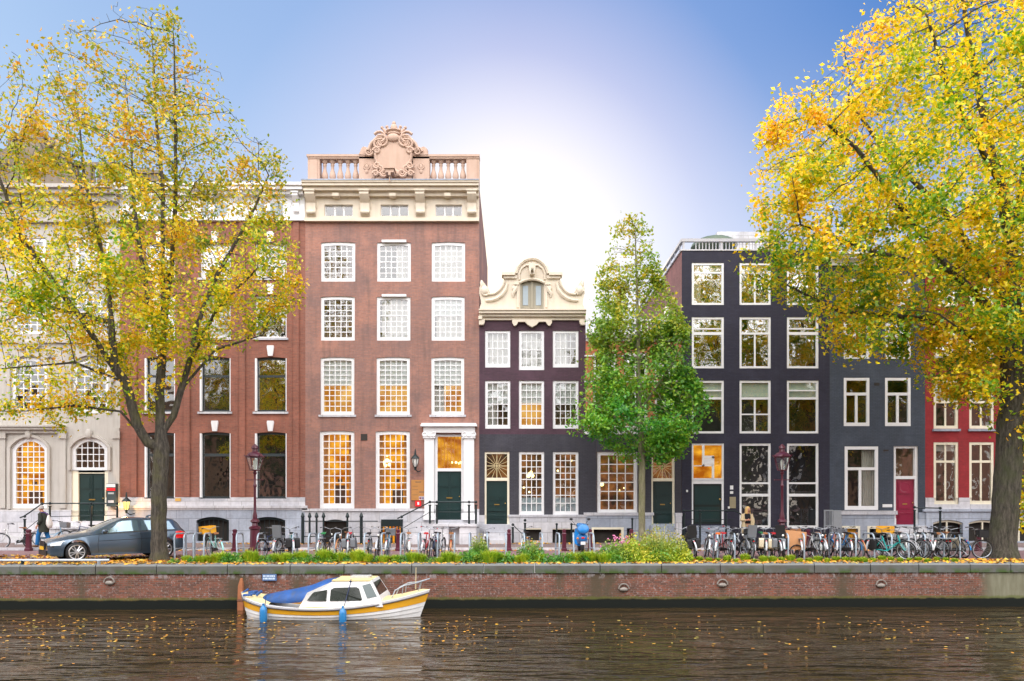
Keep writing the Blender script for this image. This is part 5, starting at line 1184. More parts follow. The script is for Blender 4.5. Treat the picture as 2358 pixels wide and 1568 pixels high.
# ---------------------------------------------------------------- boat
gloss = lambda n, c, r=.3, **k: mat(n, c, r, var=k.pop('var', .05), coat=.4, **k)
bwhite = gloss('boat_white', (.84, .84, .84), streak=.2, dirt=(.45, .38, .28)); bamber = gloss('boat_amber', (.85, .42, .02)); bdeck = mat('boat_cream_deck', (.80, .64, .32), .5, var=.18, scale=5)
tarpm = mat('blue_tarpaulin', (.015, .085, .30), .6, var=.6, scale=2.5, bmp=1.0, streak=.8, dirt=(.06, .08, .13)); steel = mat('galvanised_steel', (.42, .46, .50), .35, .6, var=.12, scale=8)
rubber = mat('black_rubber', (.012, .012, .014), .6, var=.2)
def build_boat():
    BX, BY = X(773, 21.7), 21.7; root = empty('motor_boat', (BX, BY, WZ)); tag(root, 'white and amber clinker motor boat with a blue tarpaulin, moored below the quay', 'boat')
    Lh = 2.75; n = 26; xs = [-Lh + 2*Lh*i/n for i in range(n+1)]
    def beam(t):
        a = max(0., min(1, t)); return .93*min(1, (a/.16)**.45 if a < .16 else 1)*(1 - max(0, (a-.52)/.48)**2.1)
    def sheer(t): return .34 + .36*(max(0, .45-t)/.45)**2.2 + .44*(max(0, t-.42)/.58)**1.9
    def sect(i, prof):                                    # prof: (fraction of beam, fraction of height, outward step)
        x = xs[i]; t = i/n; b_ = max(beam(t), .02); zs = sheer(t); rake = .34*max(0, (t-.80)/.20); out = []
        for fb, fz, st in prof:
            z = -.16 + (zs+.16)*fz; bb = b_*fb + st if b_ > .05 else b_*fb
            out.append((x - (1-fz)*rake + (1-fz)*.22*max(0, (.12-t)/.12), bb, z))
        return out
    def skin(prof, name, m, par=root):
        mb = MB()
        for sgn in (-1, 1):
            rows = [sect(i, prof) for i in range(n+1)]; k = len(prof)
            vs = [(BX+p[0], BY+sgn*p[1], WZ+p[2]) for r_ in rows for p in r_]
            mb.add(vs, [((i*k+j), ((i+1)*k+j), ((i+1)*k+j+1), (i*k+j+1)) if sgn < 0 else ((i*k+j), (i*k+j+1), ((i+1)*k+j+1), ((i+1)*k+j)) for i in range(n) for j in range(k-1)])
        return mb.build(name, m, par, ang=25)
    skin([(.0, -.15, 0), (.45, -.08, 0), (.74, .08, 0), (.80, .16, 0), (.80, .165, .02), (.87, .32, .0), (.87, .325, .022), (.925, .48, 0), (.925, .485, .022), (.955, .62, 0), (.955, .70, .01)], 'hull', bwhite)
    skin([(.957, .62, .012), (.99, .90, .012)], 'hull_stripe', bamber)
    skin([(.79, .10, .004), (.80, .145, .008)], 'waterline_stripe', mat('rust_orange_paint', (.42, .20, .06), .5, var=.3, scale=8))
    mb = MB()
    for sgn in (-1, 1):
        P1 = [sect(i, [(.99, .90, .03)])[0] for i in range(n+1)]; mb.tube([(BX+p[0], BY+sgn*p[1], WZ+p[2]) for p in P1], .022, 5)
    mb.build('rub_rail', mat('dark_rub_rail', (.10, .09, .09), .5), root)
    skin([(.99, .90, .006), (1.0, 1.0, .012), (.93, 1.01, 0)], 'gunwale', bwhite)
    mb = MB(); vs = []
    for i in range(n+1):
        p = sect(i, [(.93, 1.0, 0)])[0]
        for f_, cz in ((-1, 0), (-.5, .05), (0, .07), (.5, .05), (1, 0)): vs.append((BX+p[0], BY+p[1]*f_, WZ+p[2]+cz*(p[1] > .1)))
    mb.add(vs, [(i*5+j, (i+1)*5+j, (i+1)*5+j+1, i*5+j+1) for i in range(n) for j in range(4) if not (4 < i < 9)]); mb.build('deck', bdeck, root)
    # cabin, in metres from the boat centre: x = (D-773)/78.8, z = (1411-Dy)/78.8
    bx = lambda d: (d-773)/79; bz = lambda d: (1413-d)/79
    prof = [(bx(712), bz(1373)), (bx(724), bz(1352)), (bx(776), bz(1329)), (bx(864), bz(1326)), (bx(888), bz(1367)), (bx(890), bz(1374))]
    mb = MB(); hw = .76; top = .60; prof[0] = (bx(706), bz(1384)); prof[5] = (bx(892), bz(1384))
    bot = [(x, hw if i not in (2, 3) else top, z) for i, (x, z) in enumerate(prof)]
    for sgn in (-1, 1): mb.add([(BX+p[0], BY+sgn*p[1], WZ+p[2]) for p in bot], [tuple(range(6)) if sgn > 0 else tuple(range(5, -1, -1))])
    for a, b_ in zip(bot, bot[1:]): mb.quad(*[(BX+p[0], BY+s_*p[1], WZ+p[2]) for p, s_ in ((a, -1), (b_, -1), (b_, 1), (a, 1))])
    cab = mb.build('cabin', bwhite, root, smooth=False)
    def sidey(z): f = (z-bz(1367))/(bz(1327)-bz(1367)); return hw + (top-hw)*max(0, min(1, f))
    dkg = mat('dark_tinted_glass', (.02, .025, .02), .08, var=.2, coat=.6)
    for pl, nm in (([(723, 1370), (736, 1352), (767, 1346), (766, 1371)], 'cabin_window'), ([(774, 1370.5), (775, 1346), (782, 1342), (832, 1340.5), (838, 1344), (846, 1367), (843, 1370)], 'cabin_window')):
        for sgn in (-1, 1):
            mb = MB(); a = [(BX+bx(x), BY+sgn*(sidey(bz(z))+.006), WZ+bz(z)) for x, z in pl]; mb.quad(*(a if sgn < 0 else a[::-1])); mb.build(nm, dkg, cab, smooth=False)
    mb = MB(); a, b_ = (bx(867), bz(1331)), (bx(884), bz(1362))
    mb.quad((BX+a[0]+.012, BY-top+.08, WZ+a[1]), (BX+b_[0]+.012, BY-hw+.08, WZ+b_[1]), (BX+b_[0]+.012, BY+hw-.08, WZ+b_[1]), (BX+a[0]+.012, BY+top-.08, WZ+a[1])); mb.build('windscreen', dkg, cab, smooth=False)
    mb = MB()                                             # quarter light beside the windscreen
    pl = [(844, 1337), (862, 1332), (879, 1361), (857, 1365)]; q = [(BX+bx(x), BY-(sidey(bz(z))+.008), WZ+bz(z)) for x, z in pl]; mb.quad(*q); q = [(BX+bx(x), BY+(sidey(bz(z))+.008), WZ+bz(z)) for x, z in pl]; mb.quad(*q[::-1]); mb.build('quarter_window', mat('grey_glass', (.12, .15, .15), .1, coat=.5), cab, smooth=False)
    MB().box(BX+bx(776), BX+bx(862), BY-top-.02, BY+top+.02, WZ+bz(1328), WZ+bz(1325.2)).build('cabin_roof', bdeck, cab, smooth=False)
    MB().box(BX+bx(808), BX+bx(852), BY-.1, BY+.35, WZ+bz(1324.8), WZ+bz(1320.5)).build('roof_hatch', mat('pale_grey_hatch', (.5, .5, .48), .5), cab, smooth=False)
    mb = MB(); vs = []; A = [(612, 1364, .42), (640, 1358, .62), (680, 1350, .70), (720, 1340, .68), (752, 1329, .62), (778, 1323.5, .58)]; A2 = [(617, 1370), (640, 1374), (672, 1377), (706, 1375), (740, 1350), (778, 1337)]
    for (x, z, w_), (x2, z2) in zip(A, A2):
        for f_ in (-1, -.6, 0, .6, 1): vs.append((BX+bx(x if abs(f_) < .9 else x2), BY+w_*f_*(1 if abs(f_) > .9 else .95), WZ+bz((z if abs(f_) < .5 else z+2) if abs(f_) < .9 else z2)+random.uniform(-.015, .015)))
    mb.add(vs, [(i*5+j, (i+1)*5+j, (i+1)*5+j+1, i*5+j+1) for i in range(5) for j in range(4)]); o = mb.build('tarpaulin', tarpm, root, ang=60)
    md = o.modifiers.new('thickness', 'SOLIDIFY'); md.thickness = .012
    mb = MB()                                             # pulpit rail
    for sgn in (-1, 1):
        P_ = [(bx(907), sgn*.40, bz(1368)), (bx(915), sgn*.39, bz(1350)), (bx(935), sgn*.34, bz(1340)), (bx(962), sgn*.2, bz(1335)), (bx(989), sgn*.03, bz(1327))]
        mb.tube([(BX+a, BY+b_, WZ+c) for a, b_, c in P_], .016, 6); mb.tube([(BX+bx(930), BY+sgn*.35, WZ+bz(1360)), (BX+bx(932), BY+sgn*.34, WZ+bz(1341))], .013, 5); mb.tube([(BX+bx(965), BY+sgn*.16, WZ+bz(1354)), (BX+bx(970), BY+sgn*.14, WZ+bz(1333))], .013, 5)
    mb.build('bow_rail', steel, root)
    mb = MB(); mb.cyl((BX+bx(956), BY+.1, WZ+bz(1352)), (BX+bx(957), BY+.1, WZ+bz(1302)), .018, .012, 6); mb.build('mast', mat('varnished_wood', (.50, .42, .26), .5), root)
    mb = MB(); mb.cyl((BX+bx(818), BY-.60, WZ+bz(1329)), (BX+bx(809), BY-.93, WZ+bz(1380)), .012, n=5); mb.cyl((BX+bx(635), BY-.86, WZ+bz(1360)), (BX+bx(635), BY-.95, WZ+bz(1382)), .012, n=5); mb.ball((BX+bx(818), BY-.58, WZ+bz(1328)), .05); mb.build('fender_rope', mat('navy_rope', (.03, .04, .10), .8), root)
    fm = mat('blue_fender', (.02, .20, .48), .4, var=.1, coat=.3)
    for d, dy in ((634, 1379), (808, 1385)):
        z1 = WZ+bz(dy); mb = MB(); yy = BY-1.04
        mb.lathe(BX+bx(d), yy, [(.03, z1-.50), (.085, z1-.46), (.105, z1-.36), (.105, z1-.12), (.085, z1-.04), (.03, z1+.02), (.035, z1+.07), (.02, z1+.08)], 12); mb.build('fender', fm, root)
    mb = MB(); mb.box(BX+bx(577), BX+bx(592), BY-.2, BY+.1, WZ+bz(1361), WZ+bz(1355)); mb.cyl((BX+bx(600), BY-.35, WZ+bz(1362)), (BX+bx(612), BY-.35, WZ+bz(1352)), .04); mb.cyl((BX+bx(560), BY-.1, WZ+bz(1360)), (BX+bx(575), BY-.1, WZ+bz(1350)), .03); mb.torus((BX+bx(583), BY-.45, WZ+bz(1360)), .12, .025, 14, 5, 'xy'); mb.build('stern_gear', tarpm, root)
    mb = MB(); mb.add([(BX+bx(566), BY-.3, WZ+bz(1382)), (BX+bx(572), BY-.3, WZ+bz(1382)), (BX+bx(572), BY-.3, WZ+bz(1378)), (BX+bx(566), BY-.3, WZ+bz(1378))], [(0, 1, 2, 3)])
build_boat()
# rusty mooring post
py = 22.95; rt = empty('mooring_post', (X(555, py), py, WZ)); tag(rt, 'rust-brown timber mooring post against the quay behind the boat stern', 'mooring post')
mb = MB(); a = X(555, py); mb.add([(a+sx_*r_+lx, py+sy_*r_, z) for z, r_, lx in ((WZ-.6, .085, 0), (WZ+.1, .085, 0), (WZ+.75, .07, 0), (WZ+.98, .03, .02)) for sx_, sy_ in ((-1, -1), (1, -1), (1, 1), (-1, 1))], [(i*4+j, i*4+(j+1) % 4, (i+1)*4+(j+1) % 4, (i+1)*4+j) for i in range(3) for j in range(4)] + [(12, 13, 14, 15)])
mb.build('timber', mat('rusty_timber', (.33, .12, .05), .85, var=.35, scale=4, bmp=.4), rt); mb = MB(); mb.box(a-.095, a+.095, py-.095, py+.095, WZ+.28, WZ+.34); mb.build('iron_band', mat('rust', (.16, .07, .04), .8), rt)

# ---------------------------------------------------------------- cars
def build_car():
    root = empty('parked_car', (0, 0, 0))
    xs = sorted(set([round(-2.12+.08*i, 3) for i in range(54)] + [s_*1.345+d for s_ in (-1, 1) for d in (-.37, -.34, -.29, -.22, .22, .29, .34, .37)]))
    def lerp(x, pts):
        for (a, b), (c, d) in zip(pts, pts[1:]):
            if x <= c: return b + (d-b)*(x-a)/(c-a) if x > a else b
        return pts[-1][1]
    def st(x):
        w = lerp(x, [(-2.12, .62), (-2.05, .76), (-1.8, .85), (-1.2, .885), (1.3, .885), (1.8, .84), (2.05, .72), (2.14, .60)])
        zb = lerp(x, [(-2.12, .42), (-2.0, .26), (-1.7, .2), (1.8, .18), (2.08, .22), (2.14, .34)])
        belt = lerp(x, [(-2.12, .90), (-1.9, .97), (-1.0, .95), (.6, .90), (1.0, .86), (1.6, .76), (2.0, .66), (2.14, .60)])
        top = lerp(x, [(-2.12, .94), (-2.0, 1.06), (-1.85, 1.24), (-1.70, 1.36), (-1.2, 1.40), (-.5, 1.42), (-.05, 1.39), (.25, 1.26), (.80, .985), (.95, .945), (1.5, .86), (1.95, .74), (2.14, .62)])
        wr = lerp(x, [(-2.12, .58), (-1.9, .60), (-1.6, .60), (0, .60), (.3, .61), (.8, .66), (1.0, .70), (1.8, .66), (2.14, .5)])
        arch = 0
        for xc in (-1.345, 1.345):
            d = abs(x-xc)
            if d < .372: zb = max(zb, .32 + math.sqrt(max(0, .372**2-d*d))); arch = 1
        z3 = max(.52, zb+.05)
        return [(0, zb), (w*.80, zb), (w*.97 if not arch else w+.008, zb+.02), (w+.012 if not arch else w+.014, max(zb+.035, .40) if not arch else zb+.03), (w, max(z3, .66) if belt > .72 else z3), (w*.975, belt-.03), (w*.93, belt), (max(wr+.02, 0), max(top-.06, belt+.004)), (wr-.04, max(top-.018, belt+.008)), (wr*.6, top), (0, top+.012)]
    rows = [st(x) for x in xs]; k = len(rows[0]); vs = []
    for x, r_ in zip(xs, rows):
        vs += [(x, y, z) for y, z in r_] + [(x, -y, z) for y, z in r_[-2:0:-1]]
    K2 = 2*k-2; m = len(xs)
    mb = MB(); mb.add(vs, [(i*K2+j, i*K2+(j+1) % K2, (i+1)*K2+(j+1) % K2, (i+1)*K2+j) for i in range(m-1) for j in range(K2)] + [tuple(range(K2-1, -1, -1)), tuple((m-1)*K2+j for j in range(K2))])
    paint, t, b, o = newmat('slate_grey_metallic'); b.inputs['Base Color'].default_value = (.10, .145, .20, 1); b.inputs['Metallic'].default_value = .8; b.inputs['Roughness'].default_value = .32; b.inputs['Coat Weight'].default_value = 1; b.inputs['Coat Roughness'].default_value = .04
    body = mb.build('body', paint, root, ang=32)
    gls = mat('car_glass', (.20, .30, .36), .05, .6, var=.1, coat=1, spec=1.0); trim = mat('black_trim', (.015, .015, .017), .4)  # glass: blue of the mirrored sky put into its base colour
    def patch(xa, xb, ja, jb, ta, tb, off, name, m_a, par, n=12, sides=(1, -1), slantA=0, slantB=0):
        for sg in sides:
            q = MB(); vs = []
            for v in range(4):
                f_ = ta + (tb-ta)*v/3
                for i in range(n+1):
                    a_ = xa + slantA*f_; b__ = xb + slantB*f_; x = a_ + (b__-a_)*i/n; r_ = st(x); y = r_[ja][0]+(r_[jb][0]-r_[ja][0])*f_; z = r_[ja][1]+(r_[jb][1]-r_[ja][1])*f_
                    vs.append((x, sg*(y+off), z+off*.4))
            q.add(vs, [(v*(n+1)+i, v*(n+1)+i+1, (v+1)*(n+1)+i+1, (v+1)*(n+1)+i)[::(1 if sg < 0 else -1)] for v in range(3) for i in range(n)])
            q.build(name, m_a, par, smooth=True)
    patch(-.52, .62, 6, 7, .08, .92, .006, 'side_window', gls, body, slantB=-.58)
    patch(-1.72, -.62, 6, 7, .08, .90, .006, 'side_window', gls, body, slantA=.18)
    patch(-1.80, .78, 6, 7, -.05, .07, .004, 'window_trim', trim, body, n=24)
    for xa, xb, nm in ((.10, .80, 'windscreen'), (-1.96, -1.74, 'rear_window')):
        q = MB(); vs = []
        for i in range(7):
            x = xa+(xb-xa)*i/6; r_ = st(x)
            for y, z in [(r_[8][0]*.96, r_[8][1]+.008), (r_[9][0], r_[9][1]+.01), (0, r_[10][1]+.01), (-r_[9][0], r_[9][1]+.01), (-r_[8][0]*.96, r_[8][1]+.008)]: vs.append((x, y, z))
        q.add(vs, [(i*5+j, i*5+j+1, (i+1)*5+j+1, (i+1)*5+j) for i in range(6) for j in range(4)]); q.build(nm, gls, body)
    for xc in (1.345, -1.345):
        for sg in (1, -1):
            q = MB(); q.torus((xc, sg*.80, .32), .265, .062, 28, 8); q.cyl((xc, sg*.72, .32), (xc, sg*.86, .32), .24, n=24)
            wh = q.build('wheel', rubber, root); q = MB(); y0, y1 = sg*.862, sg*.885
            q.torus((xc, sg*.868, .32), .225, .02, 28, 5)
            for a_ in range(10):
                an = 2*math.pi*a_/10; q.tube([(xc+.04*math.cos(an), y1, .32+.04*math.sin(an)), (xc+.225*math.cos(an+.10*(1 if a_ % 2 else -1)), y0+sg*.005, .32+.225*math.sin(an+.10*(1 if a_ % 2 else -1)))], [.022, .016], 5)
            q.cyl((xc, sg*.80, .32), (xc, sg*.895, .32), .045, n=10); q.build('rim', mat('alloy', (.6, .6, .62), .3, .7) if 'alloy' not in bpy.data.materials else bpy.data.materials['alloy'], wh)
    lamp = mat('headlamp_glass', (.75, .78, .82), .1, var=.2, scale=14, coat=1)
    patch(1.66, 2.06, 4, 5, .15, 1.0, .012, 'headlight', lamp, body, n=6, slantA=.06); patch(-2.08, -1.72, 4, 5, .05, .95, .012, 'taillight', mat('red_tail_lens', (.75, .01, .012), .15, coat=1, emit=.25), body, n=6)
    patch(1.96, 2.13, 4, 5, -.3, .4, .004, 'grille', trim, body, n=4)
    q = MB(); q.box(2.13, 2.155, -.34, -.03, .50, .68); q.box(2.13, 2.155, .03, .34, .50, .68); q.build('grille', trim, body, smooth=False)
    q = MB(); q.box(2.12, 2.15, -.55, .55, .22, .38); q.build('air_intake', trim, body, smooth=False)
    pl = MB(); pl.box(2.156, 2.175, -.27, .27, .40, .51); p_ = pl.build('number_plate', mat('yellow_plate', (.85, .48, .02), .4, var=.03), body, smooth=False)
    q = MB()
    for u, w_ in ((-.21, .03), (-.16, .03), (-.08, .03), (-.03, .03), (.02, .03), (.10, .03), (.15, .03)): q.box(2.1755, 2.179, u, u+w_, .43, .485)
    q.build('plate_characters', trim, p_, smooth=False) if False else None
    for sg in (1, -1):
        q = MB(); q.ball((.56, sg*1.0, .98), .09, .11, .065, 10, 7); q.tube([(.6, sg*.86, .92), (.58, sg*.95, .95)], .03, 6); q.build('wing_mirror', paint, body)
        q = MB(); q.tube([(-.42, sg*.905, .84), (-.22, sg*.905, .845)], .016, 6); q.build('door_handle', paint, body)
        q = MB(); q.tube([(.72, sg*.895, .30), (.74, sg*.90, .55), (.70, sg*.87, .86)], .006, 4); q.tube([(-.58, sg*.895, .30), (-.60, sg*.90, .6), (-.56, sg*.87, .92)], .006, 4); q.tube([(.70, sg*.902, .66), (-1.7, sg*.897, .74)], .006, 4); q.build('door_seam', trim, body)
        q = MB(); q.box(-.95, .95, sg*.86, sg*.905, .20, .24); q.build('side_skirt', paint, body, smooth=False)
    q = MB(); q.tube([(-1.0, 0, 1.42), (-1.1, 0, 1.47), (-1.22, 0, 1.46)], [.04, .03, .01], 6); q.build('antenna', paint, body)
    return root
car = build_car(); tag(car, 'slate grey metallic hatchback parked at an angle behind the elm trunk', 'car', 'cars parked along the quay')
hx, hy = -.735, -.678
car.location = (-13.62, 25.55, .02); car.rotation_euler.z = math.atan2(hy, hx)
car2 = copy_tree(car); car2['label'] = 'black car cut off by the left edge, only its tail with red lamp showing'
car2.location = (-19.8, 24.9, .02); car2.rotation_euler.z = math.atan2(-.55, -.83)
blk = gloss('gloss_black_paint', (.012, .013, .016))
for o in car2.children:
    for q in [o] + list(o.children):
        if q.data and q.data.materials and q.data.materials[0].name.startswith('slate_grey_metallic'): q.material_slots[0].link = 'OBJECT'; q.material_slots[0].material = blk

# ---------------------------------------------------------------- bicycles
BM = {}
def bm_(n, *a, **k):
    if n not in BM: BM[n] = mat(n, *a, **k)
    return BM[n]
bcol = dict(black=(.012, .012, .014), silver=(.48, .50, .53), white=(.70, .72, .70), mint=(.30, .62, .58), turquoise=(.02, .42, .42), orange=(.75, .16, .02), blue=(.02, .20, .52), red=(.50, .02, .03), navy=(.02, .04, .12), grey=(.16, .17, .19), brown=(.35, .15, .06), green=(.03, .25, .08), paleblue=(.25, .45, .62), cream=(.65, .56, .40))
WMESH = {}
def bike(color='black', basket=None, low=True, saddle='black', grip='black', pannier=None, seatc=None, crate=None, fend=None):
    """ faces +X, origin under the bottom bracket """
    root = empty('bicycle'); fr = bm_(color+'_frame_paint', bcol[color], .3, var=.1, coat=.4)
    T = lambda mb, *p, r=.014, n=6: mb.tube(p, r, n)
    rx, fx, wr = -.47, .60, .335; bb = (-.02, 0, .29); hd0, hd1 = (.42, 0, .62), (.36, 0, .84); st = (-.17, 0, .80)
    mb = MB(); T(mb, bb, st, r=.017); T(mb, bb, hd0, r=.019)
    if low: T(mb, (-.08, 0, .46), (.18, 0, .50), hd0, r=.016)
    else: T(mb, (-.155, 0, .74), hd1, r=.015)
    T(mb, hd0, hd1, r=.02)
    for s_ in (-.055, .055):
        T(mb, (bb[0], s_*.6, bb[2]), (rx, s_, wr), r=.010, n=4); T(mb, (-.15, s_*.4, .70), (rx, s_, wr), r=.009, n=4); T(mb, (.43, s_, .60), (.52, s_, .42), (fx, s_, wr), r=.012, n=4)
    mb.build('frame', fr, root)
    for cx in (rx, fx):
        if 'tyre' not in WMESH:
            q = MB(); q.torus((0, 0, 0), wr-.02, .021, 26, 6); WMESH['tyre'] = q.build('tyre', bm_('tyre_rubber', (.02, .02, .022), .7, var=.2), None)
            q = MB(); q.torus((0, 0, 0), wr-.048, .012, 26, 4)
            for a in range(14):
                an = 2*math.pi*a/14; q.tube([(.02*math.cos(an+1), .02*(-1)**a, .02*math.sin(an+1)), ((wr-.05)*math.cos(an), 0, (wr-.05)*math.sin(an))], .0026, 3, caps=False)
            q.cyl((0, -.05, 0), (0, .05, 0), .022, n=8); WMESH['wheel'] = q.build('wheel', steel, None)
            w0, t0 = WMESH['wheel'], WMESH['tyre']
        else: w0, t0 = WMESH['wheel'].copy(), WMESH['tyre'].copy(); COL.objects.link(w0); COL.objects.link(t0)
        w0.parent = root; w0.location = (cx, 0, wr); t0.parent = w0; t0.location = (0, 0, 0)
    fd = bm_((fend or 'silver')+'_fender', bcol[fend or 'silver'], .35, .3)
    for cx, a0, a1 in ((rx, 20, 185), (fx, 5, 150)):
        q = MB(); pts = [(cx+(wr+.025)*math.cos(R(a0+(a1-a0)*i/10)), wr+(wr+.025)*math.sin(R(a0+(a1-a0)*i/10))) for i in range(11)]
        q.add([(x, y, z) for x, z in pts for y in (-.026, .026)], [(2*i, 2*i+1, 2*i+3, 2*i+2) for i in range(10)]); q.build('fender', fd, root)
    q = MB(); q.add([(-.30, -.05, .90), (-.30, .05, .90), (-.30, -.09, .88), (-.30, .09, .88), (-.14, -.05, .905), (-.14, .05, .905), (-.02, -.015, .90), (-.02, .015, .90), (-.30, -.07, .84), (-.30, .07, .84), (-.02, 0, .87)], [(0, 1, 5, 4), (4, 5, 7, 6), (2, 0, 4), (1, 3, 5), (2, 8, 9, 3, 1, 0), (2, 4, 6, 10, 8), (3, 9, 10, 7, 5), (8, 10, 9), (6, 7, 10)]); q.tube([(-.17, 0, .79), (-.185, 0, .88)], .013, 6)
    q.build('saddle', bm_(saddle+'_saddle', bcol[saddle], .5), root)
    q = MB(); T(q, (.36, 0, .84), (.335, 0, .97), r=.012)
    for s_ in (-1, 1): q.tube([(.345, 0, .99), (.37, s_*.10, 1.02), (.36, s_*.22, 1.06), (.24, s_*.29, 1.06), (.16, s_*.29, 1.05)], .011, 6)
    hb = q.build('handlebar', bm_('chrome', (.22, .23, .25), .35, .8), root)
    q = MB()
    for s_ in (-1, 1): q.tube([(.25, s_*.29, 1.06), (.15, s_*.29, 1.05)], .018, 6)
    q.build('grip', bm_(grip+'_grip', bcol[grip], .6), hb)
    q = MB()
    for s_ in (-.06, .06): q.tube([(-.22, s_, .70), (-.68, s_, .70)], .007, 4); q.tube([(-.60, s_, .70), (rx, s_, wr)], .006, 4)
    q.box(-.66, -.28, -.05, .05, .696, .704); q.build('rack', steel if 'rack' not in WMESH else steel, root)
    q = MB(); q.prism([(.06, .22), (.08, .29), (.04, .36), (-.44, .375), (-.50, .335), (-.46, .29)], .045, .07); q.build('chain_case', bm_('black_chain_case', (.02, .02, .022), .4), root)
    q = MB(); q.tube([(-.02, -.07, .29), (.10, -.08, .17)], .010, 5); q.box(.05, .15, -.15, -.08, .155, .175); q.build('crank', steel, root); q = MB(); q.tube([(-.02, .075, .29), (-.14, .085, .41)], .010, 5); q.box(-.19, -.09, .085, .155, .40, .42); q.build('crank', steel, root)
    q = MB(); q.ball((.47, 0, .80), .035, .04, .04, 8, 6); q.build('headlight', bm_('lamp_lens', (.85, .85, .8), .2), root)
    q = MB(); q.box(-.70, -.685, -.022, .022, .60, .635); q.build('rear_light', bm_('red_reflector', (.7, .01, .01), .3), root)
    if basket:
        q = MB(); x0, x1, y0, z0, z1 = .44, .72, .17, .78, 1.0
        for a, b_, c, d in ((x0, x1, -y0, -y0+.012), (x0, x1, y0-.012, y0), (x0, x0+.012, -y0+.013, y0-.013), (x1-.012, x1, -y0+.013, y0-.013)): q.box(a, b_, c, d, z0, z1)
        q.box(x0, x1, -y0, y0, z0-.012, z0-.001); q.build('basket', bm_(basket+'_basket', bcol[basket], .7), root, smooth=False)
    if crate:
        q = MB(); x0, x1, y0, z0, z1 = .42, .80, .24, .86, 1.10
        for a, b_, c, d in ((x0, x1, -y0, -y0+.02), (x0, x1, y0-.02, y0), (x0, x0+.02, -y0+.021, y0-.021), (x1-.02, x1, -y0+.021, y0-.021)): q.box(a, b_, c, d, z0, z1)
        q.box(x0, x1, -y0, y0, z0-.02, z0-.001); q.build('crate', bm_('amber_crate', (.80, .38, .01), .5, var=.08), root, smooth=False)
    if pannier:
        q = MB()
        for s_ in (-1, 1): q.bevbox(-.68, -.32, .075 if s_ > 0 else -.23, .23 if s_ > 0 else -.075, .36, .70, .05)
        q.build('pannier', bm_(pannier+'_pannier', bcol[pannier], .7), root)
    if seatc:
        q = MB(); q.bevbox(-.58, -.26, -.15, .15, .72, .80, .02); q.prism([(-.60, .73), (-.54, .73), (-.60, 1.16), (-.68, 1.16)], -.15, .15); q.build('child_seat', bm_(seatc+'_seat', bcol[seatc], .6), root)
    return root
SPEC = [dict(color='black'), dict(color='silver', low=False, fend='black'), dict(color='black', basket='black', fend='black'), dict(color='white', fend='white', saddle='brown'), dict(color='navy', low=False, fend='black'),
        dict(color='grey', basket='brown', saddle='brown'), dict(color='orange', low=False), dict(color='blue', fend='blue'), dict(color='turquoise', pannier='black'), dict(color='red', saddle='red', grip='red'),
        dict(color='black', pannier='grey', saddle='red'), dict(color='silver', seatc='grey'), dict(color='mint', crate=1, fend='mint', saddle='brown'), dict(color='black', saddle='orange'), dict(color='black', crate=1), dict(color='paleblue', basket='grey'), dict(color='brown', saddle='brown', fend='brown'), dict(color='black', saddle='green'), dict(color='black', seatc='black', pannier='black'), dict(color='silver', pannier='cream', saddle='brown')]
NM = ['plain black city bicycle', 'silver diamond-frame bicycle', 'black bicycle with a black front basket', 'white bicycle with white fenders', 'navy diamond-frame bicycle', 'grey bicycle with a brown basket', 'orange diamond-frame bicycle', 'bright blue bicycle', 'turquoise bicycle with black panniers', 'red bicycle with a red saddle', 'black bicycle with grey panniers and a red saddle', 'silver bicycle with a grey child seat', 'mint green bicycle with an amber crate', 'black bicycle with an orange saddle cover', 'black bicycle with an amber front crate', 'pale blue bicycle with a grey basket', 'brown bicycle with a brown saddle', 'black bicycle with a green saddle cover', 'black bicycle with a child seat and panniers', 'silver bicycle with cream panniers']
proto = {}
def place(k, dx, depth, yaw, where, lean=0, z=0.01, group='bicycles parked along the quay'):
    first = k not in proto
    if first: proto[k] = bike(**SPEC[k]); o = proto[k]
    else: o = copy_tree(proto[k])
    o.location = (X(dx, depth), depth, z); o.rotation_euler = (R(lean), 0, R(yaw)); tag(o, NM[k] + ', ' + where, 'bicycle', group); return o
row1 = [(12, 497, 26.1, 130), (4, 622, 26.0, 75), (0, 640, 26.3, 100), (11, 655, 26.0, 80), (8, 672, 26.2, 112)]
for i, (k, dx, d, yw) in enumerate(row1): place(k, dx, d, yw, ORD[i]+' right of the elm trunk', lean=random.uniform(-6, 6))
row2 = [(17, 752, 26.1, 82), (16, 795, 26.3, -96), (10, 812, 26.2, 92), (1, 852, 26.1, 97), (0, 868, 26.4, -85), (15, 890, 26.2, 94), (3, 940, 26.2, 100), (9, 978, 26.1, 86), (4, 996, 26.3, -92), (1, 1013, 26.2, 84), (16, 1036, 26.1, 95), (0, 1118, 26.2, -94)]
for i, (k, dx, d, yw) in enumerate(row2): place(k, dx, d, yw, ORD[i]+' in the sparse middle row', lean=random.uniform(-7, 7))
place(0, 1214, 26.6, -100, 'alone before the plum house', lean=5)
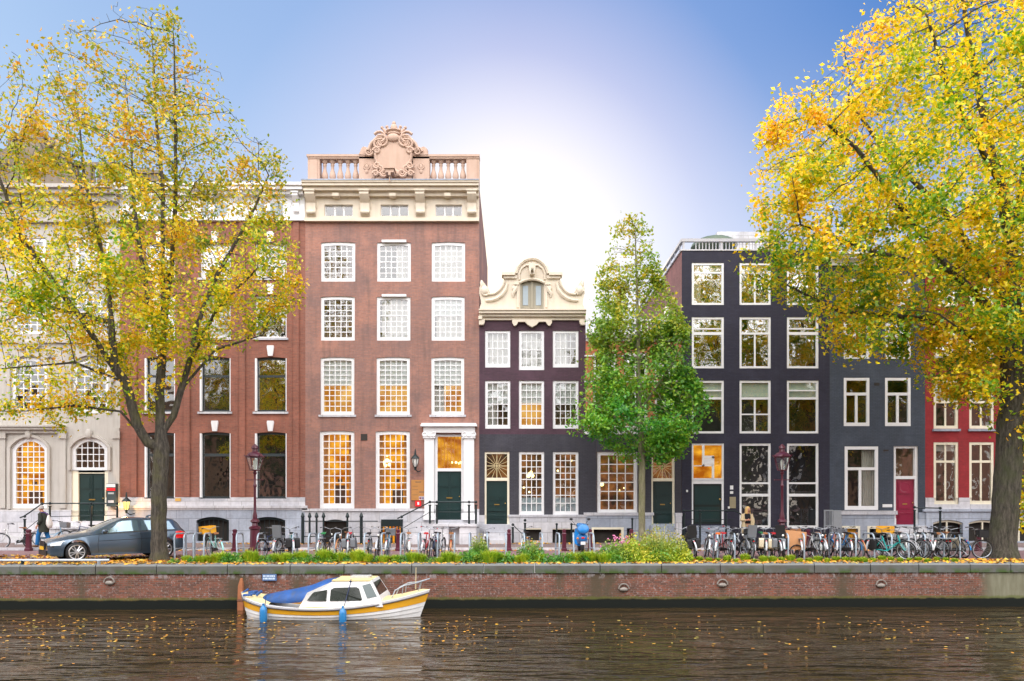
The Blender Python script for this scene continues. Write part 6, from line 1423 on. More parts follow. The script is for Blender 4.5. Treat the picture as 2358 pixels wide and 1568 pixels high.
row3 = [(18, 1586, 26.0, 98), (2, 1602, 26.3, 80), (0, 1625, 26.0, -100), (13, 1650, 25.9, 70), (9, 1664, 26.3, 104), (1, 1679, 26.0, 75), (0, 1695, 26.4, -80), (11, 1712, 26.1, 100), (2, 1728, 25.9, 80), (17, 1744, 26.3, 110), (19, 1757, 26.1, 78), (10, 1772, 26.0, 98), (18, 1790, 26.3, 84), (8, 1806, 26.1, -108), (5, 1842, 26.2, 76), (1, 1860, 25.9, 105), (3, 1874, 26.3, 82), (0, 1890, 26.1, -98), (6, 1903, 26.0, 66), (6, 1918, 26.3, 74), (7, 1934, 26.1, 118), (15, 1948, 26.3, 80), (16, 1962, 26.1, 98),
        (14, 2020, 26.0, 40), (8, 2046, 25.4, -52), (2, 2062, 26.3, 105), (1, 2078, 25.9, -60), (3, 2066, 26.6, 84), (0, 2108, 26.2, 100), (4, 2122, 26.3, 64), (1, 2136, 26.0, 118), (3, 2152, 26.2, 55), (19, 2168, 26.4, 128), (1, 2184, 25.9, 60), (7, 2196, 26.3, 100)]
for i, (k, dx, d, yw) in enumerate(row3): place(k, dx, d, yw, ORD[i]+' in the crowded right row', lean=random.uniform(-9, 9))
place(2, 2216, 25.6, -12, 'side-on beside the thick trunk', lean=6)
place(3, 42, 31.4, -150, 'near the left stoop', lean=5, z=.01)
place(15, 116, 32.1, 4, 'behind the walking man', lean=-5, z=.1)
place(4, 205, 32.0, 176, 'behind the grey hatchback bonnet', lean=-5, z=.1)
# steel hoops
hoop = None
hx_list = [(416, 0), (436, 0), (458, 0), (477, 0), (554, 0), (600, 0), (640, 0), (680, 0), (719, 0), (738, 0), (777, 0), (803, 0), (846, 0), (885, 0), (927, 0), (967, 0), (1007, 0), (1046, 0), (1083, 0), (1123, 0), (1165, 0), (1206, 0), (1245, 0), (1283, 0), (1322, 0), (1364, 0)] + [(1647+39.3*i, 1) for i in range(15)]
for i, (dx, g) in enumerate(hx_list):
    if hoop is None:
        q = MB(); q.tube([(0, -.38, -.1), (0, -.38, .74), (0, -.33, .83), (0, -.25, .87), (0, .25, .87), (0, .33, .83), (0, .38, .74), (0, .38, -.1)], .030, 8); q.tube([(0, -.38, .35), (0, .38, .35)], .02, 6)
        hoop = q.build('bicycle_stand', mat('zinc_blue_grey', (.36, .43, .50), .4, .3, var=.12), None); o = hoop
    else: o = hoop.copy(); COL.objects.link(o)
    d = 26.0 + random.uniform(-.08, .08); o.location = (X(dx, d), d, 0); o.rotation_euler = (0, R(random.uniform(-2, 2)), R(random.uniform(-6, 6)))
    tag(o, 'steel hoop bicycle stand, %s from the left in the %s row' % (ORD[i if not g else i-26], 'long left' if not g else 'crowded right'), 'bicycle stand', 'steel bicycle stands along the quay')
# bollards
mar = mat('maroon_iron', (.085, .009, .024), .4, var=.15, coat=.3); bol = None
for i, (dx, w) in enumerate(((66, 'left of the walking man'), (541, 'just left of the left lamp post'), (917, 'before the glowing cellar window'), (1172, 'before the plum house stoop'), (1299, 'just left of the blue scooter'), (1359, 'just right of the blue scooter'), (1454, 'beside the young green tree'), (2253, 'beside the thick right-hand trunk'), (1860, 'hidden among bicycles near the right lamp post'))):
    if bol is None:
        q = MB(); q.add([(a*r_, b_*r_, z) for z, r_ in ((-.1, .11), (.10, .11), (.12, .085), (.62, .07), (.66, .085), (.70, .085), (.73, .06), (.84, .075), (.88, .03)) for a, b_ in ((-1, -1), (1, -1), (1, 1), (-1, 1))], [(i_*4+j, i_*4+(j+1) % 4, (i_+1)*4+(j+1) % 4, (i_+1)*4+j) for i_ in range(8) for j in range(4)] + [(32, 33, 34, 35)])
        bol = q.build('bollard', mar, None); o = bol
    else: o = bol.copy(); COL.objects.link(o)
    d = 30.0; o.location = (X(dx, d), d, 0); tag(o, 'maroon iron street bollard ' + w, 'bollard', 'maroon street bollards')
# street lamps
def street_lamp(dx, label):
    d = 29.9; x = X(dx, d); root = empty('street_lamp', (x, d, 0)); tag(root, label, 'street lamp', 'maroon street lamps')
    q = MB(); q.lathe(x, d, [(.25, 0), (.25, .12), (.20, .15), (.18, .85), (.23, .90), (.23, .97), (.12, 1.02), (.10, 1.12), (.18, 1.18), (.17, 1.24), (.09, 1.30), (.095, 1.42), (.055, 1.6), (.045, 2.55), (.07, 2.60), (.07, 2.66), (.045, 2.70), (.04, 3.05), (.06, 3.1), (.09, 3.14), (.05, 3.18), (.06, 3.24)], 14)
    q.tube([(x-.30, d, 2.86), (x+.30, d, 2.86)], .018, 6); q.ball((x-.31, d, 2.86), .03); q.ball((x+.31, d, 2.86), .03); q.build('post', mar, root)
    def ring(z, r_, s=6, off=.3): return [(x+r_*math.cos(2*math.pi*i/s+off), d+r_*math.sin(2*math.pi*i/s+off), z) for i in range(s)]
    q = MB(); lo, hi = ring(3.25, .19), ring(3.78, .33)
    for i in range(6): q.tube([lo[i], hi[i]], .016, 5); q.tube([lo[i], lo[(i+1) % 6]], .02, 5); q.tube([hi[i], hi[(i+1) % 6]], .028, 5); q.tube([hi[i], tuple(Vector(hi[i])+Vector((hi[i][0]-x, hi[i][1]-d, .28))*.28)], [.03, .012], 5)
    lan = q.build('lantern_frame', mar, root)
    q = MB(); q.add(lo+hi, [(i, (i+1) % 6, 6+(i+1) % 6, 6+i) for i in range(6)]); q.build('lantern_glass', clear, lan, smooth=False)
    q = MB(); q.lathe(x, d, [(.36, 3.79), (.33, 3.84), (.24, 3.93), (.15, 3.97), (.11, 3.99), (.10, 4.08), (.14, 4.12), (.12, 4.2), (.05, 4.27), (.03, 4.3)], 12); q.build('lantern_cap', mar, root)
    q = MB(); q.lathe(x, d, [(.03, 3.27), (.05, 3.4), (.07, 3.48), (.075, 3.6), (.04, 3.68)], 10); q.build('bulb', bm_('opal_glass', (.8, .8, .76), .3), root)
street_lamp(587, 'maroon cast iron street lamp before the russet brick mansion, left of the two'); street_lamp(1801, 'maroon cast iron street lamp before the black brick house, right of the two')
# wall lamps
def wall_lamp(dx, dy, lit, label, up=True):
    x, z, y = X(dx), Z(dy), YF-.42; root = empty('wall_lamp', (x, YF-.05, z)); tag(root, label, 'wall lamp')
    q = MB(); q.lathe(x, y, [(.02, z-.35), (.05, z-.33), (.06, z-.22), (.10, z-.20)], 8); q.tube([(x, y, z-.30), (x+.1, y+.12, z-.42), (x+.2, YF-.07, z-.36)], .025, 6); q.lathe(x, y, [(.21, z+.18), (.20, z+.21), (.08, z+.33), (.05, z+.36), (.03, z+.55), (.015, z+.62)], 10)
    for i in range(6): a = i*math.pi/3; q.tube([(x+.09*math.cos(a), y+.09*math.sin(a), z-.2), (x+.17*math.cos(a), y+.17*math.sin(a), z+.18)], .011, 4)
    q.build('lamp_bracket', iron, root)
    q = MB(); q.lathe(x, y, [(.06, z-.19), (.13, z+.02), (.145, z+.17)], 10); q.build('lamp_glass', emis('lit_lamp_glass', (1, .55, .10), (1, .75, .2), 1.6) if lit else bm_('opal_glass', (.8, .8, .76), .3), root)
    if lit:
        l = bpy.data.lights.new('wall_lamp_light', 'POINT'); l.energy = 60; l.color = (1, .52, .18); l.shadow_soft_size = .12; o = bpy.data.objects.new('wall_lamp_light', l); COL.objects.link(o); o.location = (x, y-.26, z+.05)
wall_lamp(302, 1164, True, 'lit wall lantern glowing orange on the grey stone base beside the russet house')
wall_lamp(959, 1066, False, 'unlit black wall lantern between the lit window and the white door case')
# small fixtures on the fronts
def fixture(name, dx0, dx1, dy0, dy1, m, label, cat, y0=-.05, y1=-.003, extra=None):
    root = empty(name, (X((dx0+dx1)/2), YF+y1, Z(dy1))); tag(root, label, cat); q = MB(); q.box(X(dx0), X(dx1), YF+y0, YF+y1, Z(dy1), Z(dy0)); b_ = q.build('panel', m, root, smooth=False)
    for nm, a, b2, c, d, mm, pr in (extra or []):
        q = MB(); q.box(X(a), X(b2), YF+y0-pr, YF+y0-.001, Z(d), Z(c)); q.build(nm, mm, root, smooth=False)
    return root
cop = mat('copper_plate', (.62, .30, .10), .35, .5, var=.12, scale=4); dko = mat('engraved_brown', (.30, .16, .07), .5); redp = mat('signal_red', (.80, .01, .015), .4, var=.02)
fixture('name_board', 947.5, 979.5, 1105, 1152, cop, 'large copper name board with faint engraved lines, beside the white door case', 'plaque', extra=[('lettering', 957, 970, 1108.5, 1111.5, dko, .004), ('lettering', 950, 963, 1119, 1120, dko, .004), ('lettering', 950, 963, 1127, 1128, dko, .004), ('lettering', 966, 977, 1131, 1135, dko, .004), ('lettering', 950, 963, 1139, 1140, dko, .004), ('lettering', 965, 977, 1143, 1151, palestone, .004), ('lettering', 966, 971, 1145, 1149, mat('maroon_mark', (.25, .04, .06), .5), .008), ('lettering', 972.5, 976, 1145, 1149, mat('blue_mark', (.10, .10, .25), .5), .008)])
fixture('red_sign', 956.5, 970, 1152.8, 1166, redp, 'small square red sign with a white mark, below the copper name board', 'sign', y0=-.09, extra=[('emblem', 961.5, 966, 1156, 1162.5, white, .006)])
r_ = fixture('mailbox', 253, 274, 1114, 1166, mat('charcoal_box', (.03, .05, .06), .4), 'dark wall box with a white top and a red band, beside the stone house door', 'letter box', y0=-.30, y1=-.01, extra=[('red_band', 254, 273.4, 1124, 1130, redp, .01), ('label_strip', 257, 270, 1134, 1138, frost, .01), ('top_panel', 253.5, 273.6, 1115, 1122, white, .012), ('label_strip', 257, 270, 1152, 1158, bluestone, .01)])
fixture('name_board', 246.5, 251.5, 1128, 1145, brass, 'slim amber name plate between the stone house door and the dark wall box', 'plaque', y0=-.12)
fixture('ochre_sign', 405, 418, 1147, 1154, mat('ochre_enamel', (.62, .36, .08), .5), 'small ochre house plate on the pale stone band right of the elm trunk', 'plaque', y0=-.075, y1=-.051)
# railings
def railing(label, pts, posts, y, r=.032, mids=()):
    root = empty('stair_railing', (X(posts[0][0], y), y, .1)); tag(root, label, 'railing', 'iron stair railings')
    q = MB(); q.tube([(X(a, y), y, Z(b_, y)) for a, b_ in pts], r, 6); q.build('top_rail', iron, root)
    for m in mids: q = MB(); q.tube([(X(a, y), y, Z(b_, y)) for a, b_ in m], r*.5, 5); q.build('lower_rail', iron, root)
    for a, b_, c in posts:
        q = MB(); z1 = Z(b_, y); q.cyl((X(a, y), y, Z(c, y)), (X(a, y), y, z1-.12), .045, n=8); q.ball((X(a, y), y, z1), .065, n=8, m=6); q.cyl((X(a, y), y, z1-.16), (X(a, y), y, z1-.11), .065, n=8); q.build('post', iron, root)
railing('long iron railing of the sandstone house stoop, at the far left', [(46, 1192), (55, 1189), (97, 1160), (115, 1159), (272, 1159)], [(57, 1189, 1256), (97, 1160, 1213), (115, 1159, 1213), (210, 1159, 1213), (270, 1159, 1213)], 33.0, mids=[[(57, 1222), (97, 1190), (272, 1186)]])
railing('green-black iron railing of the tall mansion stoop before the white door case', [(915, 1194), (925, 1189), (990, 1156), (1098, 1156)], [(925, 1190, 1256), (990, 1156, 1206), (1006, 1156, 1206), (1080, 1156, 1206), (1096, 1156, 1206)], 33.0, mids=[[(930, 1215), (990, 1179), (1097, 1179)]])
railing('iron railing of the black brick house steps, sloping to the right', [(1572, 1176), (1690, 1176), (1700, 1180), (1740, 1208)], [(1575, 1176, 1250), (1612, 1176, 1250), (1672, 1176, 1250), (1738, 1208, 1256)], 33.0, mids=[[(1575, 1196), (1690, 1196)]])
railing('short railing of the magenta door steps', [(2104, 1169), (2166, 1170)], [(2106, 1168, 1252), (2165, 1170, 1252)], 33.05)
railing('low posts with a chain rail before the plum house cellar windows', [(1180, 1212), (1206, 1228), (1206, 1200), (1246, 1240), (1284, 1212)][:0] or [(1181, 1208), (1209, 1236)], [(1181, 1208, 1250), (1209, 1198, 1250)], 33.4, r=.02)
for a, w in ((1316, 'left of the two beside the blue scooter'), (1331, 'right of the two beside the blue scooter'), (1456, 'right of the wide cellar window'), (1282, 'between two cellar windows')):
    q = MB(); q.cyl((X(a, 33.6), 33.6, .1), (X(a, 33.6), 33.6, Z(1208 if a != 1456 else 1196, 33.6)), .04, n=8); q.ball((X(a, 33.6), 33.6, Z(1207 if a != 1456 else 1195, 33.6)), .06, n=8, m=6); q.cyl((X(a, 33.6), 33.6, .5), (X(a, 33.6), 33.6, .55), .06, n=8); tag(q.build('iron_post', iron, None, origin=(X(a, 33.6), 33.6, .1)), 'thin black iron post before the stone base, ' + w, 'post', 'iron posts before the houses')
# fence of the tall mansion area (left part): spiked posts and rails
q_root = empty('iron_fence', (X(760, 33.2), 33.2, .1)); tag(q_root, 'low green-black iron fence with arched stone-like posts before the tall mansion base', 'fence')
for a in (697, 713, 729, 745, 800, 832): q = MB(); q.cyl((X(a, 33.2), 33.2, .1), (X(a, 33.2), 33.2, Z(1192, 33.2)), .045 if a not in (697, 832) else .07, n=8); q.lathe(X(a, 33.2), 33.2, [(.07, Z(1192, 33.2)), (.09, Z(1189, 33.2)), (.03, Z(1180, 33.2))], 8); q.build('post', iron, q_root)
for z in (1200, 1235): q = MB(); q.tube([(X(697, 33.2), 33.2, Z(z, 33.2)), (X(870, 33.2), 33.2, Z(z, 33.2))], .022, 5); q.build('rail', iron, q_root)
# quayside bump rail at the far left
rr = empty('guard_rail', (X(120, 23.0), 23.05, 0)); tag(rr, 'low pale steel guard rail at the quay edge under the grey hatchback nose', 'guard rail')
y = 23.12; zt = Z(1290, y); q = MB(); q.tube([(X(-200, y), y-.05, zt), (X(60, y), y, zt), (X(250, y), y+.05, zt)], .042, 8); q.build('rail', steel, rr)
for a in (-80, 52, 228): q = MB(); q.cyl((X(a, y), y, 0), (X(a, y), y, zt), .05, n=8); q.build('post', iron if a == 52 else steel, rr); 
# blue scooter seen from behind
def scooter():
    d = 29.2; x = X(1338, d); root = empty('motor_scooter', (x, d, 0)); tag(root, 'bright blue motor scooter seen from behind on the street before the charcoal wall', 'scooter')
    bl = gloss('scooter_blue', (.01, .20, .55))
    S = 1.0
    def loft(secs, name, m):
        q = MB(); n = 12; vs = []
        for (y, z0, z1, w) in secs: vs += [(x+w*math.cos(2*math.pi*i/n), d+y, (z0+z1)/2+(z1-z0)/2*math.sin(2*math.pi*i/n)) for i in range(n)]
        k = len(secs); q.add(vs, [(i*n+j, i*n+(j+1) % n, (i+1)*n+(j+1) % n, (i+1)*n+j) for i in range(k-1) for j in range(n)] + [tuple(range(n-1, -1, -1)), tuple(range((k-1)*n, k*n))]); return q.build(name, m, root, ang=50)
    loft([(-.80, .52, .66, .05), (-.74, .44, .74, .15), (-.55, .36, .78, .21), (-.25, .32, .76, .21), (.0, .30, .60, .16), (.1, .28, .40, .14)], 'body', bl)
    loft([(.1, .24, .34, .17), (.6, .24, .34, .17)], 'footboard', bl)
    q = MB(); q.prism([(x-.20, .30), (x+.20, .30), (x+.24, .62), (x+.17, .92), (x-.17, .92), (x-.24, .62)], d+.55, d+.66); q.build('leg_shield', bl, root)
    loft([(.35, .96, 1.08, .10), (.5, .92, 1.14, .15), (.66, .94, 1.10, .10)], 'headset', bl)
    loft([(-.70, .77, .83, .12), (-.4, .77, .86, .15), (-.02, .75, .84, .13)], 'seat', rubber)
    loft([(-.98, .80, .92, .14), (-.92, .74, 1.12, .22), (-.72, .74, 1.16, .24), (-.62, .78, 1.08, .18)], 'top_box', bl)
    for yy in (-.55, .80): q = MB(); q.torus((x, d+yy, .24), .18, .06, 20, 7, 'yz'); q.build('wheel', rubber, root)
    q = MB(); q.tube([(x, d+.60, .3), (x, d+.52, 1.02)], .03); q.tube([(x-.33, d+.42, 1.08), (x, d+.5, 1.04), (x+.33, d+.42, 1.08)], .018); q.build('handlebar', rubber, root)
    for s_ in (-1, 1):
        q = MB(); q.tube([(x+s_*.2, d+.46, 1.08), (x+s_*.34, d+.46, 1.26)], .009, 4); q.ball((x+s_*.35, d+.45, 1.29), .07, .02, .05); q.build('mirror', rubber, root)
        q = MB(); q.ball((x+s_*.2, d-.78, .58), .045, .03, .035); q.build('indicator', bm_('amber_lens', (.8, .25, .02), .3), root)
    q = MB(); q.ball((x, d-.81, .60), .07, .03, .04); q.build('rear_light', bm_('red_reflector', (.7, .01, .01), .3), root)
    q = MB(); q.box(x-.09, x+.09, d-.83, d-.82, .34, .46); q.build('number_plate', white, root, smooth=False)
scooter()
# utility boxes, container and board on the right
fixture('utility_cabinet', 1895, 1908, 1174, 1225, steel, 'open grey metal frame gate against the black wall, left of the galvanised cabinet', 'gate', y0=-.9, y1=-.86) if False else None
def cabinet():
    y = 33.0; root = empty('utility_cabinet', (X(1922, y), y, .1)); tag(root, 'galvanised metal screen and grey panel standing where the black and blue houses meet', 'cabinet')
    q = MB(); a, b_ = X(1898, y), X(1918, y); z0, z1 = Z(1212, y), Z(1174, y)
    for u, v, w, h_ in ((a, a+.05, z0, z1), (b_-.05, b_, z0, z1), (a+.051, b_-.051, z1-.05, z1), (a+.051, b_-.051, z0, z0+.05)): q.box(u, v, y, y+.05, w, h_)
    for k in range(7): u = a+.05+(b_-a-.1)*(k+.5)/7; q.box(u-.006, u+.006, y+.02, y+.03, z0+.05, z1-.05)
    q.box(a, a+.05, y, y+.05, .1, z0-.001); q.box(b_-.05, b_, y, y+.05, .1, z0-.001); q.build('screen', steel, root, smooth=False)
    q = MB(); q.bevbox(X(1919, y), X(1938, y), y, y+.4, .1, Z(1175, y), .02); q.build('panel', steel, root, smooth=False)
cabinet()
y = 32.9; root = empty('meter_post', (X(1563, y), y, .1)); tag(root, 'pale grey stone bollard-like meter post at the left foot of the black brick house', 'meter post')
q = MB(); q.bevbox(X(1557, y), X(1570, y), y, y+.25, .1, Z(1190, y), .02); q.build('column', palestone, root, smooth=False); q = MB(); q.bevbox(X(1556, y), X(1571, y), y-.02, y+.27, Z(1189.5, y), Z(1181, y), .02); q.build('cap', palestone, root, smooth=False)
def bin_():
    y = YF+.45; root = empty('waste_container', (X(1964), y, .1)); tag(root, 'bright yellow waste container inside the cellar opening of the slate blue house', 'waste bin')
    q = MB(); a, b_ = X(1952), X(1973); q.add([(a+.05, y-.25, .12), (b_-.05, y-.25, .12), (b_-.05, y+.2, .12), (a+.05, y+.2, .12), (a, y-.3, Z(1222)), (b_, y-.3, Z(1222)), (b_, y+.25, Z(1222)), (a, y+.25, Z(1222))], [(0, 3, 2, 1), (0, 1, 5, 4), (1, 2, 6, 5), (2, 3, 7, 6), (3, 0, 4, 7), (4, 5, 6, 7)])
    yel = bm_('amber_crate', (.80, .38, .01), .5, var=.08); q.build('bin_body', emis('lamplit_yellow', (.9, .40, .01), (1, .52, .02), .55) if False else yel, root, smooth=False); q = MB(); q.bevbox(a-.02, b_+.02, y-.34, y+.28, Z(1221.5), Z(1218), .01); q.build('lid', yel, root, smooth=False)
bin_()
def cargo():
    d = 26.0; x = X(1826, d); root = empty('cargo_box', (x, d, 0)); tag(root, 'tan plywood cargo bicycle box between the bicycles, right of the lamp post', 'cargo box')
    ply = mat('tan_plywood', (.55, .27, .12), .6, var=.15); q = MB(); a, b_ = x-.36, x+.36
    for k, (y0, y1) in enumerate(((d-.30, d-.28), (d+.28, d+.30))): q.prism([(a+.10, .32), (b_-.04, .32), (b_, .92), (a+.02, 1.0), (a, .7)], y0, y1)
    q.box(a+.08, b_-.05, d-.279, d+.279, .33, .35); q.add([(a+.10, d-.28, .34), (a+.10, d+.28, .34), (a, d+.28, .98), (a, d-.28, .98)], [(0, 1, 2, 3)]); q.add([(b_-.04, d-.28, .34), (b_-.04, d+.28, .34), (b_, d+.28, .92), (b_, d-.28, .92)], [(0, 3, 2, 1)]); q.build('box', ply, root, smooth=False)
    for s_ in (-.34, .34): q = MB(); q.torus((x, d+s_, .25), .23, .022, 22, 6); q.cyl((x, d+s_-.03, .25), (x, d+s_+.03, .25), .03); q.build('wheel', rubber, root)
cargo()
# ---------------------------------------------------------------- plants
def tuft(seed, nb, rad, hgt, wid=.012):
    g = np.random.default_rng(seed); mb = MB()
    for _ in range(nb):
        a, rr_ = g.uniform(0, 6.28), rad*math.sqrt(g.uniform())*.6; x, y = rr_*math.cos(a), rr_*math.sin(a); h_ = hgt*g.uniform(.5, 1.1)*(1-.35*rr_/rad); ln = g.uniform(.1, .7)*rad; a2 = a+g.normal()*.6
        dx_, dy_ = math.cos(a2), math.sin(a2); w = wid*g.uniform(.7, 1.4); p0, p1, p2 = Vector((x, y, 0)), Vector((x+dx_*ln*.35, y+dy_*ln*.35, h_*.65)), Vector((x+dx_*ln, y+dy_*ln, h_*g.uniform(.7, 1)))
        n_ = Vector((-dy_, dx_, 0))*w; k = len(mb.v); mb.v += [tuple(p0-n_), tuple(p0+n_), tuple(p1+n_), tuple(p1-n_), tuple(p2)]; mb.f += [(k, k+1, k+2, k+3), (k+3, k+2, k+4)]
    return mb
gm = leaf_mat('grass_blade', [(0, (.16, .36, .01)), (.5, (.34, .58, .02)), (1, (.66, .66, .04))], .1, .4, [(0, (.22, .46, .02)), (1, (.80, .66, .08))], trans=.35)
gd = leaf_mat('herb_leaf', [(0, (.05, .22, .04)), (.5, (.14, .38, .04)), (1, (.36, .46, .05))], .3, .8, [(0, (.22, .38, .05)), (1, (.72, .50, .14))], trans=.35)
def leafy(seed, n, rad, hgt, sz):
    g = np.random.default_rng(seed); mb = MB()
    for _ in range(n):
        a, u = g.uniform(0, 6.28), g.uniform(); rr_ = rad*math.sqrt(u); z = hgt*g.uniform(.05, 1)*math.sqrt(max(.08, 1-u*.85))*(.8+.25*math.sin(a*3+seed)); c = Vector((rr_*math.cos(a), rr_*math.sin(a), z))
        d = Vector((g.normal(), g.normal(), g.normal()*.7+.5)).normalized(); e_ = d.cross(Vector((g.normal(), g.normal(), g.normal()))).normalized(); s_ = sz*g.uniform(.6, 1.4); k = len(mb.v)
        mb.v += [tuple(c-d*s_), tuple(c+e_*s_*.5), tuple(c+d*s_), tuple(c-e_*s_*.5)]; mb.f.append((k, k+1, k+2, k+3))
    return mb
protoG = []
for k in range(3): protoG.append(tuft(20+k, 520, .36, .46, .010).build('grass_clump', gm, None))
protoG.append(leafy(30, 420, .36, .36, .045).build('herb_clump', gd, None))
spots = [(v+random.uniform(-6, 6), 24.1+random.uniform(-.15, .35), random.choice((0, 1, 2, 3, 3)), random.uniform(.5, 1.1)) for v in np.arange(405, 1130, 21)] + [(v, 24.0+random.uniform(-.1, .4), random.choice((0, 3, 1, 3)), random.uniform(.7, 1.2)) for v in np.arange(1130, 1420, 19)] + [(v, 24.4+random.uniform(-.3, .6), random.choice((0, 1, 2)), random.uniform(.3, .55)) for v in np.arange(1590, 2200, 21)]
used = set(); cnt = {}
for i, (dx, d, k, s_) in enumerate(spots):
    if k not in used: o = protoG[k]; used.add(k)
    else: o = protoG[k].copy(); COL.objects.link(o)
    o.location = (X(dx, d), d, 0); o.rotation_euler.z = random.uniform(0, 6.28); o.scale = (s_*random.uniform(.9, 1.2), s_, s_*random.uniform(.8, 1.15)); sec = 0 if dx < 1130 else 1 if dx < 1500 else 2
    key = (k == 3, sec); cnt[key] = cnt.get(key, -1)+1
    tag(o, '%s clump, %s from the left %s' % ('leafy herb' if k == 3 else 'grass', ORD[cnt[key]], ('before the two brick mansions', 'before the plum and orange houses', 'under the right-hand bicycles')[sec]), 'plant', 'plant clumps along the quay edge')
for k, (dx, d, w, h_, m, lb) in enumerate(((1222, 24.5, .5, .75, gd, 'wispy yellow-green herb bush before the narrow plum house'), (1420, 24.6, .7, .8, gd, 'green flowering bush left of the tall quay shrubs'), (1468, 24.6, .8, .95, gm, 'rusty yellow-green bush in the middle of the quay flower bed'), (1520, 24.8, .9, 1.3, gd, 'tall feathery bush, highest in the quay flower bed'), (1552, 24.5, .6, .75, gm, 'low green bush at the right end of the quay flower bed'), (1105, 24.7, .35, .95, gd, 'thin tall weed with seed heads before the door case stoop'), (1090, 24.3, .45, .42, gd, 'dark green leafy clump below the tall weed'))):
    root = empty('flowering_bush', (X(dx, d), d, 0)); tag(root, lb, 'bush'); q = leafy(50+k, int(2600*w), w, h_, .042); t2 = tuft(80+k, 160, w*.9, h_*1.05, .008); q.add(t2.v, t2.f); q.v = [(p[0]+X(dx, d), p[1]+d, p[2]) for p in q.v]; q.build('foliage', m, root, smooth=False)
    if k in (1, 2, 0):
        q = MB(); g = np.random.default_rng(k)
        for _ in range(26 if k == 1 else 10): a = g.uniform(0, 6.28); q.ball((X(dx, d)+math.cos(a)*w*g.uniform(0, .8), d+math.sin(a)*w*.6, h_*g.uniform(.55, 1.05)), .03, n=6, m=4)
        q.build('blossoms', bm_('pink_blossom', (.72, .22, .42), .6) if k == 1 else bm_('rust_blossom', (.6, .25, .06), .6), root)
# ---------------------------------------------------------------- people
def skinm(name, nodes, edges, m, parent, lv=2, root_i=0):
    me = bpy.data.meshes.new(name); o0 = wpos(parent); me.from_pydata([tuple(Vector(p)-o0) for p, _ in nodes], edges, []); me.update()
    o = bpy.data.objects.new(name, me); COL.objects.link(o); o.parent = parent; me.materials.append(m)
    sk = o.modifiers.new('skin', 'SKIN'); sk.use_smooth_shade = True
    for i, (_, r_) in enumerate(nodes):
        v = me.skin_vertices[0].data[i]; v.radius = (r_, r_) if not isinstance(r_, tuple) else r_; v.use_root = (i == root_i)
    sb = o.modifiers.new('subsurf', 'SUBSURF'); sb.levels = lv; sb.render_levels = lv; return o
def chain(nodes, edges, start, pts):
    prev = start
    for p, r_ in pts: nodes.append((p, r_)); edges.append((prev, len(nodes)-1)); prev = len(nodes)-1
    return prev
def hand(nodes, edges, wrist, pos, d, side):
    """ palm and five bent fingers; d = finger direction, side = thumb direction """
    d = Vector(d).normalized(); sd_ = Vector(side).normalized(); nrm = d.cross(sd_); p = Vector(pos)
    nodes.append((tuple(p+d*.05), (.030, .018))); palm = len(nodes)-1; edges.append((wrist, palm))
    for k, (off, ln) in enumerate(((.030, .070), (.010, .080), (-.010, .074), (-.028, .056))):
        a = p+d*.09+sd_*off; chain(nodes, edges, palm, [(tuple(a), .0105), (tuple(a+d*ln*.5+nrm*.010), .0092), (tuple(a+d*ln*.85+nrm*.035), .0080)])
    chain(nodes, edges, palm, [(tuple(p+d*.045+sd_*.040), .0115), (tuple(p+d*.080+sd_*.060+nrm*.012), .0095)])
skinc = mat('skin_tone', (.62, .30, .20), .5, var=.06)
def head(root, c, face, hairm, long=False, bald=False):
    c = Vector(c); f_ = Vector(face).normalized(); s_ = Vector((-f_.y, f_.x, 0)); q = MB()
    def pt(a, b_, z): return c + f_*a + s_*b_ + Vector((0, 0, z))
    n, m = 14, 10; vs = []
    for i in range(m+1):
        th = math.pi*i/m; zz = -.118*math.cos(th); wr_ = math.sin(th)
        for k in range(n):
            a = 2*math.pi*k/n; fx_ = math.cos(a)*wr_*.098; sy_ = math.sin(a)*wr_*.077
            if zz < -.03: fx_ = fx_*(.93 if fx_ > 0 else .72); sy_ *= .84
            vs.append(pt(fx_, sy_, zz))
    q.add(vs, [(i*n+k, i*n+(k+1) % n, (i+1)*n+(k+1) % n, (i+1)*n+k) for i in range(m) for k in range(n)])
    q.add([pt(.090, -.014, -.030), pt(.090, .014, -.030), pt(.118, 0, -.032), pt(.095, 0, .012)], [(0, 2, 3), (2, 1, 3), (0, 1, 2)])
    for sg in (-1, 1): e_ = pt(-.005, sg*.077, -.005); q.ball(tuple(e_), .014, .014, .03, 6, 5)
    q.tube([tuple(pt(.0, 0, -.08)), tuple(pt(-.02, 0, -.20))], [.055, .06], 10)
    h_ = q.build('head', skinc, root, ang=80)
    q = MB()
    for sg in (-1, 1): q.ball(tuple(pt(.084, sg*.030, .004)), .011, .011, .008, 6, 5)
    q.build('eyes', bm_('eye_dark', (.03, .025, .02), .2), h_); q = MB(); q.tube([tuple(pt(.088, -.022, -.062)), tuple(pt(.092, 0, -.064)), tuple(pt(.088, .022, -.062))], .006, 5); q.build('mouth', bm_('lips', (.45, .13, .12), .5), h_)
    q = MB(); vs = []; lo = -.02 if not long else -.20
    for i in range(8):
        th = i/7; zz = .128 - (.128-lo)*th**1.3
        for k in range(13):
            a = R(62 + (298-62)*k/12); rad = math.sqrt(max(0, 1-(max(zz, 0)/.130)**2)); ex_ = 1.10 if not long else 1.2 + .25*th
            if zz > .055: a = R(20+(340-20)*k/12)
            vs.append(pt(math.cos(a)*.098*rad*ex_, math.sin(a)*.080*rad*ex_, zz+.006))
    q.add(vs, [(i*13+k, i*13+k+1, (i+1)*13+k+1, (i+1)*13+k) for i in range(7) for k in range(12)]); o = q.build('hair', hairm, h_, ang=80); md = o.modifiers.new('t', 'SOLIDIFY'); md.thickness = .016; md.offset = 1
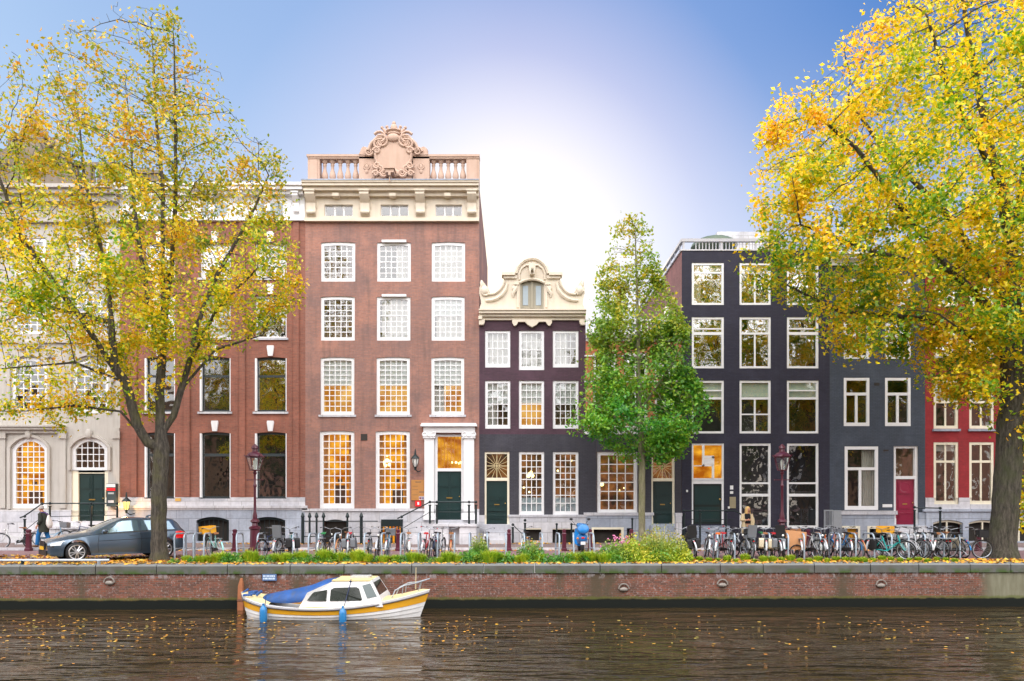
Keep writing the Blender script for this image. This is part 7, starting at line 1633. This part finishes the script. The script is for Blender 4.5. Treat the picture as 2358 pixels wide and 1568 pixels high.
def walker():
    d = 31.0; x = X(100, d); z = .1; root = empty('person', (x, d, z)); tag(root, 'man in dark olive coat and blue jeans walking left, white bag behind him', 'person')
    P_ = lambda a, b_, c: (x+a, d+b_, z+c)
    N, E = [(P_(0, 0, .93), .11)], []
    ch_ = chain(N, E, 0, [(P_(-.01, 0, 1.10), .12), (P_(-.02, 0, 1.33), .13), (P_(-.04, 0, 1.46), .07), (P_(-.06, 0, 1.53), .055)])
    chain(N, E, 0, [(P_(.0, -.09, .86), .085), (P_(-.16, -.09, .50), .06), (P_(-.20, -.09, .12), .042), (P_(-.22, -.09, .05), .04), (P_(-.33, -.09, .03), .035)])
    chain(N, E, 0, [(P_(.02, .09, .86), .085), (P_(.10, .09, .50), .06), (P_(.24, .09, .16), .042), (P_(.26, .09, .08), .04), (P_(.17, .09, .03), .035)])
    w1 = chain(N, E, 2, [(P_(-.02, -.19, 1.38), .055), (P_(.04, -.24, 1.12), .045), (P_(-.08, -.25, .92), .032)]); hand(N, E, w1, P_(-.10, -.25, .90), (-.4, 0, -.9), (-.9, 0, .4))
    w2 = chain(N, E, 2, [(P_(-.02, .19, 1.38), .055), (P_(.02, .22, 1.12), .045), (P_(.08, .16, 1.22), .032)]); hand(N, E, w2, P_(.09, .14, 1.24), (.3, -.4, .8), (0, -.9, .3))
    skinm('body', N, E, skinc, root); head(root, P_(-.09, 0, 1.60), (-1, -.15, 0), bm_('grey_hair', (.40, .36, .33), .8))
    coat = bm_('olive_coat', (.035, .04, .03), .85, var=.25); q = MB(); n = 16; vs = []
    for (zz, ax_, ay_, cx_) in ((.62, .20, .21, .01), (.80, .195, .22, .01), (1.0, .18, .21, 0), (1.2, .175, .225, -.01), (1.36, .15, .23, -.02), (1.44, .10, .16, -.035), (1.48, .075, .085, -.05)):
        vs += [P_(cx_+ax_*math.cos(2*math.pi*i/n), ay_*math.sin(2*math.pi*i/n), zz) for i in range(n)]
    q.add(vs, [(i*n+j, i*n+(j+1) % n, (i+1)*n+(j+1) % n, (i+1)*n+j) for i in range(6) for j in range(n)]); q.build('coat', coat, root, ang=80)
    for s_, pts in ((-1, [(-.02, -.20, 1.39), (.05, -.26, 1.13), (-.07, -.26, .95)]), (1, [(-.02, .20, 1.39), (.03, .24, 1.12), (.08, .18, 1.19)])):
        q = MB(); q.tube([P_(*p) for p in pts], [.082, .07, .055], 10); q.build('sleeve', coat, root, ang=80)
    jean = bm_('blue_jeans', (.01, .14, .38), .8, var=.15)
    for pts in ([(.0, -.09, .90), (-.16, -.09, .50), (-.21, -.09, .10)], [(.02, .09, .90), (.10, .09, .50), (.25, .09, .14)]): q = MB(); q.tube([P_(*p) for p in pts], [.11, .085, .07], 12); q.build('trouser_leg', jean, root, ang=80)
    for a, b_, c in ((-.28, -.09, .045), (.20, .09, .055)): q = MB(); q.ball(P_(a, b_, c), .14, .055, .05, 10, 6); q.build('shoe', bm_('brown_shoe', (.12, .06, .03), .5), root)
    bag = empty('shoulder_bag', P_(.28, -.05, 1.05)); tag(bag, 'white carrier bag slung over the shoulder of the walking man', 'bag'); q = MB(); vs = []
    for zz, ax_, ay_ in ((.78, .03, .06), (.82, .08, .12), (.95, .115, .15), (1.10, .10, .14), (1.25, .055, .09), (1.34, .02, .03)): vs += [P_(.295-.10*(zz-.8)+ax_*math.cos(2*math.pi*i/12), -.05+ay_*math.sin(2*math.pi*i/12), zz) for i in range(12)]
    q.add(vs, [(i*12+j, i*12+(j+1) % 12, (i+1)*12+(j+1) % 12, (i+1)*12+j) for i in range(5) for j in range(12)] + [tuple(range(11, -1, -1))]); q.build('bag_body', bm_('white_canvas', (.78, .74, .70), .8), bag, ang=80); q = MB(); q.tube([P_(.24, -.05, 1.33), P_(.12, -.10, 1.44), P_(.0, -.17, 1.44)], .015, 5); q.build('strap', bm_('purple_strap', (.12, .05, .28), .7), bag)
walker()
def woman():
    d = 32.2; x = X(1720, d); z = .1; root = empty('person', (x, d, z)); tag(root, 'blonde woman in a beige coat and black top standing behind the parked bicycles', 'person')
    P_ = lambda a, b_, c: (x+a, d+b_, z+c)
    N, E = [(P_(0, 0, .90), .11)], []
    chain(N, E, 0, [(P_(0, 0, 1.06), .10), (P_(0, 0, 1.28), .115), (P_(0, 0, 1.40), .06), (P_(.0, -.02, 1.47), .05)])
    for s_ in (-1, 1): chain(N, E, 0, [(P_(s_*.09, 0, .84), .08), (P_(s_*.09, -.02, .48), .055), (P_(s_*.09, .01, .10), .04), (P_(s_*.10, -.03, .04), .035), (P_(s_*.10, -.13, .03), .03)])
    w1 = chain(N, E, 2, [(P_(-.17, 0, 1.33), .05), (P_(-.23, -.05, 1.08), .04), (P_(-.09, -.20, 1.10), .028)]); hand(N, E, w1, P_(-.06, -.20, 1.10), (.95, -.1, .1), (0, -.2, .9))
    w2 = chain(N, E, 2, [(P_(.17, 0, 1.33), .05), (P_(.25, -.03, 1.05), .04), (P_(.22, -.10, .82), .028)]); hand(N, E, w2, P_(.22, -.11, .79), (-.1, -.2, -.9), (-.9, -.2, 0))
    skinm('body', N, E, skinc, root); head(root, P_(.02, -.05, 1.56), (.55, -.8, 0), bm_('blonde_hair', (.66, .42, .16), .7, var=.25, scale=20), long=True)
    q = MB(); n = 16; vs = []
    for (zz, ax_, ay_) in ((.95, .15, .12), (1.1, .14, .12), (1.28, .165, .13), (1.36, .14, .10), (1.42, .07, .07), (1.46, .065, .065)): vs += [P_(ax_*math.cos(2*math.pi*i/n), ay_*math.sin(2*math.pi*i/n), zz) for i in range(n)]
    q.add(vs, [(i*n+j, i*n+(j+1) % n, (i+1)*n+(j+1) % n, (i+1)*n+j) for i in range(5) for j in range(n)]); q.build('top', bm_('black_knit', (.008, .008, .012), .9), root, ang=80)
    be = bm_('beige_coat', (.55, .44, .27), .85, var=.12); q = MB(); vs = []; n = 15
    for (zz, ax_, ay_, op_) in ((.52, .27, .22, 28), (.75, .25, .21, 30), (1.0, .22, .19, 38), (1.2, .20, .17, 44), (1.34, .19, .15, 50), (1.41, .10, .10, 60)):
        vs += [P_(ax_*math.cos(R(-90+op_+(360-2*op_)*i/(n-1))), ay_*math.sin(R(-90+op_+(360-2*op_)*i/(n-1))), zz) for i in range(n)]
    q.add(vs, [(i*n+j, i*n+j+1, (i+1)*n+j+1, (i+1)*n+j) for i in range(5) for j in range(n-1)]); o = q.build('coat', be, root, ang=80); md = o.modifiers.new('t', 'SOLIDIFY'); md.thickness = .02
    for pts in ([(-.17, 0, 1.35), (-.245, -.05, 1.08), (-.12, -.18, 1.09)], [(.17, 0, 1.35), (.26, -.03, 1.05), (.225, -.095, .84)]): q = MB(); q.tube([P_(*p) for p in pts], [.075, .068, .055], 10); q.build('sleeve', be, root, ang=80)
    q = MB()
    for s_ in (-1, 1): q.tube([P_(s_*.09, 0, .92), P_(s_*.09, -.02, .48), P_(s_*.09, .01, .08)], [.10, .08, .06], 12)
    q.build('trousers', bm_('beige_trousers', (.42, .34, .22), .85), root, ang=80)
    for s_ in (-1, 1): q = MB(); q.ball(P_(s_*.10, -.05, .045), .05, .13, .045, 10, 6); q.build('shoe', rubber, root)
woman()
